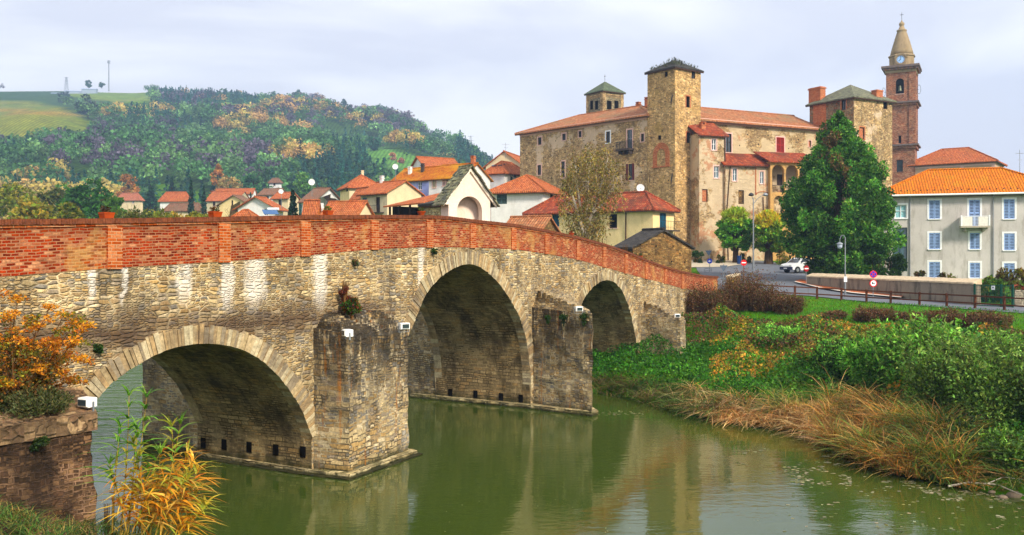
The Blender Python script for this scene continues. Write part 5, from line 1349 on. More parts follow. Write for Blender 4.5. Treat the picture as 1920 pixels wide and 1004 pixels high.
rake(-.28, ze-.2, D/2, za+.05); rake(D+.28, ze-.2, D/2, za+.05); m.box(-.1, L+.05, -.16, -.003, ze-.28, ze-.1)
m.build('gable_moulding', m_plaster('white_moulding', (.78,.70,.60), (.5,.4,.3), .2), ch)
m = MB(); rr = random.Random(8)   # stone slabs laid in courses
sl = math.atan2(za-ze, D/2)
for sd_ in (0, 1):
    n = 13
    for i in range(n):
        f0 = i/n; y = (-.36+(D/2+.36)*f0); z = ze-.33+(za+.12-(ze-.33))*f0; w_ = (D/2+.36)/n
        x = -.22
        while x < L+.22:
            x1 = min(L+.24, x+rr.uniform(.16, .34)); yy = y+rr.uniform(-.03, .02)
            P = [(x+.005, yy), (x1-.005, yy), (x1-.005, yy+w_*1.35), (x+.005, yy+w_*1.35)]
            if sd_: P = [(a, D-b) for a, b in P][::-1]
            zz0 = z+rr.uniform(0, .02); q = [zz0, zz0, zz0+w_*1.3*math.tan(sl)*.8, zz0+w_*1.3*math.tan(sl)*.8]
            if sd_: q = q[::-1]
            b = [(a_[0], a_[1], zc) for a_, zc in zip(P, q)]; t = [(p[0], p[1], p[2]+.055) for p in b]
            m.face(t); m.face(b[::-1])
            for k in range(4): m.face([b[k], b[(k+1) % 4], t[(k+1) % 4], t[k]])
            x = x1
def m_slabst():
    N = NT('roof_slab_stone'); g = N.n('NewGeometry'); ob = N.obj(); f = N.noise(ob, 7, 5, .7)
    c = N.even(g.outputs['Random Per Island'], [(.16,.16,.12),(.22,.22,.15),(.12,.12,.10),(.27,.26,.17),(.18,.17,.12)])
    return N.out(N.mix(1.0, c, N.ramp(f, [(.3, .6), (.7, 1.4)]), 'MULTIPLY'), .9, f, .6, .02)
m.build('slab_roof', m_slabst(), ch)
m = MB()   # iron gate inside the arch
n = 11
for i in range(n):
    a = s0+(s1-s0)*(i+.5)/n; hgt = .75+.35*math.sin(math.pi*(i+.5)/n); m.tube(T(a, -.2, -.2), T(a, hgt, -.2), .012, n=5)
for z in (.1, .65): m.tube(T(s0, z, -.2), T(s1, z, -.2), .012, n=5)
m.build('gate', M_IRON, ch)
# ================================================================ street level
def GP(px, py):
    "plan point where the pixel's ray meets the ground"
    k = (px-CX)/FPX; Ys = np.arange(14, 160, .4)
    d = (HC+(CY-py)/FPX*Ys)-height(k*Ys, Ys)
    i = int(np.argmax(d <= 0)) if (d <= 0).any() else len(Ys)-1
    if i == 0: return (float(k*Ys[0]), float(Ys[0]), H1(k*Ys[0], Ys[0]))
    a, b = d[i-1], d[i]; Y = Ys[i-1]+.4*(a/(a-b) if a != b else 0)
    return (float(k*Y), float(Y), H1(k*Y, Y))
def near_far(name, near, far, mat, n=40, m_=10, up=.03):
    q = lambda L, t: (float(np.interp(t, np.linspace(0, 1, len(L)), [a for a, b in L])), float(np.interp(t, np.linspace(0, 1, len(L)), [b for a, b in L])))
    N_ = [GP(*q(near, i/n)) for i in range(n+1)]; F_ = [GP(*q(far, i/n)) for i in range(n+1)]
    m = MB(); P = []
    for a, b in zip(N_, F_):
        P.append([(a[0]+(b[0]-a[0])*j/m_, a[1]+(b[1]-a[1])*j/m_) for j in range(m_+1)])
    Z = height(np.array([[p[0] for p in r] for r in P]).ravel(), np.array([[p[1] for p in r] for r in P]).ravel()).reshape(n+1, m_+1)+up
    for i in range(n):
        for j in range(m_):
            f = [(i, j), (i+1, j), (i+1, j+1), (i, j+1)]
            m.face([(P[a][b][0], P[a][b][1], Z[a][b]) for a, b in f], uv=[P[a][b] for a, b in f])
    o = m.build(name, mat, smooth=True); o['kind'] = 'structure'; return o
M_ROAD = m_flat('road_asphalt', (.17,.18,.20), .85, .22, sc=2.5)
M_PAVE = m_flat('pale_gravel_path', (.46,.41,.33), .9, .2, sc=3)
near_far('road', [(1352,548),(1440,552),(1515,556)], [(1296,488.5),(1420,489.5),(1515,500)], M_ROAD, 24, 30, .05)
near_far('road', [(1515.5,556),(1600,565),(1700,573),(1960,592)], [(1515.5,500),(1540,541),(1700,562),(1960,580)], M_ROAD, 50, 12, .05)
near_far('path', [(1296,503),(1360,502),(1412,494)], [(1296,486),(1370,486.5),(1412,488)], M_PAVE, 16, 6, .09)
near_far('pavement', [(1491,531),(1540,543),(1600,552.5),(1690,561.5)], [(1500,527),(1540,532),(1620,546),(1700,556)], m_brick('red_block_paving', [(.42,.15,.08),(.50,.20,.11)], (.4,.3,.2), .2, .1), 20, 5, .16)
near_far('kerb', [(1489.5,532),(1539,544.2),(1599,553.7),(1690,562.5)], [(1491,531),(1540,543),(1600,552.5),(1690,561.5)], m_flat('kerb_stone', (.62,.58,.52), .85), 20, 1, .165)

# long retaining wall
M_CONC = m_plaster('weathered_wall_render', (.30,.26,.21), (.05,.045,.04), .95, tsc=.9)
M_CAPS = m_flat('pale_wall_cap', (.55,.46,.34), .9, .25, sc=4)
a = GP(1513, 536); b = GP(1826, 574)
fr, L = between(a[:2], b[:2], 0)
wl = thing('garden_wall', 'long stained grey wall with pale sloping cap along the road', 'wall', fr)
m = MB(); m.box(0, L, 0, .45, 2.6, 4.60); rough(m, .03, .4, 2).build('wall', M_CONC, wl)
m = MB()
m.prism([(-.05,-.06),(L+.03,-.06),(L+.03,.52),(-.05,.52)], 4.60, [4.70,4.70,4.92,4.92]); rough(m, .03, .3, 3).build('cap', M_CAPS, wl)
WALLF = fr
# low dark wall by the bridge end
a = (16.0, 66); b = GP(1388, 533)
fr, L = between(a, (b[0], b[1]), 0)
w2 = thing('roadside_wall', 'low dark rubble wall between the bridge end and the road signs', 'wall', fr)
m = MB(); m.box(0, L, 0, .4, 3, 4.75); rough(m, .05, .3, 4).build('wall', M_RSTONE, w2)
m = MB(); m.box(-.03, L+.03, -.04, .44, 4.75, 4.87); rough(m, .03, .3, 4).build('cap', M_CAPS, w2)
# gate and pillar at the far right
a = GP(1827.5, 575.5); b = GP(1899, 578.5); fr, L = between(a[:2], b[:2], a[2])
g = thing('garden_gate', 'dark green mesh gate with small white notice between wall and tiled pillar', 'gate', fr)
M_GRN = m_flat('green_gate_paint', (.015,.10,.07), .6, .2)
xs = [0, fr.front(1877, 560)[0], L]; zt_ = fr.front(1850, 534.5)[1]
for x in xs: m = MB(); m.box(x-.05, x+.05, -.05, .05, -.2, zt_+.06); m.build('post', M_GRN, g)
for x0, x1 in zip(xs[:-1], xs[1:]):
    m = MB()
    for z in (.12, zt_): m.box(x0+.05, x1-.05, -.02, .02, z-.05, z)
    x = x0+.1
    while x < x1-.06: m.box(x-.008, x+.008, -.01, .01, .12, zt_-.05); x += .09
    z = .3
    while z < zt_-.1: m.box(x0+.05, x1-.05, -.008, .008, z-.006, z+.006); z += .18
    m.build('gate_leaf', M_GRN, g)
x, z = fr.front(1862.5, 540); m = MB(); m.box(x-.1, x+.1, -.04, -.022, z-.12, z+.12); nb = m.build('notice', M_WHITE, g)
m = MB(); m.box(x-.04, x+.04, -.046, -.041, z-.02, z+.05); m.build('mark', m_flat('notice_blue', (.03,.04,.15)), nb)
a = GP(1900, 577); fr, L = between(a[:2], (a[0]+4.5, a[1]-1.2), a[2])
g = thing('gate_pillar', 'pale rendered pillar wall capped with round terracotta tiles beside the green gate', 'wall', fr)
m = MB(); m.box(.1, L, 0, .5, -.6, 1.02); rough(m, .02, .3, 2).build('wall', m_stone('pale_blocks', [(.5,.46,.38),(.42,.38,.31)], (.55,.5,.42), .5, .25, .4, .06, .05), g)
m = MB()
x = .05; i = 0
while x < L:
    for k in range(7):
        t0, t1 = math.pi*k/7, math.pi*(k+1)/7; z0_ = 1.03+(.12 if i == 0 else 0)
        m.face([(x+.24-.26*math.cos(t0), -.12, z0_+.17*math.sin(t0)), (x+.24-.26*math.cos(t1), -.12, z0_+.17*math.sin(t1)), (x+.24-.26*math.cos(t1), .6, z0_+.17*math.sin(t1)), (x+.24-.26*math.cos(t0), .6, z0_+.17*math.sin(t0))])
    x += .5; i += 1
m.build('tile_cap', M_TERRA, g)
# brown timber fence
M_FEN = m_flat('brown_fence_timber', (.13,.055,.03), .85, .35)
PX = [1368.5,1406,1448,1490.5,1532,1577.7,1624.6,1670,1724,1775,1828.4,1883,1942]
PYB = [554,555.5,557.3,559.6,561.6,564.5,567.6,570.4,573.6,576.6,580,583.6,588]
pts = [GP(x, y) for x, y in zip(PX, PYB)]
f = thing('timber_fence', 'brown two rail timber fence running along the grassy top of the river bank', 'fence', loc=pts[6])
o0 = Vector(pts[6])
rr = random.Random(4)
for p in pts:
    q = Vector(p)-o0; m = MB(); m.obox(q+Vector((0, 0, .35)), (.055,.02*rr.uniform(-1,1)*.3,rr.uniform(-.004,.004)), (0,.055,0), (rr.uniform(-.01,.01),0,.47)); m.build('post', M_FEN, f)
for a, b in zip(pts[:-1], pts[1:]):
    a, b = Vector(a)-o0, Vector(b)-o0
    for z in (.74, .33):
        m = MB(); c = (a+b)/2+Vector((0, -.06, z)); d = (b-a)/2; m.obox(c, d*1.0, Vector((-d.y, d.x, 0)).normalized()*.025, (0, 0, .04)); m.build('rail', M_FEN, f)

# street lamps
def gnd(px, py): p = GP(px, py); return p
p = gnd(1412.5, 508); sl_ = thing('street_lamp', 'tall grey street lamp with two curved arms between the two round trees', 'street lamp', loc=p)
k = p[1]/FPX; H_ = 136*k; m = MB(); m.tube((0,0,0), (0,0,1.1), .13, .13, 10); m.tube((0,0,1.1), (0,0,H_), .085, .055, 10); m.build('pole', M_METAL, sl_)
for dx, nm in ((-.25, 0), (24*k-.1, 1)):
    m = MB(); e = Vector((dx, -.1, H_+.35)); m.path([(0,0,H_-.6 if nm else H_-.1), (dx*.35, -.03, H_-.05), (dx*.75, -.08, H_+.3), tuple(e)], [.04,.035,.03,.03], 6); A_ = m.build('arm', M_METAL, sl_)
    m = MB(); m.lathe([(.05,.22),(.22,.12),(.30,-.02),(.24,-.10),(.05,-.16)], 10, (dx, -.1, H_+.35)); m.build('lamp_head', M_METAL if nm else M_IRON, A_)
p = gnd(1584.7, 557); ll = thing('street_lamp', 'slim grey lamp post with hanging lantern before the big conifer', 'street lamp', loc=p); k = p[1]/FPX
H_ = 112*k; m = MB(); m.tube((0,0,0), (0,0,.9), .075, .06, 10); m.tube((0,0,.9), (0,0,H_), .045, .035, 10); m.build('pole', M_METAL, ll)
m = MB(); xx = -10*k; m.path([(0,0,H_-.1),(xx*.2,0,H_+.12),(xx*.7,0,H_+.12),(xx,0,H_-.15),(xx,0,H_-.35)], [.022]*5, 6); A_ = m.build('arm', M_METAL, ll)
m = MB(); m.lathe([(.03,.12),(.20,.02),(.23,-.03),(.19,-.05)], 12, (xx,0,H_-.45)); m.build('lamp_shade', M_METAL, A_)
m = MB(); m.lathe([(.17,-.05),(.16,-.25),(.08,-.34),(.01,-.35)], 12, (xx,0,H_-.45)); m.build('globe', m_flat('frosted_glass', (.42,.46,.52), .25, .1), A_)
m = MB(); m.box(-.11, .11, -.07, -.055, 28*k, 38*k); m.build('plate', M_WHITE, ll)

# traffic signs
M_SRED = m_flat('sign_red', (.62,.03,.03), .45, .06); M_SBLU = m_flat('sign_blue', (.03,.08,.50), .45, .06); M_SWHT = m_flat('sign_white', (.8,.8,.8), .5, .04); M_SBACK = m_flat('sign_back_grey', (.10,.13,.18), .5, .15, metal=.3); M_SBLK = m_flat('sign_black', (.02,.02,.02))
def sdisc(m, r, y, z, n=24, x=0, r0=0.0):
    for i in range(n):
        t0, t1 = 2*math.pi*i/n, 2*math.pi*(i+1)/n
        P = [(x+r0*math.cos(t0), y, z+r0*math.sin(t0)), (x+r*math.cos(t0), y, z+r*math.sin(t0)), (x+r*math.cos(t1), y, z+r*math.sin(t1)), (x+r0*math.cos(t1), y, z+r0*math.sin(t1))]
        m.face(P if r0 else P[:3]+[])if not r0 else m.face(P)
    
def disc_sign(parent, k, py, pb, r, kind, M1, x=0, name='sign_face'):
    z = (pb-py)*k; m = MB(); sdisc(m, r, -.05, z, x=x); m.lathe([(0,0)], 3) if 0 else None
    for i in range(24):
        t0, t1 = 2*math.pi*i/24, 2*math.pi*(i+1)/24
        m.face([(x+r*math.cos(t0), -.05, z+r*math.sin(t0)), (x+r*math.cos(t1), -.05, z+r*math.sin(t1)), (x+r*math.cos(t1), -.035, z+r*math.sin(t1)), (x+r*math.cos(t0), -.035, z+r*math.sin(t0))])
    D_ = m.build(name, M1, parent); m = MB()
    if kind == 'entry': m.box(x-r*.72, x+r*.72, -.058, -.052, z-r*.17, z+r*.17); m.build('white_bar', M_SWHT, D_)
    if kind == 'stop':
        sdisc(m, r*.78, -.055, z, x=x); m.build('blue_field', M_SBLU, D_); m = MB()
        for s_ in (-1, 1): m.obox((x, -.060, z), (r*.56, 0, s_*r*.56), (0, .003, 0), (-s_*r*.07, 0, r*.07))
        m.build('red_cross', M_SRED, D_)
    if kind == 'limit':
        sdisc(m, r*.74, -.055, z, x=x); m.build('white_field', M_SWHT, D_); m = MB()
        m.box(x-r*.38, x-r*.05, -.062, -.057, z-r*.05, z+r*.33); m.box(x-r*.38, x+r*.1, -.062, -.057, z-r*.22, z-r*.05)
        m.box(x+r*.05, x+r*.42, -.062, -.057, z-r*.10, z+r*.12); m.build('black_symbol', M_SBLK, D_)
    if kind == 'arrow':
        m.box(x-r*.1, x+r*.6, -.058, -.052, z-r*.12, z+r*.12); m.face([(x-r*.62,-.056,z),(x-.0,-.056,z+r*.45),(x-.0,-.056,z-r*.45)]); m.build('white_arrow', M_SWHT, D_)
def sign(label, px, pb, top, rz=0.0, mat=M_METAL):
    p = gnd(px, pb); k = p[1]/FPX; o = thing('road_sign', label, 'road sign', loc=p, rz=rz)
    m = MB(); m.tube((0, 0, -.1), (0, 0, (pb-top)*k), .03, n=8); m.build('pole', mat, o); return o, k
s_, k = sign('no stopping disc above a red ringed white disc in front of the wall', 1637, 562, 507)
disc_sign(s_, k, 514.7, 562, 7.0*k, 'stop', M_SRED); disc_sign(s_, k, 531.5, 562, 7.0*k, 'limit', M_SRED)
s_, k = sign('red no entry disc on its own post beside the bus road near the round trees', 1394.4, 527, 487, mat=m_flat('rusty_pole', (.25,.10,.07)))
s_['label'] = 'bright red no entry disc on a rusty post below the round trees'
disc_sign(s_, k, 493, 527, 5.6*k, 'entry', M_SRED)
s_, k = sign('dull red no entry disc at the wall end beside the white pickup', 1511.5, 534, 498, R(20))
disc_sign(s_, k, 504, 534, 5.8*k, 'entry', m_flat('dull_red', (.32,.04,.04)))
def tri(parent, k, z, r, x=0, tilt=0):
    m = MB(); P = [(x-r, z+r*.6), (x+r, z+r*.6), (x+tilt, z-r*.95)]
    m.face([(a, -.05, b) for a, b in P]); m.face([(a, -.03, b) for a, b in P][::-1])
    for i in range(3): a, b = P[i], P[(i+1) % 3]; m.face([(a[0],-.05,a[1]),(b[0],-.05,b[1]),(b[0],-.03,b[1]),(a[0],-.03,a[1])])
    m.build('sign_plate', M_SBACK, parent)
s_, k = sign('grey backed give way triangle just past the end of the bridge', 1356.5, 547, 496); tri(s_, k, (547-502.5)*k, 7.6*k)
s_, k = sign('grey give way triangle over a blue arrow disc beside the barn', 1330.5, 513, 468); tri(s_, k, (513-474)*k, 6.5*k, -2*k); disc_sign(s_, k, 490, 513, 4.8*k, 'arrow', M_SBLU)
p = gnd(1327, 513); o = thing('metal_barrier', 'small tubular metal barrier under the blue arrow sign', 'barrier', loc=p); k = p[1]/FPX
m = MB()
for a, b in (((-6*k,0,0),(-6*k,0,9*k)),((7*k,0,0),(7*k,0,9*k)),((-6*k,0,9*k),(7*k,0,9*k)),((-6*k,0,5*k),(7*k,0,5*k))): m.tube(a, b, .025, n=6)
m.build('frame', M_METAL, o)
p = gnd(1383, 496); o = thing('litter_bin', 'blue litter bin at the foot of the greener round tree', 'bin', loc=(p[0], p[1]-.6, p[2])); m = MB(); m.lathe([(.2,0),(.24,.85),(.26,.86),(.26,.92),(.1,.98)], 10); m.build('body', m_flat('bin_blue', (.03,.07,.18)), o)
m = MB(); m.tube((.28,0,0), (.28,0,1.1), .03); m.build('post', M_METAL, o)
p = gnd(1375, 547); o = thing('marker_post', 'short yellow marker post at the end of the timber fence', 'marker post', loc=p); m = MB(); m.tube((0,0,0),(0,0,.75),.05,n=8); m.ball((0,0,.75),.05); m.build('post', m_flat('marker_yellow', (.6,.4,.04)), o)

# white pickup
p = gnd(1492, 512.5)
pk = thing('pickup_truck', 'small white pickup truck with dark bumper parked on the road below the castle', 'pickup truck', loc=(p[0]+.7, p[1], p[2]+.03), rz=R(180+24))
M_CARW = m_flat('white_car_paint', (.72,.73,.75), .3, .03, spec=.5, bump=False); M_TYRE = m_flat('tyre_rubber', (.02,.02,.02), .8)
M_BUMP = m_flat('dark_blue_bumper', (.03,.04,.09), .5)
Lc, Wc = 4.4, 1.66   # local x forward
side = [(-2.2,.45),(-2.2,1.0),(-.35,1.02),(-.25,1.08),(-.10,1.50),(.0,1.54),(.62,1.52),(.80,1.42),(1.30,1.02),(1.95,.88),(2.14,.74),(2.18,.42),(1.75,.30),(1.72,.42),(1.62,.58),(1.45,.66),(1.28,.66),(1.12,.58),(1.02,.42),(1.0,.28),(-.95,.28),(-.98,.42),(-1.08,.58),(-1.24,.66),(-1.42,.66),(-1.58,.58),(-1.68,.42),(-1.70,.32),(-2.1,.32)]
def tp(a, b, d): return (a, d*(1-.10*max(0, (b-1.0)/.55)), b)
m = MB(); m.extr(side, tp, -Wc/2, Wc/2); m.build('body', M_CARW, pk)
m = MB(); bedw = Wc/2-.06; m.box(-2.12, -.45, -bedw, bedw, 1.005, 1.025); m.build('load_bed', M_IRON, pk)
for sy in (-1, 1):
    m = MB(); P = [(-.12,1.10),(-.02,1.44),(.60,1.43),(.74,1.34),(1.02,1.10)]; y = sy*(Wc/2+.006)
    m.face([(a, sy*(Wc/2*(1-.10*max(0,(b-1)/.55))+.008), b) for a, b in P]); m.build('side_window', M_GLASS, pk)
    for x in (1.37, -1.33):
        m = MB(); m.tube((x, sy*(Wc/2-.2), .31), (x, sy*(Wc/2+.01), .31), .31, n=20); Wl = m.build('wheel', M_TYRE, pk)
        m = MB(); m.tube((x, sy*(Wc/2), .31), (x, sy*(Wc/2+.02), .31), .18, n=14); m.build('rim', M_METAL, Wl)
    m = MB(); m.obox((2.05, sy*.62, .74), (.10,0,-.04), (0,.17,0), (.0,0,.07)); m.build('headlight', m_flat('headlight_glass', (.6,.62,.6), .15), pk)
    m = MB(); m.box(.82, .95, sy*(Wc/2)+(0 if sy > 0 else -.14), sy*(Wc/2)+(.14 if sy > 0 else 0), 1.05, 1.17); m.build('mirror', M_BUMP, pk)
m = MB(); m.face([(.83,-.66,1.40),(.83,.66,1.40),(1.31,.74,1.035),(1.31,-.74,1.035)]); m.build('windscreen', M_GLASS, pk)
m = MB(); m.obox((2.12,0,.47), (.10,0,0), (0,Wc/2+.01,0), (0,0,.15)); m.box(1.0,1.74,Wc/2-.02,Wc/2+.012,.30,.36); m.build('bumper', M_BUMP, pk)
m = MB(); m.box(2.218, 2.226, -.25, .25, .42, .52); m.build('number_plate', M_WHITE, pk)

# planters on the parapet
def planter(label, px, wpx, kind, cols):
    u = px_u(px); z = zi(TOPP, u); w_ = BF.w(u, .15, z); k = w_[1]/FPX
    o = thing('planter', label, 'planter', loc=w_, rz=BF.p, group='terracotta planters on the bridge parapet'); w2_ = wpx*k/2; h = .14
    m = MB(); L2 = w2_*.85
    if kind == 'box':
        for z0_, z1_, e0, e1 in ((0, h*.75, .82, .95), (h*.75, h, 1.0, 1.0)):
            a = [(-L2*e0,-.11*e0),(L2*e0,-.11*e0),(L2*e0,.11*e0),(-L2*e0,.11*e0)]; b = [(-L2*e1,-.11*e1),(L2*e1,-.11*e1),(L2*e1,.11*e1),(-L2*e1,.11*e1)]
            for i in range(4): j = (i+1) % 4; m.face([(*a[i],z0_),(*a[j],z0_),(*b[j],z1_),(*b[i],z1_)])
            m.face([(*q,z1_) for q in b]); m.face([(*q,z0_) for q in a][::-1])
    else: m.lathe([(w2_*.6,0),(w2_*.95,h*.7),(w2_*1.05,h*.72),(w2_*1.1,h),(w2_*.9,h)], 14)
    m.build('pot', M_TERRA, o)
    n = 90; P = np.c_[(RG.random(n)-.5)*L2*1.5, (RG.random(n)-.5)*.14, h+RG.random(n)**1.5*.13]
    np_mesh('plant', leaf_quads(P, .025+.02*RG.random(n), elong=2.2), 4, M_LEAF, tints(n, cols), o)
planter('terracotta planter with withered brown plants, first along the parapet', 208, 27, 'box', [(.06,.04,.02),(.1,.06,.03)])
planter('terracotta planter with reddish plants standing before the yellow gable', 411, 26, 'box', [(.12,.06,.03),(.2,.10,.03),(.05,.08,.02)])
planter('terracotta planter with green sprigs under the broad orange roof', 622, 19, 'box', [(.12,.15,.03),(.2,.2,.04)])
planter('round terracotta pot with green sprigs next to the chapel', 797, 15, 'pot', [(.06,.10,.02),(.12,.12,.03)])
planter('small terracotta pot on the downhill parapet in front of the birch', 1077, 10, 'pot', [(.35,.08,.04),(.1,.12,.03)])
planter('small terracotta pot low on the parapet before the stone barn', 1206, 8, 'pot', [(.1,.12,.03)])

# floodlights on the cutwaters
def flood(label, u, w_, z, rz):
    q = BF.w(u, w_, z); o = thing('floodlight', label, 'floodlight', loc=q, rz=rz, group='white floodlights on the bridge piers')
    m = MB(); m.box(-.15,.15,-.10,.10,.09,.27); m.box(-.12,.12,-.13,-.10,.11,.25); B = m.build('housing', m_flat('white_lamp_housing', (.75,.75,.73), .5, .08), o)
    m = MB(); m.box(-.11,.11,-.135,-.131,.12,.24); m.build('lens', M_GLASS, B)
    m = MB()
    for x in (-.165,.165): m.box(x-.008,x+.008,-.02,.02,0,.2)
    m.box(-.165,.165,-.02,.02,0,.012); m.build('bracket', M_METAL, o)
flood('white floodlight on the dark top of the first pier, above its near corner', *local(652, 637, 4.03), 4.03, R(-60))
flood('white floodlight on the first pier beside the big middle arch', *local(757, 623, 4.03), 4.03, R(35))
flood('white floodlight at the outer edge of the abutment by the orange shrub', *local(164, 771, 3.18), 3.18, R(-25))
flood('white floodlight on the second pier under the smallest arch', *(lambda t: (t[0]+.05, t[1]+.1))(local(1088, 587, 4.05)), 4.02, R(20))
flood('white floodlight on the last pier near the brown bushes', 25.5, -2.0, 3.0, R(10))

# dishes, aerials, masts
def dish(label, px, py, Y, r, zb, yaw=0, mat=M_WHITE):
    X, _ = G(px, Y); o = thing('satellite_dish', label, 'satellite dish', loc=(X, Y, zb), rz=yaw, group='television dishes on the roofs'); z = ZP(py, Y)-zb
    m = MB(); m.tube((0,0,0),(0,0,z),.035,n=6); m.build('mast', M_METAL, o)
    m = MB(); n = 18
    for j in range(3):
        r0, r1 = r*j/3, r*(j+1)/3; y0, y1 = -.12-(r0/r)**2*.18*r, -.12-(r1/r)**2*.18*r
        for i in range(n):
            t0, t1 = 2*math.pi*i/n, 2*math.pi*(i+1)/n
            P = [(r0*math.cos(t0),y0,z+r0*math.sin(t0)),(r1*math.cos(t0),y1,z+r1*math.sin(t0)),(r1*math.cos(t1),y1,z+r1*math.sin(t1)),(r0*math.cos(t1),y0,z+r0*math.sin(t1))]
            m.face(P if j else P[1:3]+[P[0]])
    m.build('reflector', mat, o)
    m = MB(); m.tube((0,-.12-.18*r,z-r),(0,-r*1.1,z-.1),.02,n=5); m.ball((0,-r*1.1,z-.08),.06); m.build('feed_arm', M_METAL, o)
dish('white dish beside the yellow attic house eaves', 585, 342, 139, .50, 15.5)
dish('white dish with red rim above the small fir', 527.5, 359.5, 128, .35, 13)
dish('large white dish standing above the cream and lilac roofs', 741.5, 313, 133, .42, 16.5)
dish('white dish on the red roof right at the foot of the tall tower', 1200.5, 353, 97, .42, 10.6)
def aerial(label, px, ptop, pbot, Y, w):
    X, _ = G(px, Y); zb = ZP(pbot, Y); o = thing('television_aerial', label, 'aerial', loc=(X, Y, zb)); h = ZP(ptop, Y)-zb
    m = MB(); m.tube((0,0,-1),(0,0,h),.025,n=5); m.build('mast', M_METAL, o); m = MB(); m.tube((-w,0,h*.8),(w,0,h*.8),.018,n=5)
    for i in range(7): x = -w+2*w*i/6; m.tube((x,-.15,h*.8),(x,.15,h*.8),.012,n=4)
    m.tube((-w*.6,0,h*.45),(w*.6,0,h*.45),.015,n=5); m.build('antenna_bars', M_METAL, o)
aerial('thin television aerial over the gable beside the castle', 948, 268, 285, 141, .55)
aerial('thin television aerial behind the roof of the grey house', 1912, 281, 316, 92, .35)
def pylon(name, label, px, ptop, pbot, Y, w0):
    X, _ = G(px, Y); zb = ZP(pbot, Y); h = ZP(ptop, Y)-zb; o = thing(name, label, 'pylon', loc=(X, Y, zb-6)); h += 6; m = MB(); w1 = w0*.2
    at = lambda f, sx, sy: ((w0+(w1-w0)*f)*sx, (w0+(w1-w0)*f)*sy, h*f)
    for sx in (-1,1):
        for sy in (-1,1): m.tube(at(0,sx,sy), at(1,sx,sy), .16, n=4)
    n = 9
    for i in range(n):
        a, b = i/n, (i+1)/n
        for q in (((-1,-1),(1,-1)),((1,-1),(1,1))): m.tube(at(a,*q[0]), at(b,*q[1]), .09, n=4); m.tube(at(a,*q[1]), at(b,*q[0]), .09, n=4)
    m.build('lattice', M_METAL, o); m = MB()
    for f, w_ in ((.98, 1.2), (.84, 1.7), (.7, 1.3)): m.tube((-w0*w_,0,h*f),(w0*w_,0,h*f),.12,n=4)
    m.build('crossarm', M_METAL, o)
pylon('electricity_pylon', 'faint lattice pylon standing at the foot of the ridge above the chapel', 882.5, 255, 296, 620, 1.6)
pylon('electricity_pylon', 'dark lattice pylon on the hilltop among the pale sheds', 124.5, 145, 178, 960, 2.4)
X, _ = G(204, 985); zb = ZP(163, 985); o = thing('radio_mast', 'tall slender radio mast on the crest of the hill', 'mast', loc=(X, 985, zb-5))
m = MB(); m.tube((0,0,0),(0,0,ZP(114,985)-zb+5),.75,.5,n=8); m.build('pole', M_METAL, o); m = MB(); m.tube((0,0,ZP(119,985)-zb+5),(0,0,ZP(114,985)-zb+5),1.6,1.4,n=10); m.build('antenna_cluster', M_METAL, o)
# pale sheds / greenhouses on the crest
for i, (px, py, w_, lb) in enumerate(((112, 173, 28, 'long pale greenhouse on the hilltop below the pylon'), (140, 169, 34, 'pale blue roofed greenhouse on the hilltop beside the pylon'), (100, 178, 20, 'shorter whitish greenhouse lowest on the hilltop'), (168, 165, 26, 'narrow bluish greenhouse nearest the radio mast'))):
    Y = 955; X, _ = G(px, Y); z = H1(X, Y); zz_ = ZP(py, Y); o = thing('greenhouse', lb, 'greenhouse', loc=(X, Y, zz_-3), rz=R(8), group='greenhouses on the hilltop'); W_ = w_*Y/FPX/2
    m = MB(); m.box(-W_, W_, -3, 3, -6, 1.2); m.build('wall', m_flat('pale_glass_wall', (.34,.38,.44), .5), o); m = MB(); m.slab([[(-W_-.3,-3.3,1.1),(W_+.3,-3.3,1.1),(W_+.3,0,2.2),(-W_-.3,0,2.2)],[(-W_-.3,0,2.2),(W_+.3,0,2.2),(W_+.3,3.3,1.1),(-W_-.3,3.3,1.1)]], .2); m.build('roof', m_flat('pale_blue_sheet', (.36,.42,.54), .4), o)
# solar panels on the low roof
o = thing('solar_panel', 'blue solar water panel with white tank on a low roof behind the parapet', 'solar panel', loc=(*G(507, 118), ZP(403, 118))); k = 118/FPX
m = MB(); m.obox((0,0,5*k), (14*k,0,0), (-4*k,.5,4.5*k), (0,-.02,.02)); m.build('panel', m_flat('panel_blue', (.10,.17,.30), .15, .2), o); m = MB(); m.tube((-7*k,.5,11*k),(14*k,.5,11*k),.18,n=10); m.build('tank', M_WHITE, o)
# ================================================================ vegetation
M_BARK = m_bark('bark_brown', (.13,.09,.06)); M_BARKP = m_bark('bark_pale', (.52,.47,.40)); M_STEM = m_bark('dry_stems', (.20,.12,.06))
GD = [(.045,.10,.02),(.06,.13,.02),(.03,.075,.018)]; GM = [(.09,.19,.025),(.12,.24,.03),(.07,.15,.02)]
YE = [(.40,.30,.03),(.50,.34,.04),(.30,.28,.04)]; OR = [(.50,.24,.05),(.55,.30,.09),(.42,.18,.04)]; PU = [(.12,.065,.07),(.16,.09,.08),(.10,.06,.075)]; BR = [(.16,.09,.04),(.22,.13,.06),(.11,.06,.03)]
def cloud(blobs, cols, leaf, elong=1.7, jit=.22, shell=.5, drop=0.0):
    "blobs: list of (centre, radii, n, factor or colour list)"
    P, T, F = [], [], []
    for c, r, n, f in blobs:
        n = max(3, int(n)); p = blob_points(c, r, n, shell); P.append(p)
        if isinstance(f, (list, tuple)): T.append(tints(n, f, jit))
        else: T.append(np.clip(tints(n, cols, jit)*f, .002, .9))
        d = unit(p-np.array(c)+RG.normal(size=p.shape)*np.array(r)*.5); d[:, 2] -= drop; F.append(d)
    P = np.concatenate(P); T = np.concatenate(T); D = np.concatenate(F)
    return leaf_quads(P, leaf*(.45+1.0*RG.random(len(P))), elong=elong, dirs=D), T
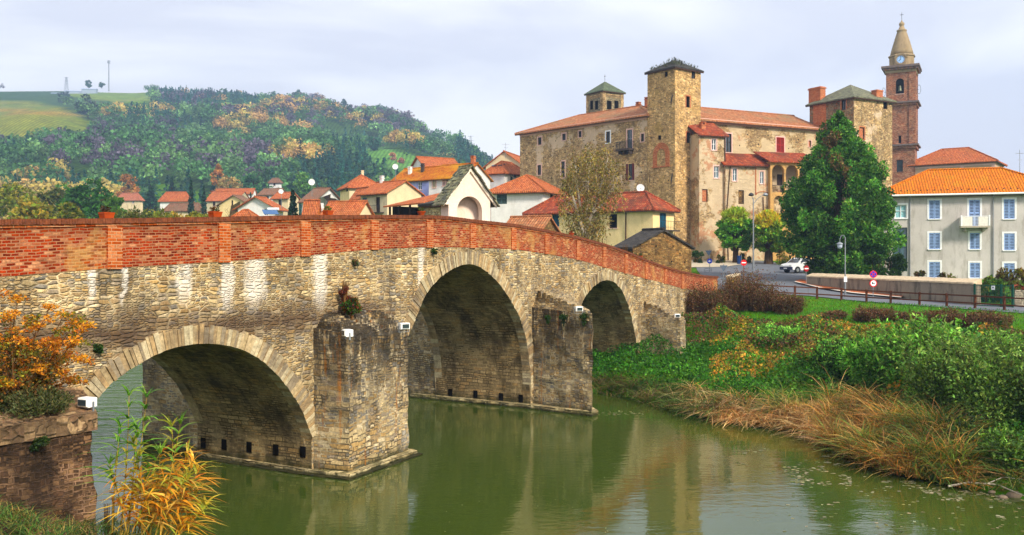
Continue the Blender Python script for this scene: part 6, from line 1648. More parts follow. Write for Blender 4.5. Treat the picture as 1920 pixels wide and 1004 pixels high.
def limbs(h0, h, r, tr, n=6, seed=0, lean=(0,0), spread=.7, sub=3):
    rr = random.Random(seed); m = MB()
    pts = [(0,0,-.3)]; k = 5
    for i in range(1, k+1): pts.append((lean[0]*i/k+rr.uniform(-.04,.04)*h*.3, lean[1]*i/k+rr.uniform(-.04,.04)*h*.3, h*.82*i/k))
    m.path(pts, [tr*(1-.8*i/k) for i in range(k+1)], 8)
    for i in range(n):
        f = h0/h+(.78-h0/h)*(i+.5)/n; a = rr.uniform(0, 6.28)+i*2.4; b = Vector(pts[min(k, int(f/.82*k))]); b.z = h*f
        e = b+Vector((math.cos(a)*r*spread, math.sin(a)*r*spread, h*rr.uniform(.10,.24))); md = b.lerp(e, .5)+Vector((0,0,h*.02))
        m.path([tuple(b), tuple(md), tuple(e)], [tr*.42*(1-f*.5), tr*.26, tr*.08], 6)
        for s in range(sub):
            q = md.lerp(e, rr.random()); m.path([tuple(q), tuple(q+Vector((rr.uniform(-1,1)*r*.35, rr.uniform(-1,1)*r*.35, rr.uniform(.0,.3)*r)))], [tr*.12, tr*.03], 4)
    return m
def tree(name, label, x, y, z, h, r, cols, leaf=.3, n=2500, nb=26, cat='tree', group=None, tr=None, seed=0, base=.28, fvar=.3, bark=None, squash=.42, top=1.0, shell=.5, elong=1.6):
    rr = random.Random(seed+hash(label) % 9999 if False else seed+int(x*7+y*3)); o = thing(name, label, cat, loc=(x, y, z), group=group)
    tr = tr or h*.022
    limbs(h*base, h, r, tr, 7, seed).build('trunk', bark or M_BARK, o)
    bl = []; cz = h*(base+(1-base)*.5); hz = h*(1-base)*.5
    for i in range(nb):
        u, a = rr.uniform(-.9, .95), rr.uniform(0, 6.28); s = math.sqrt(max(.05, 1-u*u))*rr.uniform(.45, .82)*(1-.25*max(0, u)*top)
        rb = r*rr.uniform(.26, .42); bl.append(((math.cos(a)*r*s, math.sin(a)*r*s, cz+hz*u*.82), (rb, rb, rb*.8), n/nb, 1+fvar*rr.uniform(-1, 1)))
    V, T = cloud(bl, cols, leaf, elong, shell=shell); np_mesh('crown', V, 4, M_LEAF, T, o); return o
def conifer(name, label, x, y, z, h, r, cols, leaf=.3, n=2500, cat='tree', group=None, tiers=12, seed=0):
    rr = random.Random(seed+int(x)); o = thing(name, label, cat, loc=(x, y, z), group=group)
    m = MB(); m.path([(0,0,-.3),(0,0,h*.97)], [h*.02, h*.003], 7); m.build('trunk', M_BARK, o)
    bl = []
    for i in range(tiers):
        f = (i+.3)/tiers; zr = h*(.08+.9*f); rr_ = r*(1-f)**.85*rr.uniform(.85, 1.12); k = max(3, int(8*(1-f)))
        for j in range(k):
            a = 6.28*j/k+rr.uniform(-.3, .3); bl.append(((math.cos(a)*rr_*.55, math.sin(a)*rr_*.55, zr-rr_*.12), (rr_*.48, rr_*.48, h*.5/tiers), n/(tiers*5.5), rr.uniform(.7, 1.25)))
    V, T = cloud(bl, cols, leaf, 2.0, shell=.3, drop=.3); np_mesh('crown', V, 4, M_LEAF, T, o); return o
def blades(P, D, L, w_, bend=.5, seg=3):
    "long curved grass blades as strips of quads"
    n = len(P); D = unit(D); side = unit(np.cross(D, np.array([0,0,1.0])+RG.normal(size=(n,3))*.2)); L = np.broadcast_to(L, (n,)); w_ = np.broadcast_to(w_, (n,)); out = []
    hor = D.copy(); hor[:, 2] = 0; hor = unit(hor+1e-6)
    def at(t): return P+D*(L*t)[:, None]+hor*(L*bend*t*t*.6)[:, None]-np.array([0,0,1.0])*(L*bend*t*t*.75)[:, None]
    for s in range(seg):
        t0, t1 = s/seg, (s+1)/seg; a, b = at(t0), at(t1); w0 = (w_*(1-t0**2)*.5)[:, None]; w1 = (w_*(1-t1**2)*.5)[:, None]
        out.append(np.stack([a-side*w0, a+side*w0, b+side*w1, b-side*w1], 1))
    return np.concatenate(out).reshape(-1, 3), seg
def shrub(name, label, x, y, z, w, h, cols, leaf=.12, n=2500, nb=16, cat='shrub', group=None, seed=0, elong=2.0, up=.0, fvar=.3, dpt=None, stem=M_STEM, shell=.35, shoots=0):
    rr = random.Random(seed+int(x*5+y)); o = thing(name, label, cat, loc=(x, y, z), group=group); dpt = dpt or w
    m = MB()
    for i in range(9):
        a = rr.uniform(0, 6.28); q = rr.random(); m.path([(0,0,-.2),(math.cos(a)*w*.25*q, math.sin(a)*dpt*.25*q, h*.45),(math.cos(a)*w*.45*q, math.sin(a)*dpt*.45*q, h*.92)], [.03, .02, .006], 5)
    m.build('stem', stem, o)
    bl = []
    for i in range(nb):
        a = rr.uniform(0, 6.28); q = math.sqrt(rr.random())*.72; zc = h*rr.uniform(.22, .8)*(1-.35*q); rb = w*rr.uniform(.16, .3)
        bl.append(((math.cos(a)*w*.5*q*1.2, math.sin(a)*dpt*.5*q*1.2, zc), (rb, rb, min(rb, h*.3)), n/nb, 1+fvar*rr.uniform(-1, 1)))
    if shoots:
        S = np.array([[c[0], c[1], c[2]] for c, r, k_, f_ in bl])[RG.integers(0, len(bl), shoots)]; D = np.c_[RG.normal(size=(shoots,2))*.55, .6+.8*RG.random(shoots)]; Ls = min(w, h)*(.25+.35*RG.random(shoots))
        k_ = 16; t_ = .25+.75*RG.random(shoots*k_); j = np.repeat(np.arange(shoots), k_); Pl = S[j]+unit(D)[j]*(Ls[j]*t_)[:, None]+RG.normal(size=(len(j),3))*leaf*.7
        fac = (1+.35*RG.normal(size=shoots)).clip(.4, 1.9)
        V1, T1 = cloud(bl, cols, leaf, elong, shell=shell, drop=-up); V2 = leaf_quads(Pl, leaf*1.15*(.6+.8*RG.random(len(j))), elong=elong*1.2); T2 = np.clip(tints(len(j), cols, .2)*fac[j][:, None], .003, .9)
        vb, sb = blades(S, D, Ls, .02, .15); V = np.concatenate([V1, V2, vb]); T = np.concatenate([T1, T2, np.tile(tints(shoots, [(.16,.13,.05)]), (sb, 1))]); np_mesh('foliage', V, 4, M_LEAF, T, o); return o
    V, T = cloud(bl, cols, leaf, elong, shell=shell, drop=-up); np_mesh('foliage', V, 4, M_LEAF, T, o); return o

# ---------------------------------------------------------------- hillside wood (one mass)
def hill_forest():
    n = 6400; y = 292+(985-292)*RG.random(n)**.8; k = (RG.random(n)*1230-160-CX)/FPX; y[:420] = 292+46*RG.random(420); k[:420] = (RG.random(420)*360-120-CX)/FPX; x = k*y
    z = height(x, y); px, py = pxy(x, y, z)
    keep = ~(in_poly(px, py, VINE) | in_poly(px, py-3, MEAD) | in_poly(px, py, TOPF) | in_poly(px, py, PAST)) & (px < 925)
    keep &= ~((px > 90) & (px < 262) & (py < 172))
    keep |= (RG.random(n) < .012)
    for hgt_ in (5, 10):
        pt_ = py-hgt_*FPX/y
        for pl_ in (VINE, MEAD, TOPF, PAST): keep &= ~in_poly(px, pt_, pl_) | (RG.random(n) < .04)
        keep &= ~((px > 84) & (px < 200) & (pt_ < 178))
    x, y, z, px, py = [a[keep] for a in (x, y, z, px, py)]; n = len(x)
    n1 = vnoise(x, y, 55, 21); n2 = vnoise(x, y, 38, 33); rnd = RG.random(n)
    kind = np.zeros(n, int)                      # 0 green 1 light green 2 yellow 3 orange 4 purple-brown 5 dark conifer
    kind[rnd < .30] = 1
    kind[(n1 > .60) & (rnd > .6)] = 4; kind[(n2 > .70) & (rnd < .45)] = 2; kind[(n2 > .72) & (n1 > .45) & (rnd > .6)] = 3
    kind[(n1 < .36) & (rnd < .75)] = 5
    kind[((px > 300) & (px < 480) & (py < 215) & (rnd < .75))] = 5; kind[(px > 560) & (px < 710) & (py > 308) & (rnd < .9)] = 5
    kind[(px < 240) & (y < 340) & (rnd < .8)] = 2; kind[(px < 240) & (y < 340) & (rnd > .93)] = 3; kind[(px > 520) & (px < 690) & (py < 265) & (rnd < .22)] = 3; kind[(py < 262) & (px > 540) & (rnd > .68)] = 4
    kind[(px < 330) & (py > 240) & (py < 300) & (rnd < .45)] = 0; kind[(px < 330) & (py > 240) & (py < 300) & (rnd > .8)] = 4
    COLS = np.array([(.09,.21,.07),(.20,.36,.13),(.52,.42,.12),(.58,.38,.14),(.15,.125,.17),(.035,.14,.10)])
    per = 84; V = []; T = []
    r = (2.8+3.6*RG.random(n)**1.5)*np.where(kind == 5, .7, 1.0); hh = (6.5+1.1*r+2*RG.random(n))*np.where(kind == 5, 1.15, 1.0)
    u = unit(RG.normal(size=(n*per, 3))); u[:, 2] = np.abs(u[:, 2])*1.1-.25
    t = RG.random((n*per, 1))**.4
    R_ = np.repeat(r, per)[:, None]; Hh = np.repeat(hh, per)[:, None]; kk = np.repeat(kind, per)
    con = (kk == 5)[:, None]; f = RG.random((n*per, 1))
    P = np.where(con, np.c_[u[:, :2]*R_*(1-f)*.95, Hh*f], np.c_[u[:, :2]*t*R_, Hh*.55+u[:, 2:3]*t*Hh*.45])
    P = P+np.repeat(np.c_[x, y, z-1.0], per, axis=0)
    tree_f = np.repeat(np.clip(1+.28*RG.normal(size=n), .45, 1.7), per)[:, None]
    T = np.clip(COLS[kk]*tree_f*(1+.22*RG.normal(size=(n*per, 1))), .004, .9)
    V = leaf_quads(P, np.repeat(r, per)**.6*.46*(.7+.6*RG.random(n*per)), elong=1.3)
    o = np_mesh('hillside_wood', V, 4, M_LEAF, T); o['kind'] = 'stuff'; o['label'] = 'mixed autumn wood covering the hillside'
    # trunks are not seen inside the mass
hill_forest()
# trees one can tell apart along the crest and on the fields
GT = 'single trees standing out on the hill'
for i, (px, pb, w, h, cols, lab) in enumerate(((166,166,12,17,[(.10,.20,.10)],'round green tree alone on the crest beside the greenhouses'),(191,163,10,9,[(.12,.2,.1)],'small tree on the crest close to the radio mast'),(557,184,20,15,[(.06,.14,.07)],'tallest bluish tree breaking the middle of the skyline'),(644,200,12,14,[(.07,.14,.07)],'lone tree standing out of the falling skyline'),(120,195,30,24,[(.035,.08,.04)],'dark tree clump below the hilltop pylon'),(165,222,44,46,[(.04,.07,.035)],'big dark tree at the edge of the vineyard'),(188,345,24,34,[(.10,.20,.05)],'light green tree low on the slope'),(736,300,14,12,[(.50,.28,.14)],'pale orange tree in the small pasture'),(752,306,10,9,[(.5,.25,.15)],'smaller orange tree at the end of the pasture'),(700,283,34,36,[(.05,.17,.09)],'big rounded green tree above the pasture'))):
    Y = {0:975,1:975,2:975,3:960}.get(i, None)
    if Y is None:
        kx = (px-CX)/FPX; Ys = np.arange(300, 985, 2); d = (HC+(CY-pb)/FPX*Ys)-height(kx*Ys, Ys); ii = int(np.argmax(d <= 0)); Y = float(Ys[max(ii, 1)])
    X, _ = G(px, Y); k = Y/FPX; tree('tree', lab, X, Y, ZP(pb, Y)-2, h*k+2, w*k/2, cols, leaf=1.1, n=500, nb=10, group=GT, base=.15, seed=i)

# ---------------------------------------------------------------- valley trees behind the bridge, left
VT = 'valley trees behind the bridge parapet'
def vt(px, ptop, w, Y, cols, lab, leaf=.42, n=2600, con=False, nm='tree', zb=None):
    X, _ = G(px, Y); zb = H1(X, Y) if zb is None else zb; h = ZP(ptop, Y)-zb; r = w/2*Y/FPX
    if con: conifer(nm, lab, X, Y, zb, h, r, cols, leaf, n, group=VT, seed=px)
    else: tree(nm, lab, X, Y, zb, h, r, cols, leaf, n, group=VT, seed=px, nb=30, base=.2)
YG = [(.28,.30,.03),(.20,.27,.03),(.36,.32,.04)]; OL = [(.14,.17,.03),(.20,.20,.04),(.10,.14,.03)]
vt(30, 338, 95, 150, YG, 'yellow green tree at the very edge behind the parapet')
vt(95, 352, 90, 158, OL, 'olive green tree behind the start of the parapet')
vt(170, 338, 110, 150, [(.06,.19,.03),(.09,.24,.04),(.04,.13,.03)], 'dense bright green tree rising over the brick parapet', n=4200)
vt(125, 344, 80, 190, GM, 'green tree behind the dense bright green one')
vt(215, 366, 60, 135, GM, 'lower green tree behind the first planter')
vt(62, 372, 80, 120, YE+YG, 'golden bush tree low behind the parapet start')
vt(130, 380, 70, 110, YG, 'yellow green bush behind the parapet before the first planter')
for i, (px, w, pt, cols, lab) in enumerate(((250,60,378,OL,'olive bush right after the first planter'),(300,55,382,YG,'yellow green bush in front of the bungalow'),(340,50,388,YE,'golden yellow bush in the middle of the hedge row'),(372,45,384,YG,'yellow green bush beneath the pair of conifers'),(395,30,390,OL,'olive bush just before the second planter'))):
    X, Y = G(px, 95+3*i); z = 8.0; h = ZP(pt, Y)-z; shrub('bush', lab, X, Y, z, w*Y/FPX, h, cols, .22, 1800, 18, cat='bush', group='yellowing bushes behind the parapet', seed=i)
DC = [(.018,.07,.035),(.03,.10,.045),(.015,.05,.03)]
vt(358, 333, 30, 215, DC, 'dark conifer standing just in front of the white walled house', .4, 1600, True, 'conifer')
vt(382, 345, 26, 215, DC, 'second dark conifer between the house and the long red roof', .4, 1400, True, 'conifer')
vt(282, 345, 60, 270, DC, 'large dark blue green conifer beside the red hipped roof', .6, 2200, True, 'conifer')
vt(322, 330, 34, 310, DC, 'slim dark conifer on the slope above the red hipped roof', .6, 1200, True, 'conifer')
vt(240, 318, 46, 300, OR, 'pale orange tree at the end of the yellow belt', .6, 1500)
vt(408, 302, 30, 330, OR, 'bright orange tree on the slope above the long red roof', .6, 1300)
vt(432, 322, 60, 300, [(.45,.33,.12),(.5,.36,.15)], 'low spreading pale orange tree behind the red roofs', .6, 1500)
vt(470, 318, 50, 310, [(.06,.18,.08),(.08,.22,.09)], 'blue green rounded tree behind the row of houses', .6, 1700)
vt(568, 315, 48, 300, [(.12,.26,.06),(.16,.30,.07)], 'bright green rounded tree behind the brown roof', .6, 1900)
vt(600, 330, 26, 290, BR+GD, 'dark brownish tree next to the brown roof', .6, 900)
vt(549, 352, 54, 108, [(.015,.05,.022),(.025,.07,.03)], 'dark green fir standing between the white gables', .2, 4200, True, 'fir')
vt(470, 358, 14, 200, DC, 'tiny dark conifer by the white house far back', .4, 500, True, 'conifer')

# ---------------------------------------------------------------- big conifer
def big_conifer():
    Y = 79; k = Y/FPX; X, _ = G(1573, Y); zb = 3.9
    o = thing('giant_conifer', 'huge dense dark green conifer towering over the road beside the grey house', 'tree', loc=(X, Y, zb))
    m = MB(); m.path([(0,0,-.4),(0,.1,5),(0,0,ZP(235,Y)-zb)], [.55,.4,.06], 10); m.build('trunk', M_BARK, o)
    prof = [(210,3),(225,14),(240,26),(262,40),(280,50),(300,62),(330,80),(360,94),(400,101),(440,101),(470,96),(495,84),(510,62),(522,50)]
    ys = [a for a, b in prof]; ws = [b for a, b in prof]; rr = random.Random(2); bl = []
    for i in range(520):
        py = 212+(518-212)*rr.random()**.8; w_ = float(np.interp(py, ys, ws))*k; a = rr.uniform(0, 6.28)
        lob = .97+.10*math.sin(a*3+py*.05)+.08*math.sin(a*7+py*.11); rb = rr.uniform(.45, .85)*min(1, .35+w_/3); q = max(0, w_*lob*rr.choice((1,1,.9,.96))-rb*rr.choice((.55,.8,1.5)))
        fac = rr.choice((.7,.9,1.1,1.3,1.6,1.9)); px = 1573+math.cos(a)*q/k
        if (py > 474 and px < 1526) or (px > 1668): continue
        c = fac
        if math.sin(a) < .2 and 1535 < px < 1572 and 262 < py < 345 and rr.random() < .3: c = [(.20,.12,.05),(.15,.13,.04),(.25,.15,.06)]
        bl.append(((math.cos(a)*q, math.sin(a)*q, ZP(py, Y)-zb), (rb, rb, rb*1.05), 210*(rb/.7)**1.6, c))
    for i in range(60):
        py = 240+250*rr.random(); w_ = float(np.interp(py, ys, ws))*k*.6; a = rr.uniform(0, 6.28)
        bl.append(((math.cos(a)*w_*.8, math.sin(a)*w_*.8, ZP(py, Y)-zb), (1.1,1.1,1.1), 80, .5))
    V, T = cloud(bl, [(.065,.19,.025),(.09,.24,.03),(.04,.13,.02),(.15,.27,.045)], .14, 1.9, shell=.45); np_mesh('crown', V, 4, M_LEAF, T, o)
big_conifer()
# hedges near it
def hedge(lab, px0, px1, ptop, pbot, Y, cols, n=5000, leaf=.12, cat='hedge', nm='hedge', dz=1.4, fv=.35, elong=2.0):
    X0, _ = G(px0, Y); X1, _ = G(px1, Y); zb = H1((X0+X1)/2, Y); zt = ZP(ptop, Y); rr = random.Random(px0)
    o = thing(nm, lab, cat, loc=((X0+X1)/2, Y, zb)); W_ = (X1-X0)/2; bl = []
    m = MB()
    for i in range(8): x = rr.uniform(-.8,.8)*W_; m.path([(x,0,-.2),(x+rr.uniform(-.2,.2),rr.uniform(-.2,.2),(zt-zb)*.8)], [.03,.008], 5)
    m.build('stem', M_STEM, o)
    nb = max(8, int(W_*8)); 
    for i in range(nb):
        x = rr.uniform(-1, 1)*W_*.9; rb = rr.uniform(.25,.5)*min(1.2, (zt-zb)*.5); zc = rr.uniform(rb*.6, zt-zb-rb*.7) if zt-zb > rb*1.4 else rb*.6
        bl.append(((x, rr.uniform(-.5,.5)*dz, zc), (rb, rb, rb), n/nb, 1+fv*rr.uniform(-1, 1)))
    V, T = cloud(bl, cols, leaf, elong, shell=.3); np_mesh('foliage', V, 4, M_LEAF, T, o); return o
hedge('dark green oleander hedge between the conifer and the glazed bay', 1622, 1690, 478, 520, 73, GD, 6000)
hedge('dry brownish bushes behind the middle of the long wall', 1700, 1745, 508, 524, 70, BR+OL, 1200)
hedge('small dry tuft behind the right part of the long wall', 1770, 1800, 508, 524, 66, BR+OL, 700, nm='shrub', cat='shrub')
hedge('green vine leaves above the end of the wall before the grey house', 1815, 1862, 513, 530, 62, GM+YG, 1300, nm='vine', cat='vine')
hedge('leafy bush above the green gate', 1866, 1884, 521, 534, 58, GM, 600, nm='shrub', cat='shrub')
hedge('wide dark green bush right behind the green gate', 1838, 1885, 545, 575, 57.5, GD, 2500)
hedge('dry creeper with yellow leaves over the last ground floor window', 1880, 1940, 503, 545, 60, BR+YG+[(.35,.25,.08)], 2200, .1, nm='creeper', cat='creeper')
hedge('dark ivy bush at the foot of the tall tower', 1300, 1330, 470, 488, 104, GD, 900, nm='shrub', cat='shrub')
hedge('small clipped bush at the castle foot before the first round tree', 1343, 1362, 476, 489, 103.5, GD+OL, 700, nm='shrub', cat='shrub')
hedge('low hedge under the castle between the two round trees', 1386, 1412, 474, 486, 104, OL, 900)
# pollarded round trees
def pollard(px, pb, ptop, w, cols1, cols2, lab, tw, seed):
    p = GP(px, pb); k = p[1]/FPX; rr = random.Random(seed); o = thing('pollarded_tree', lab, 'tree', loc=p, group='round pollarded trees below the castle'); H_ = (pb-ptop)*k
    m = MB(); r0 = tw*k/2; m.path([(0,0,-.2),(0,0,.5),(.03,0,H_*.32)], [r0*1.25, r0, r0*.85], 10)
    for i in range(9): a = i*.7+rr.random(); m.path([(0,0,H_*.30),(math.cos(a)*.5,math.sin(a)*.5,H_*.42),(math.cos(a)*1.0,math.sin(a)*1.0,H_*.62)], [r0*.4,r0*.25,r0*.08], 6)
    m.build('trunk', M_BARK, o)
    W_ = w*k/2; bl = []
    for i in range(150):
        a = rr.uniform(0, 6.28); f = rr.random(); prof = math.sin(math.pi*min(1, .16+.80*f))**.6; q = W_*prof*rr.uniform(.6, 1.0); z = H_*(.25+.70*f)
        col = cols2 if f > .66+rr.uniform(-.15, .15) else cols1
        bl.append(((math.cos(a)*q, math.sin(a)*q, z), (.42, .42, .22+.25*f), 85, [tuple(c*rr.uniform(.75, 1.3) for c in cc) for cc in col]))
    V, T = cloud(bl, cols1, .17, 2.4, shell=.2, drop=.0); 
    n = 500; a = RG.random(n)*6.28; q = np.sqrt(RG.random(n))*W_*.8; P = np.c_[np.cos(a)*q, np.sin(a)*q, H_*(.84+.16*RG.random(n)*(1-(q/W_)**2))]
    D = np.c_[np.cos(a)*q*.35, np.sin(a)*q*.35, np.ones(n)*.9]
    V = np.concatenate([V, leaf_quads(P, .07, elong=9, dirs=D)]); T = np.concatenate([T, tints(n, cols2)]); np_mesh('crown', V, 4, M_LEAF, T, o)
pollard(1379, 494, 389, 66, [(.10,.30,.03),(.15,.38,.04),(.22,.42,.04)], [(.34,.46,.04),(.44,.50,.06)], 'round pollarded tree with green drooping leaves, nearer the tall tower', 11, 3)
pollard(1441, 496, 396, 60, [(.20,.36,.03),(.30,.38,.03),(.13,.28,.03)], [(.62,.54,.04),(.70,.50,.04),(.46,.52,.05)], 'round pollarded tree turning yellow at the top, beside the lamp', 16, 4)
hedge('thin yellow birch like shrub behind the yellow topped round tree', 1458, 1475, 450, 492, 101, YE+GM, 900, nm='shrub', cat='shrub')

# ---------------------------------------------------------------- birch and thicket behind the parapet
def birch():
    Y = 62; k = Y/FPX; X, _ = G(1108, Y); zb = 4.5; o = thing('birch_tree', 'sparse yellow green birch with pale forked trunk in front of the yellow house', 'tree', loc=(X, Y, zb)); rr = random.Random(6)
    m = MB(); zz_ = lambda py: ZP(py, Y)-zb; xx = lambda px: (px-1108)*k
    tips = []
    for pth in ([(1096,470),(1094,440),(1090,400),(1082,350),(1078,310)],[(1096,450),(1108,405),(1122,365),(1135,320),(1140,300)],[(1098,440),(1100,380),(1104,330),(1110,285)],[(1094,440),(1080,390),(1068,350)],[(1110,400),(1132,380),(1150,350)]):
        q = [(xx(a), rr.uniform(-.4,.4), zz_(b)) for a, b in pth]; m.path(q, [.11*(1-.8*i/len(q)) for i in range(len(q))], 6)
        for a, b in zip(q[:-1], q[1:]):
            for _ in range(9):
                s = Vector(a).lerp(Vector(b), rr.random()); e = s+Vector((rr.uniform(-1,1)*1.2, rr.uniform(-1,1)*1.0, rr.uniform(-.1, 1.0))); m.path([tuple(s), tuple(e)], [.018,.004], 4); tips.append(e)
                e2 = e+Vector((rr.uniform(-.4,.4), rr.uniform(-.3,.3), rr.uniform(-1.1,-.3))); m.path([tuple(e), tuple(e2)], [.006,.003], 3); tips.append(e2)
    m.build('trunk', M_BARKP, o)
    bl = [((e.x, e.y, e.z), (.32,.32,.6), 38, rr.uniform(.7,1.35)) for e in tips]
    for i in range(130):
        a = rr.uniform(0, 6.28); f = rr.random(); py = 283+f*160; w_ = (30+28*math.sin(math.pi*min(1,.15+f*.85)))*k; q = w_*math.sqrt(rr.random())
        bl.append(((math.cos(a)*q, math.sin(a)*q*.8, zz_(py)), (.35,.35,.6), 34 if f < .5 else 24, rr.uniform(.6,1.3)))
    V, T = cloud(bl, [(.34,.27,.07),(.25,.22,.06),(.40,.29,.08),(.18,.17,.06),(.28,.17,.07)], .075, 1.9, shell=.1); np_mesh('crown', V, 4, M_LEAF, T, o)
birch()
for i, (px, pt, w, lab) in enumerate(((1085,432,60,'leafy olive thicket below the birch behind the parapet'),(1130,438,60,'brown olive thicket between birch and barn'),(1168,452,44,'low twiggy thicket leaning on the barn'))):
    Y = 58+i*1.5; X, _ = G(px, Y); zb = 4.2; shrub('thicket', lab, X, Y, zb, w*Y/FPX*1.2, ZP(pt, Y)-zb, OL+[(.16,.12,.05),(.09,.11,.03)], .09, 3000, 22, group='thickets behind the parapet', seed=i)
def bare(name, lab, px, ptop, zb, Y, w, seed, n=26):
    X, _ = G(px, Y); H_ = ZP(ptop, Y)-zb; o = thing(name, lab, 'tree', loc=(X, Y, zb)); rr = random.Random(seed); m = MB()
    def grow(p, d, L, r, dep):
        e = p+d*L; m.path([tuple(p), tuple(e)], [r, r*.6], 5)
        if dep:
            for _ in range(3): grow(p+d*L*rr.uniform(.5,1), (d+Vector((rr.uniform(-.8,.8)*w, rr.uniform(-.8,.8)*w, rr.uniform(-.1,.4)))).normalized(), L*.62, r*.5, dep-1)
    grow(Vector((0,0,-.2)), Vector((0,0,1)), H_*.45, .07, 4); m.build('branches', M_BARK, o)
bare('bare_tree', 'leafless tree in front of the yellow gable behind the second planter', 432, 382, 9, 120, 1.0, 3)
bare('bare_shrub', 'grey leafless shrub between chapel and white house', 935, 398, 6.5, 60, 1.2, 5); bare('bare_shrub', 'thin leafless shrub in front of the white house wall', 962, 400, 6.5, 64, 1.0, 9)

# ---------------------------------------------------------------- river bank cover (stuff)
def bank(n, dmin, dmax, xr, yr):
    out = []
    while sum(len(a) for a in out) < n:
        x = xr[0]+(xr[1]-xr[0])*RG.random(n*2); y = yr[0]+(yr[1]-yr[0])*RG.random(n*2); d = sdist(x, y, RB, 1.0)
        m_ = (d > dmin) & (d < dmax) & (x/y > .07) & (x/y < .82); out.append(np.c_[x[m_], y[m_], d[m_]])
    a = np.concatenate(out)[:n]; return a
def on_bridge(x, y):
    dx, dy = x-BF.X, y-BF.Y; u = dx*BF.c+dy*BF.s; w_ = -dx*BF.s+dy*BF.c; return (w_ > -.25) & (u < 40)
def hump(x, y): return np.maximum(0, vnoise(x, y, 1.6, 41)*.75+vnoise(x, y, .7, 42)*.35-.25)
def bank_cover():
    a = bank(98000, .8, 15.0, (2, 42), (16, 62)); x, y, d = a.T; ok = ~(on_bridge(x, y) & (d > -1) & (x*0 == 0) & ((-(x-BF.X)*BF.s+(y-BF.Y)*BF.c) < 5.2) & False)
    w_ = -(x-BF.X)*BF.s+(y-BF.Y)*BF.c; u = (x-BF.X)*BF.c+(y-BF.Y)*BF.s; ok = ~((w_ > -.1) & (u > 25.0) & (w_ < 5)); x, y, d = x[ok], y[ok], d[ok]; n = len(x)
    h = height(x, y)+hump(x, y)*1.6*np.clip(d/2, .2, 1)*np.clip((17-d)/3, .25, 1)*RG.random(n)**.35; px, py = pxy(x, y, h)
    a1 = vnoise(x, y, 2.6, 51); a2 = vnoise(x, y, 1.2, 52); rnd = RG.random(n)
    col = tints(n, [(.035,.14,.012),(.05,.19,.015),(.03,.10,.012),(.09,.24,.02)], .22)
    m1 = (px > 1330) & (a1 > .52) & (rnd < .75); col[m1] = tints(m1.sum(), [(.50,.34,.04),(.52,.25,.04),(.30,.30,.04),(.32,.16,.05)], .2)
    m2 = (d > 8.5) & (a2 > .45) & (rnd < .7); col[m2] = tints(m2.sum(), BR+[(.26,.14,.05)], .2)
    m3 = (px > 1250) & (px < 1560) & (a2 < .35) & (rnd < .5); col[m3] = tints(m3.sum(), [(.10,.30,.03),(.16,.34,.05)], .2)
    col *= (.45+1.15*(vnoise(x, y, .55, 55)*.6+vnoise(x, y, 1.7, 56)*.4))[:, None]
    np_mesh('bank_ivy', leaf_quads(np.c_[x, y, h], .045+.085*RG.random(n)**1.6, elong=1.35), 4, M_LEAF, col)
    bpy.data.objects['bank_ivy']['kind'] = 'stuff'; bpy.data.objects['bank_ivy']['label'] = 'ivy and low plants covering the bank'
    # verge grass
    n = 60000; x = 6+34*RG.random(n); y = 36+34*RG.random(n); d = sdist(x, y, RB, 1.0); px, py = pxy(x, y, height(x, y)); fy = np.interp(px, PX, PYB)
    m_ = (d > 8) & (py > fy-.4) & (px > 1240) & (px < 1990) & ((px > 1346) | (py > 549)); x, y = x[m_], y[m_]; n = len(x)
    D = np.c_[RG.normal(size=(n, 2))*.35, np.ones(n)]; hgt = .05+.07*RG.random(n)
    np_mesh('verge_grass', leaf_quads(np.c_[x, y, height(x, y)+hgt*.8], .03, elong=5, dirs=D), 4, M_LEAF, tints(n, [(.09,.30,.02),(.13,.38,.03),(.07,.22,.02)], .2)); g = bpy.data.objects['verge_grass']; g['kind'] = 'stuff'; g['label'] = 'bright green grass verge along the fence'
bank_cover()
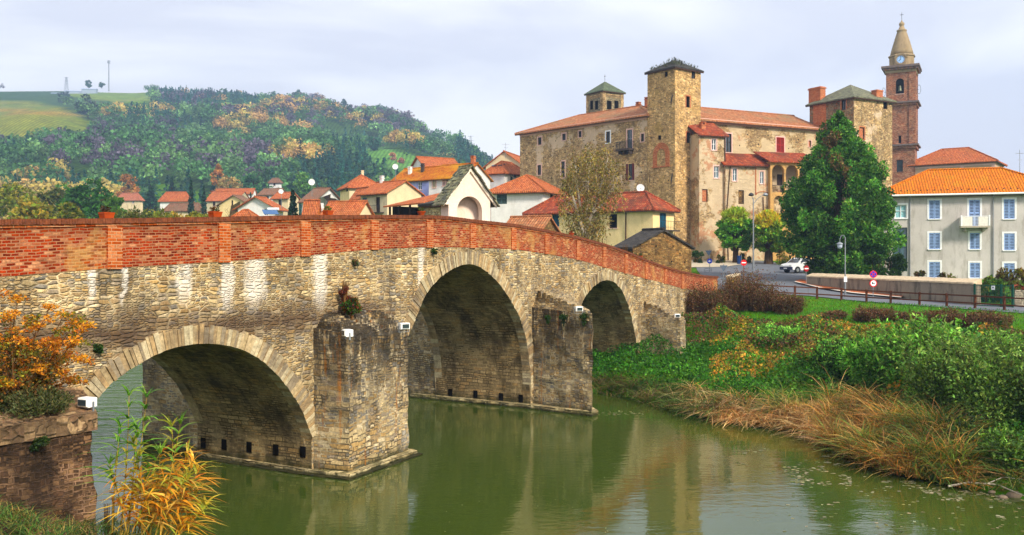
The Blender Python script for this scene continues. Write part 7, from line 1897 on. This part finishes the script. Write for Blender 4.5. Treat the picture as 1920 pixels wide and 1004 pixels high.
def reed_stuff():
    # collapsed straw-coloured reeds along the water
    V, T = [], []
    for (d0, d1, px0, px1, n, L, cols, up, z0) in ((-.25,1.7,1290,1560,8500,.85,[(.60,.36,.14),(.68,.44,.20),(.46,.25,.09),(.74,.54,.28)],.55,.05),(-.2,1.6,1110,1300,4200,.6,[(.20,.15,.06),(.30,.22,.09),(.12,.12,.04),(.14,.20,.04)],.8,0),(-.25,3.0,1545,1830,12500,1.15,[(.56,.32,.08),(.42,.22,.07),(.30,.30,.08),(.64,.42,.16),(.18,.26,.06),(.26,.14,.05),(.60,.26,.06)],1.35,0),(.0,1.9,1820,1960,2200,.7,[(.16,.20,.06),(.30,.24,.08),(.08,.14,.03)],1.1,0),(.9,2.6,1440,1600,2500,.8,[(.40,.30,.08),(.2,.25,.05)],1.1,.1)):
        x = 2+30*RG.random(n*30); y = 15+28*RG.random(n*30); d = sdist(x, y, RB, 1.0); px, py = pxy(x, y, np.zeros_like(x))
        m_ = (d > d0) & (d < d1) & (px > px0) & (px < px1); x, y = x[m_][:n], y[m_][:n]; n = len(x)
        D = np.c_[RG.normal(size=(n, 2))*.75, np.full(n, up)*(.6+.8*RG.random(n))]; la = vnoise(x, y, 1.3, 65)*6.28*1.5; lb = .75*vnoise(x, y, 2.0, 66); D[:, 0] += np.cos(la)*lb-.12; D[:, 1] += np.sin(la)*lb-.2
        cl = vnoise(x, y, .7, 61); P = np.c_[x, y, np.maximum(height(x, y), -.05)+z0+cl*.25]
        c3 = vnoise(x, y, .55, 63); tt = tints(n, cols, .25); g_ = (vnoise(x, y, 1.1, 64) > .6) & (RG.random(n) < .6); tt[g_] = tints(g_.sum(), [(.14,.24,.05),(.22,.30,.06),(.08,.14,.03)]); tt *= (.45+1.1*c3)[:, None]
        v, s = blades(P, D, L*(.6+.8*RG.random(n))*(.45+1.1*cl), .022+.012*RG.random(n), .55); V.append(v); T.append(np.tile(tt, (s, 1)))
    o = np_mesh('riverside_reeds', np.concatenate(V), 4, M_LEAF, np.concatenate(T)); o['kind'] = 'stuff'; o['label'] = 'dry straw coloured reeds along the water edge'
reed_stuff()
def at_px(px, py): return GP(px, py)
# brown withered shrubs at the top of the bank
def wither(lab, x, y, z, w, h, seed):
    "tangle of upright dead stems with scraps of leaf"
    rr = random.Random(seed); o = thing('withered_shrub', lab, 'shrub', loc=(x, y, z), group=BS)
    n = int(520*w); a = RG.random(n)*6.28; q = np.sqrt(RG.random(n))*.5; P = np.c_[np.cos(a)*q*w, np.sin(a)*q*w*.7, np.zeros(n)-.05]
    D = np.c_[RG.normal(size=(n,2))*.32, np.ones(n)]; hm = h*(.35+.65*vnoise(P[:,0]+x, P[:,1]+y, .35, 81+seed))*(1-.9*q*q)
    v, s_ = blades(P, D, hm*(.6+.5*RG.random(n)), .016, .12); np_mesh('stem', v, 4, M_LEAF, np.tile(tints(n, BR, .3), (s_, 1)), o)
    k = 9; j = RG.integers(0, n, n*k); t = RG.random(n*k)**.7; Pl = P[j]+unit(D)[j]*(hm[j]*t)[:, None]+RG.normal(size=(n*k,3))*.05
    c = tints(n*k, BR+[(.14,.07,.035),(.24,.12,.06),(.20,.09,.05),(.12,.14,.04)], .3); np_mesh('foliage', leaf_quads(Pl, .035+.03*RG.random(n*k), elong=1.8), 4, M_LEAF, c, o)
    return o
BS = 'withered brown shrubs on top of the bank'
for i, (px, py, w, h, lab) in enumerate(((1300,592,60,52,'brown shrub hiding the end of the bridge beside the last pier'),(1345,590,50,40,'low dark brown shrub right of the last pier'),(1392,580,64,62,'big brown thicket rising to the fence below the give way sign'),(1437,582,50,44,'brown thicket with pointed tips under the first fence posts'),(1480,588,36,34,'slender brown weeds beside the third fence post'),(1565,598,30,26,'single dark brown plant on the bright grass'),(1640,600,60,30,'reddish brown scrub below the round road signs'),(1780,606,70,36,'dark brown scrub below the right part of the fence'),(1850,612,70,40,'tangled brown scrub near the right end of the fence'),(1700,600,40,24,'small tuft of brown weeds at the grass edge'))):
    p = at_px(px, py); k = p[1]/FPX
    wither(lab, p[0], p[1], p[2], w*k*1.25, h*k*(1.5 if i < 5 else .95), i) or shrub('withered_shrub', lab, p[0], p[1], p[2], w*k, h*k, BR+[(.14,.07,.035),(.24,.12,.06)], .05, 3600, 24, group=BS, seed=i, elong=2.6, up=.7, stem=M_STEM, shell=.1, fvar=.4)
# weeds standing up singly
for i, (px, py, h) in enumerate(((1489,590,34),(1612,596,26),(1672,604,30),(1706,606,26),(1745,608,24),(1885,622,30))):
    p = at_px(px, py); k = p[1]/FPX; o = thing('tall_weed', ['tall dry weed stalk on the grass left of the white pickup line','dry weed stalk rising at the grass edge near the lamp post','pointed brown weed under the no stopping sign','brown weed spike near the middle of the fence','short weed spike before the end of the long wall','dark weed spike near the last fence posts'][i], 'weed', loc=p, group='dry weed stalks at the grass edge')
    m = MB(); m.path([(0,0,-.1),(.03,0,h*k*.5),(0,0,h*k)], [.02,.015,.005], 5); m.build('stalk', M_STEM, o)
    n = 260; t = RG.random(n); P = np.c_[RG.normal(size=(n,2))*(.16*(1-t))[:, None], h*k*(.15+.85*t)]; np_mesh('leaf', leaf_quads(P, .035, elong=2.4), 4, M_LEAF, tints(n, BR+OL), o)
# green bushes on the right bank
GB = 'green bushes on the right hand slope'
LG = [(.16,.42,.05),(.22,.50,.07),(.10,.30,.04),(.30,.52,.10)]; WG = [(.14,.27,.05),(.20,.34,.07),(.08,.17,.03),(.27,.38,.09)]
for i, (px, py, w, h, cols, n, lab, lf) in enumerate(((1655,735,120,100,LG,9000,'bright green bush with upright shoots in the middle of the slope',.10),(1725,745,130,135,LG+WG,11000,'tall bright green sapling thicket, the highest of the slope',.10),(1800,790,150,150,WG,12000,'broad olive green willow bush above the dry reeds',.08),(1885,800,170,150,WG,15000,'largest willow bush at the edge of the picture, dark beneath',.08),(1870,690,140,62,WG+LG,9000,'pale green bush behind the large willow near the fence',.08),(1780,700,120,66,LG+OL,7000,'light green bush behind the broad willow',.09),(1575,715,90,80,LG+GD,5000,'mixed green bush beside the orange weeds',.09),(1900,880,110,70,WG+GM,6000,'low green reeds and leaves at the water corner',.08),(1820,850,90,60,GD+OL,4000,'dark olive bush between willow and dry reeds',.08),(1540,690,70,50,[(.40,.24,.06),(.3,.26,.05)],2500,'orange yellow weeds in front of the mixed bush',.07),(1460,640,110,30,LG,3500,'lush light green tuft in the middle of the ivy',.08),(1620,660,110,40,[(.16,.28,.05),(.30,.28,.05)],5000,'yellow green bush at the upper slope under the fence',.08))):
    p = at_px(px, py); k = p[1]/FPX
    shrub('bush', lab, p[0], p[1], p[2]-.1, w*k*1.1, h*k*1.08, cols, lf*.62, int(n*1.9), 60, cat='bush', group=GB, seed=i+50, elong=2.2, up=.25, fvar=.6, shoots=int(n/28), shell=.25, stem=M_STEM)
# rocks and a driftwood branch at the water edge
M_ROCK = m_flat('river_rock', (.22,.18,.14), .9, .35)
for i, (px, py, s) in enumerate(((1903,932,.22),(1880,935,.12),(1860,925,.10))):
    Y = HC*FPX/(py-CY); o = MB(); o.ball((0,0,0), (s,s*.8,s*.55), 10, 7); b = rough(o, s*.2, s*.5, i).build('rock', M_ROCK, None); b.location = (*G(px, Y), .03); tag(b, ['round grey boulder at the water edge under the willow','flat stone beside the boulder in the shallows','smallest stone at the tip of the driftwood'][i], 'rock')
a = Vector((*G(1760, 18.2*0+HC*FPX/(884+8-CY)), .12)); 
def wpt(px, py, z=.12): Y = (HC-z)*FPX/(py-CY); return ((px-CX)/FPX*Y, Y, z)
o = thing('driftwood', 'bare curved driftwood branch lying over the reeds at the waterside', 'branch', loc=wpt(1780, 900)); o0 = Vector(wpt(1780, 900)); m = MB()
q = [Vector(wpt(*t))-o0 for t in ((1778,912,.1),(1815,905,.18),(1870,909,.2),(1925,932,.15))]; m.path([tuple(v) for v in q], [.03,.026,.02,.012], 6)
q = [Vector(wpt(*t))-o0 for t in ((1850,908,.2),(1880,895,.35),(1925,900,.4))]; m.path([tuple(v) for v in q], [.018,.014,.006], 5); m.build('branch', M_BARKP, o)
# floating leaves
def floaters():
    n = 9000; px = 1380+540*RG.random(n); py = 838+160*RG.random(n); c = vnoise(px, py*3.2, 42, 71)*.6+vnoise(px, py*3.2, 13, 72)*.4
    line = 858+(px-1430)*.17; m_ = (c > .50+np.abs(py-line-8)/105) | ((RG.random(n) < .02) & (px > 1450)); px, py = px[m_], py[m_]
    px2 = 1120+RG.random(60)*90; py2 = 770+RG.random(60)*10; px3 = 800+900*RG.random(160); py3 = 800+200*RG.random(160)
    px, py = np.r_[px, px2, px3], np.r_[py, py2, py3]; n = len(px); Y = HC*FPX/(py-CY); X = (px-CX)/FPX*Y
    a = RG.random(n)*6.28; s = (.018+.028*RG.random(n))*np.where(np.arange(n) < n-160, 1, .35); V = []
    for j in range(5): t = a+j*1.2566; V.append(np.c_[X+np.cos(t)*s*1.4, Y+np.sin(t)*s, np.full(n, .006)+.003*(j % 2)])
    o = np_mesh('floating_leaves', np.stack(V, 1).reshape(-1, 3), 5, M_LEAF, tints(n, [(.36,.33,.20),(.45,.42,.30),(.25,.22,.10),(.20,.22,.08)], .2)); o['kind'] = 'stuff'; o['label'] = 'fallen leaves floating on the river'
floaters()

# ---------------------------------------------------------------- plants on the bridge
def tuft(px, py, w_, s, cols, lab, n=260, frame=BF, y=-.05, nm='wall_plant', leaf=.035):
    u, z = frame.front(px, py, y); q = frame.w(u, y, z); o = thing(nm, lab, 'plant', loc=q, group='small plants rooted in the bridge masonry')
    bl = [((0,0,0), (s,s*.6,s*.7), n*.6, 1.0), ((s*.4,0,-s*.5), (s*.6,s*.4,s*.5), n*.4, .8)]; V, T = cloud(bl, cols, leaf, 2.0, shell=.1); np_mesh('leaf', V, 4, M_LEAF, T, o)
tuft(812,470,0,.16,GD,'small green tuft just under the brick parapet at the crown'); tuft(182,652,0,.14,GD,'small dark fern on the wall above the first arch foot'); tuft(664,492,0,.14,GD+BR,'dusty tuft high on the wall between the first two arches',160)
u, w_ = p1a[0]+.9, -.35; q = BF.w(1.35, -.35, 4.55); shrub('pier_shrub', 'green and reddish shrub growing on top of the first pier', *q, .5, .55, [(.05,.13,.02),(.08,.16,.02),(.22,.06,.03)], .04, 2600, 14, group=None, elong=2.0, up=.5)
q = BF.w(1.15, -.25, 4.8); shrub('pier_shrub', 'withered reddish stalks behind the green shrub on the first pier', *q, .3, .8, [(.24,.07,.03),(.16,.05,.03)], .03, 900, 10, elong=2.4, up=1.0)
for lab, uu, ww, zz2, s in (('ivy patch on the edge of the second pier top', p2a[0]+.05, p2a[1]+.35, 3.9, .22), ('ivy patch in the middle of the second pier face', p2a[0]-.12, p2a[1]+1.2, 3.85, .18), ('trailing ivy on the second pier nearest the big arch', p2a[0]-.12, p2a[1]+1.9, 3.8, .14)):
    q = BF.w(uu, ww, zz2); o = thing('wall_plant', lab, 'plant', loc=q, group='small plants rooted in the bridge masonry'); V, T = cloud([((0,0,0),(s,s,s*.7),260,1.0),((0,0,-s),(s*.5,s*.5,s),120,.8)], GD, .045, 1.6, shell=.1); np_mesh('leaf', V, 4, M_LEAF, T, o)

# ---------------------------------------------------------------- near left: orange shrub, grey bush, giant reed, weeds
def near_left():
    q = BF.w(-9.4, -.75, 3.2); rr = random.Random(12)
    o = thing('autumn_shrub', 'orange leaved shrub on the abutment against the rubble wall', 'shrub', loc=q); o0 = Vector(q)
    def P3(px, py, Y): return Vector((*G(px, Y), ZP(py, Y)))-o0
    m = MB(); bl = []
    # main boughs fan out to where the leaves show
    targets = [(20,590),(55,600),(95,575),(120,590),(140,605),(15,640),(60,650),(100,640),(140,640),(165,612),(30,690),(75,690),(110,700),(150,672),(120,672),(10,720),(50,730),(90,725),(-30,620),(-40,680),(-20,740),(70,610),(35,560),(130,715)]
    for i, (px, py) in enumerate(targets):
        Y = 17.6+rr.uniform(-.6,.5); e = P3(px, py, Y); b = P3(20+rr.uniform(-25,25), 768, 17.5); md = b.lerp(e, .55)+Vector((rr.uniform(-.1,.1), rr.uniform(-.1,.1), .08))
        m.path([tuple(b), tuple(md), tuple(e)], [.028,.016,.004], 5)
        for _ in range(5):
            s = md.lerp(e, rr.random()); t = s+Vector((rr.uniform(-.25,.25), rr.uniform(-.2,.2), rr.uniform(-.05,.2))); m.path([tuple(s), tuple(t)], [.007,.002], 4)
            bl.append((tuple(t), (.15,.15,.09), 46, [(.62,.26,.02),(.70,.34,.03),(.55,.18,.02)] if rr.random() < .68 else [(.16,.18,.03),(.30,.26,.03)]))
        bl.append((tuple(e), (.18,.18,.10), 120, [(.65,.28,.02),(.72,.38,.03)])); bl.append((tuple(md), (.30,.28,.22), 150, [(.10,.11,.03),(.20,.15,.03),(.45,.20,.03)]))
    m.build('stem', M_STEM, o); V, T = cloud(bl, OR, .038, 1.5, shell=.1); np_mesh('foliage', V, 4, M_LEAF, T, o)
    p = P3(60, 772, 17.3)+o0; shrub('grey_green_bush', 'feathery grey green bush on the abutment under the orange shrub', p.x, p.y, 3.2, 1.3, .62, [(.12,.14,.05),(.08,.11,.04),(.18,.17,.07)], .022, 7000, 26, cat='bush', elong=3.2, up=.8, fvar=.35, dpt=.7)
    p = P3(10, 775, 17.2)+o0; shrub('grey_green_bush', 'darker low bush at the edge of the abutment under the orange shrub', p.x-.35, p.y, 3.2, .9, .5, [(.07,.10,.03),(.12,.13,.05)], .022, 4000, 18, cat='bush', elong=3.0, up=.8, dpt=.6)
    for (px, py, lab, s) in ((78,828,'dark creeping plant on the abutment face',.16),(30,870,'second dark creeper lower on the abutment face',.12)):
        Y = 16.9; q = (*G(px, Y), ZP(py, Y)); o = thing('wall_plant', lab, 'plant', loc=q, group='small plants rooted in the bridge masonry'); V, T = cloud([((0,0,0),(s,s*.5,s*.6),420,1.0),((-s*.8,0,-s*.7),(s*.6,s*.4,s*.5),200,.8)], [(.03,.06,.02),(.05,.09,.02)], .028, 1.6, shell=.1); np_mesh('leaf', V, 4, M_LEAF, T, o)
near_left()
def giant_reed():
    Y0 = 14.2; base = Vector((*G(285, Y0), .35)); o = thing('giant_reed', 'giant reed clump with green tips and drooping orange leaves by the near arch', 'reed', loc=tuple(base)); rr = random.Random(21)
    P3 = lambda px, py, Y: Vector((*G(px, Y), ZP(py, Y)))-base
    m = MB(); PV, PT = [], []
    G1 = [(.10,.26,.03),(.16,.34,.04),(.22,.38,.05)]; YG1 = [(.45,.42,.05),(.34,.40,.05)]; OR1 = [(.72,.36,.03),(.80,.46,.04),(.62,.24,.02),(.75,.50,.10)]
    stems = [((225,1010),(240,870),(242,742),'g'),((232,1010),(262,880),(275,745),'g'),((210,1000),(215,880),(226,800),'g'),((265,1010),(270,900),(250,830),'y'),((290,1010),(320,900),(338,795),'g'),((300,1010),(330,880),(322,800),'y'),
             ((280,1010),(300,900),(300,850),'o'),((300,1010),(345,900),(352,850),'o'),((310,1010),(352,930),(372,880),'o'),((300,1020),(325,940),(330,880),'o'),((280,1020),(290,940),(285,895),'o'),((320,1020),(355,985),(385,950),'y'),((250,1020),(262,950),(255,905),'o'),((295,1020),(312,960),(310,905),'o'),((225,1010),(255,930),(300,850),'g'),((240,1010),(225,930),(205,870),'g'),((262,1010),(300,950),(350,900),'y'),((318,1020),(345,960),(358,905),'o'),((305,1010),(345,940),(362,865),'o'),((270,1010),(290,930),(300,880),'o'),((255,1015),(270,960),(275,920),'o'),((330,1015),(350,960),(368,920),'o'),((240,1000),(250,900),(258,805),'g')]
    for (b, c, t, kd) in stems:
        Y = Y0+rr.uniform(-.5, .5); B_, C_, T_ = P3(*b, Y), P3(*c, Y+rr.uniform(-.1,.1)), P3(*t, Y+rr.uniform(-.2,.2)); pts_ = [B_.lerp(C_, f).lerp(C_.lerp(T_, f), f) for f in [i/12 for i in range(13)]]
        m.path([tuple(v) for v in pts_], [.013-.009*i/12 for i in range(13)], 5)
        for i in range(3, 13):
            for s in range(3):
                f = i/12; base_p = pts_[i]; a = rr.uniform(0, 6.28); up = .35+.9*f if kd != 'o' else .25+.6*f
                d = (math.cos(a)+(.5 if kd == 'o' else 0), math.sin(a), up+(.9 if i >= 11 else 0))
                L = rr.uniform(.30, .56)*(1 if f < .9 else .75)
                col = (G1 if f > .6 else (YG1 if f > .45 else OR1)) if kd == 'g' else ((YG1 if f > .7 else OR1) if kd == 'y' else (OR1 if rr.random() < .8 else YG1))
                v, sg = blades(np.array([tuple(base_p)]), np.array([d]), L, .042, .8, 4); PV.append(v); PT.append(np.tile(tints(1, col, .12), (sg, 1)))
        for _ in range(5 if kd != 'o' else 1):
            a = rr.uniform(0, 6.28); v, sg = blades(np.array([tuple(pts_[-1])]), np.array([(math.cos(a)*.4, math.sin(a)*.4, 1.1)]), rr.uniform(.2,.32), .022, .3, 4); PV.append(v); PT.append(np.tile(tints(1, G1 if kd == 'g' else YG1, .12), (sg, 1)))
    m.build('stem', m_bark('reed_cane', (.38,.28,.10)), o)
    np_mesh('leaf', np.concatenate(PV), 4, M_LEAF, np.concatenate(PT), o)
giant_reed()
def near_weeds():
    # green and straw weeds filling the near bank
    n = 2600; px = -60+400*RG.random(n); Y = 13.2+2.9*RG.random(n); X = (px-CX)/FPX*Y; z = height(X, Y); pz = CY-FPX*(z-HC)/Y
    top = np.interp(px, [-60,40,100,180,220,330,400], [905,925,955,950,945,985,1010]); hgt = np.clip((pz-top)*Y/FPX, .12, 2.4)*RG.random(n)**.22
    D = np.c_[RG.normal(size=(n,2))*.6, np.ones(n)]; v, s = blades(np.c_[X, Y, z+hgt*.82], D, .22+.25*RG.random(n), .013, .7)
    o = np_mesh('bank_weeds', v, 4, M_LEAF, np.tile(tints(n, [(.05,.13,.02),(.10,.20,.04),(.20,.24,.06),(.36,.26,.08),(.04,.08,.02)], .2), (s, 1))); o['kind'] = 'stuff'; o['label'] = 'green and straw weeds on the near bank'
    for i, (px, w_, h_, lab) in enumerate(((60, .9, .75, 'leafy green weeds at the foot of the abutment wall'), (150, .8, .6, 'bushy green weeds by the abutment corner'), (205, .5, .7, 'dark green leafy clump beside the giant reed'))):
        Y = 15.3; X, _ = G(px, Y); z = H1(X, Y); shrub('weed_clump', lab, X, Y, z, w_, ZP((950, 965, 930)[i], Y)-z, GD+GM+[(.16,.2,.05)], .035, 3500, 18, cat='weeds', seed=i, elong=3.4, up=.5)
near_weeds()
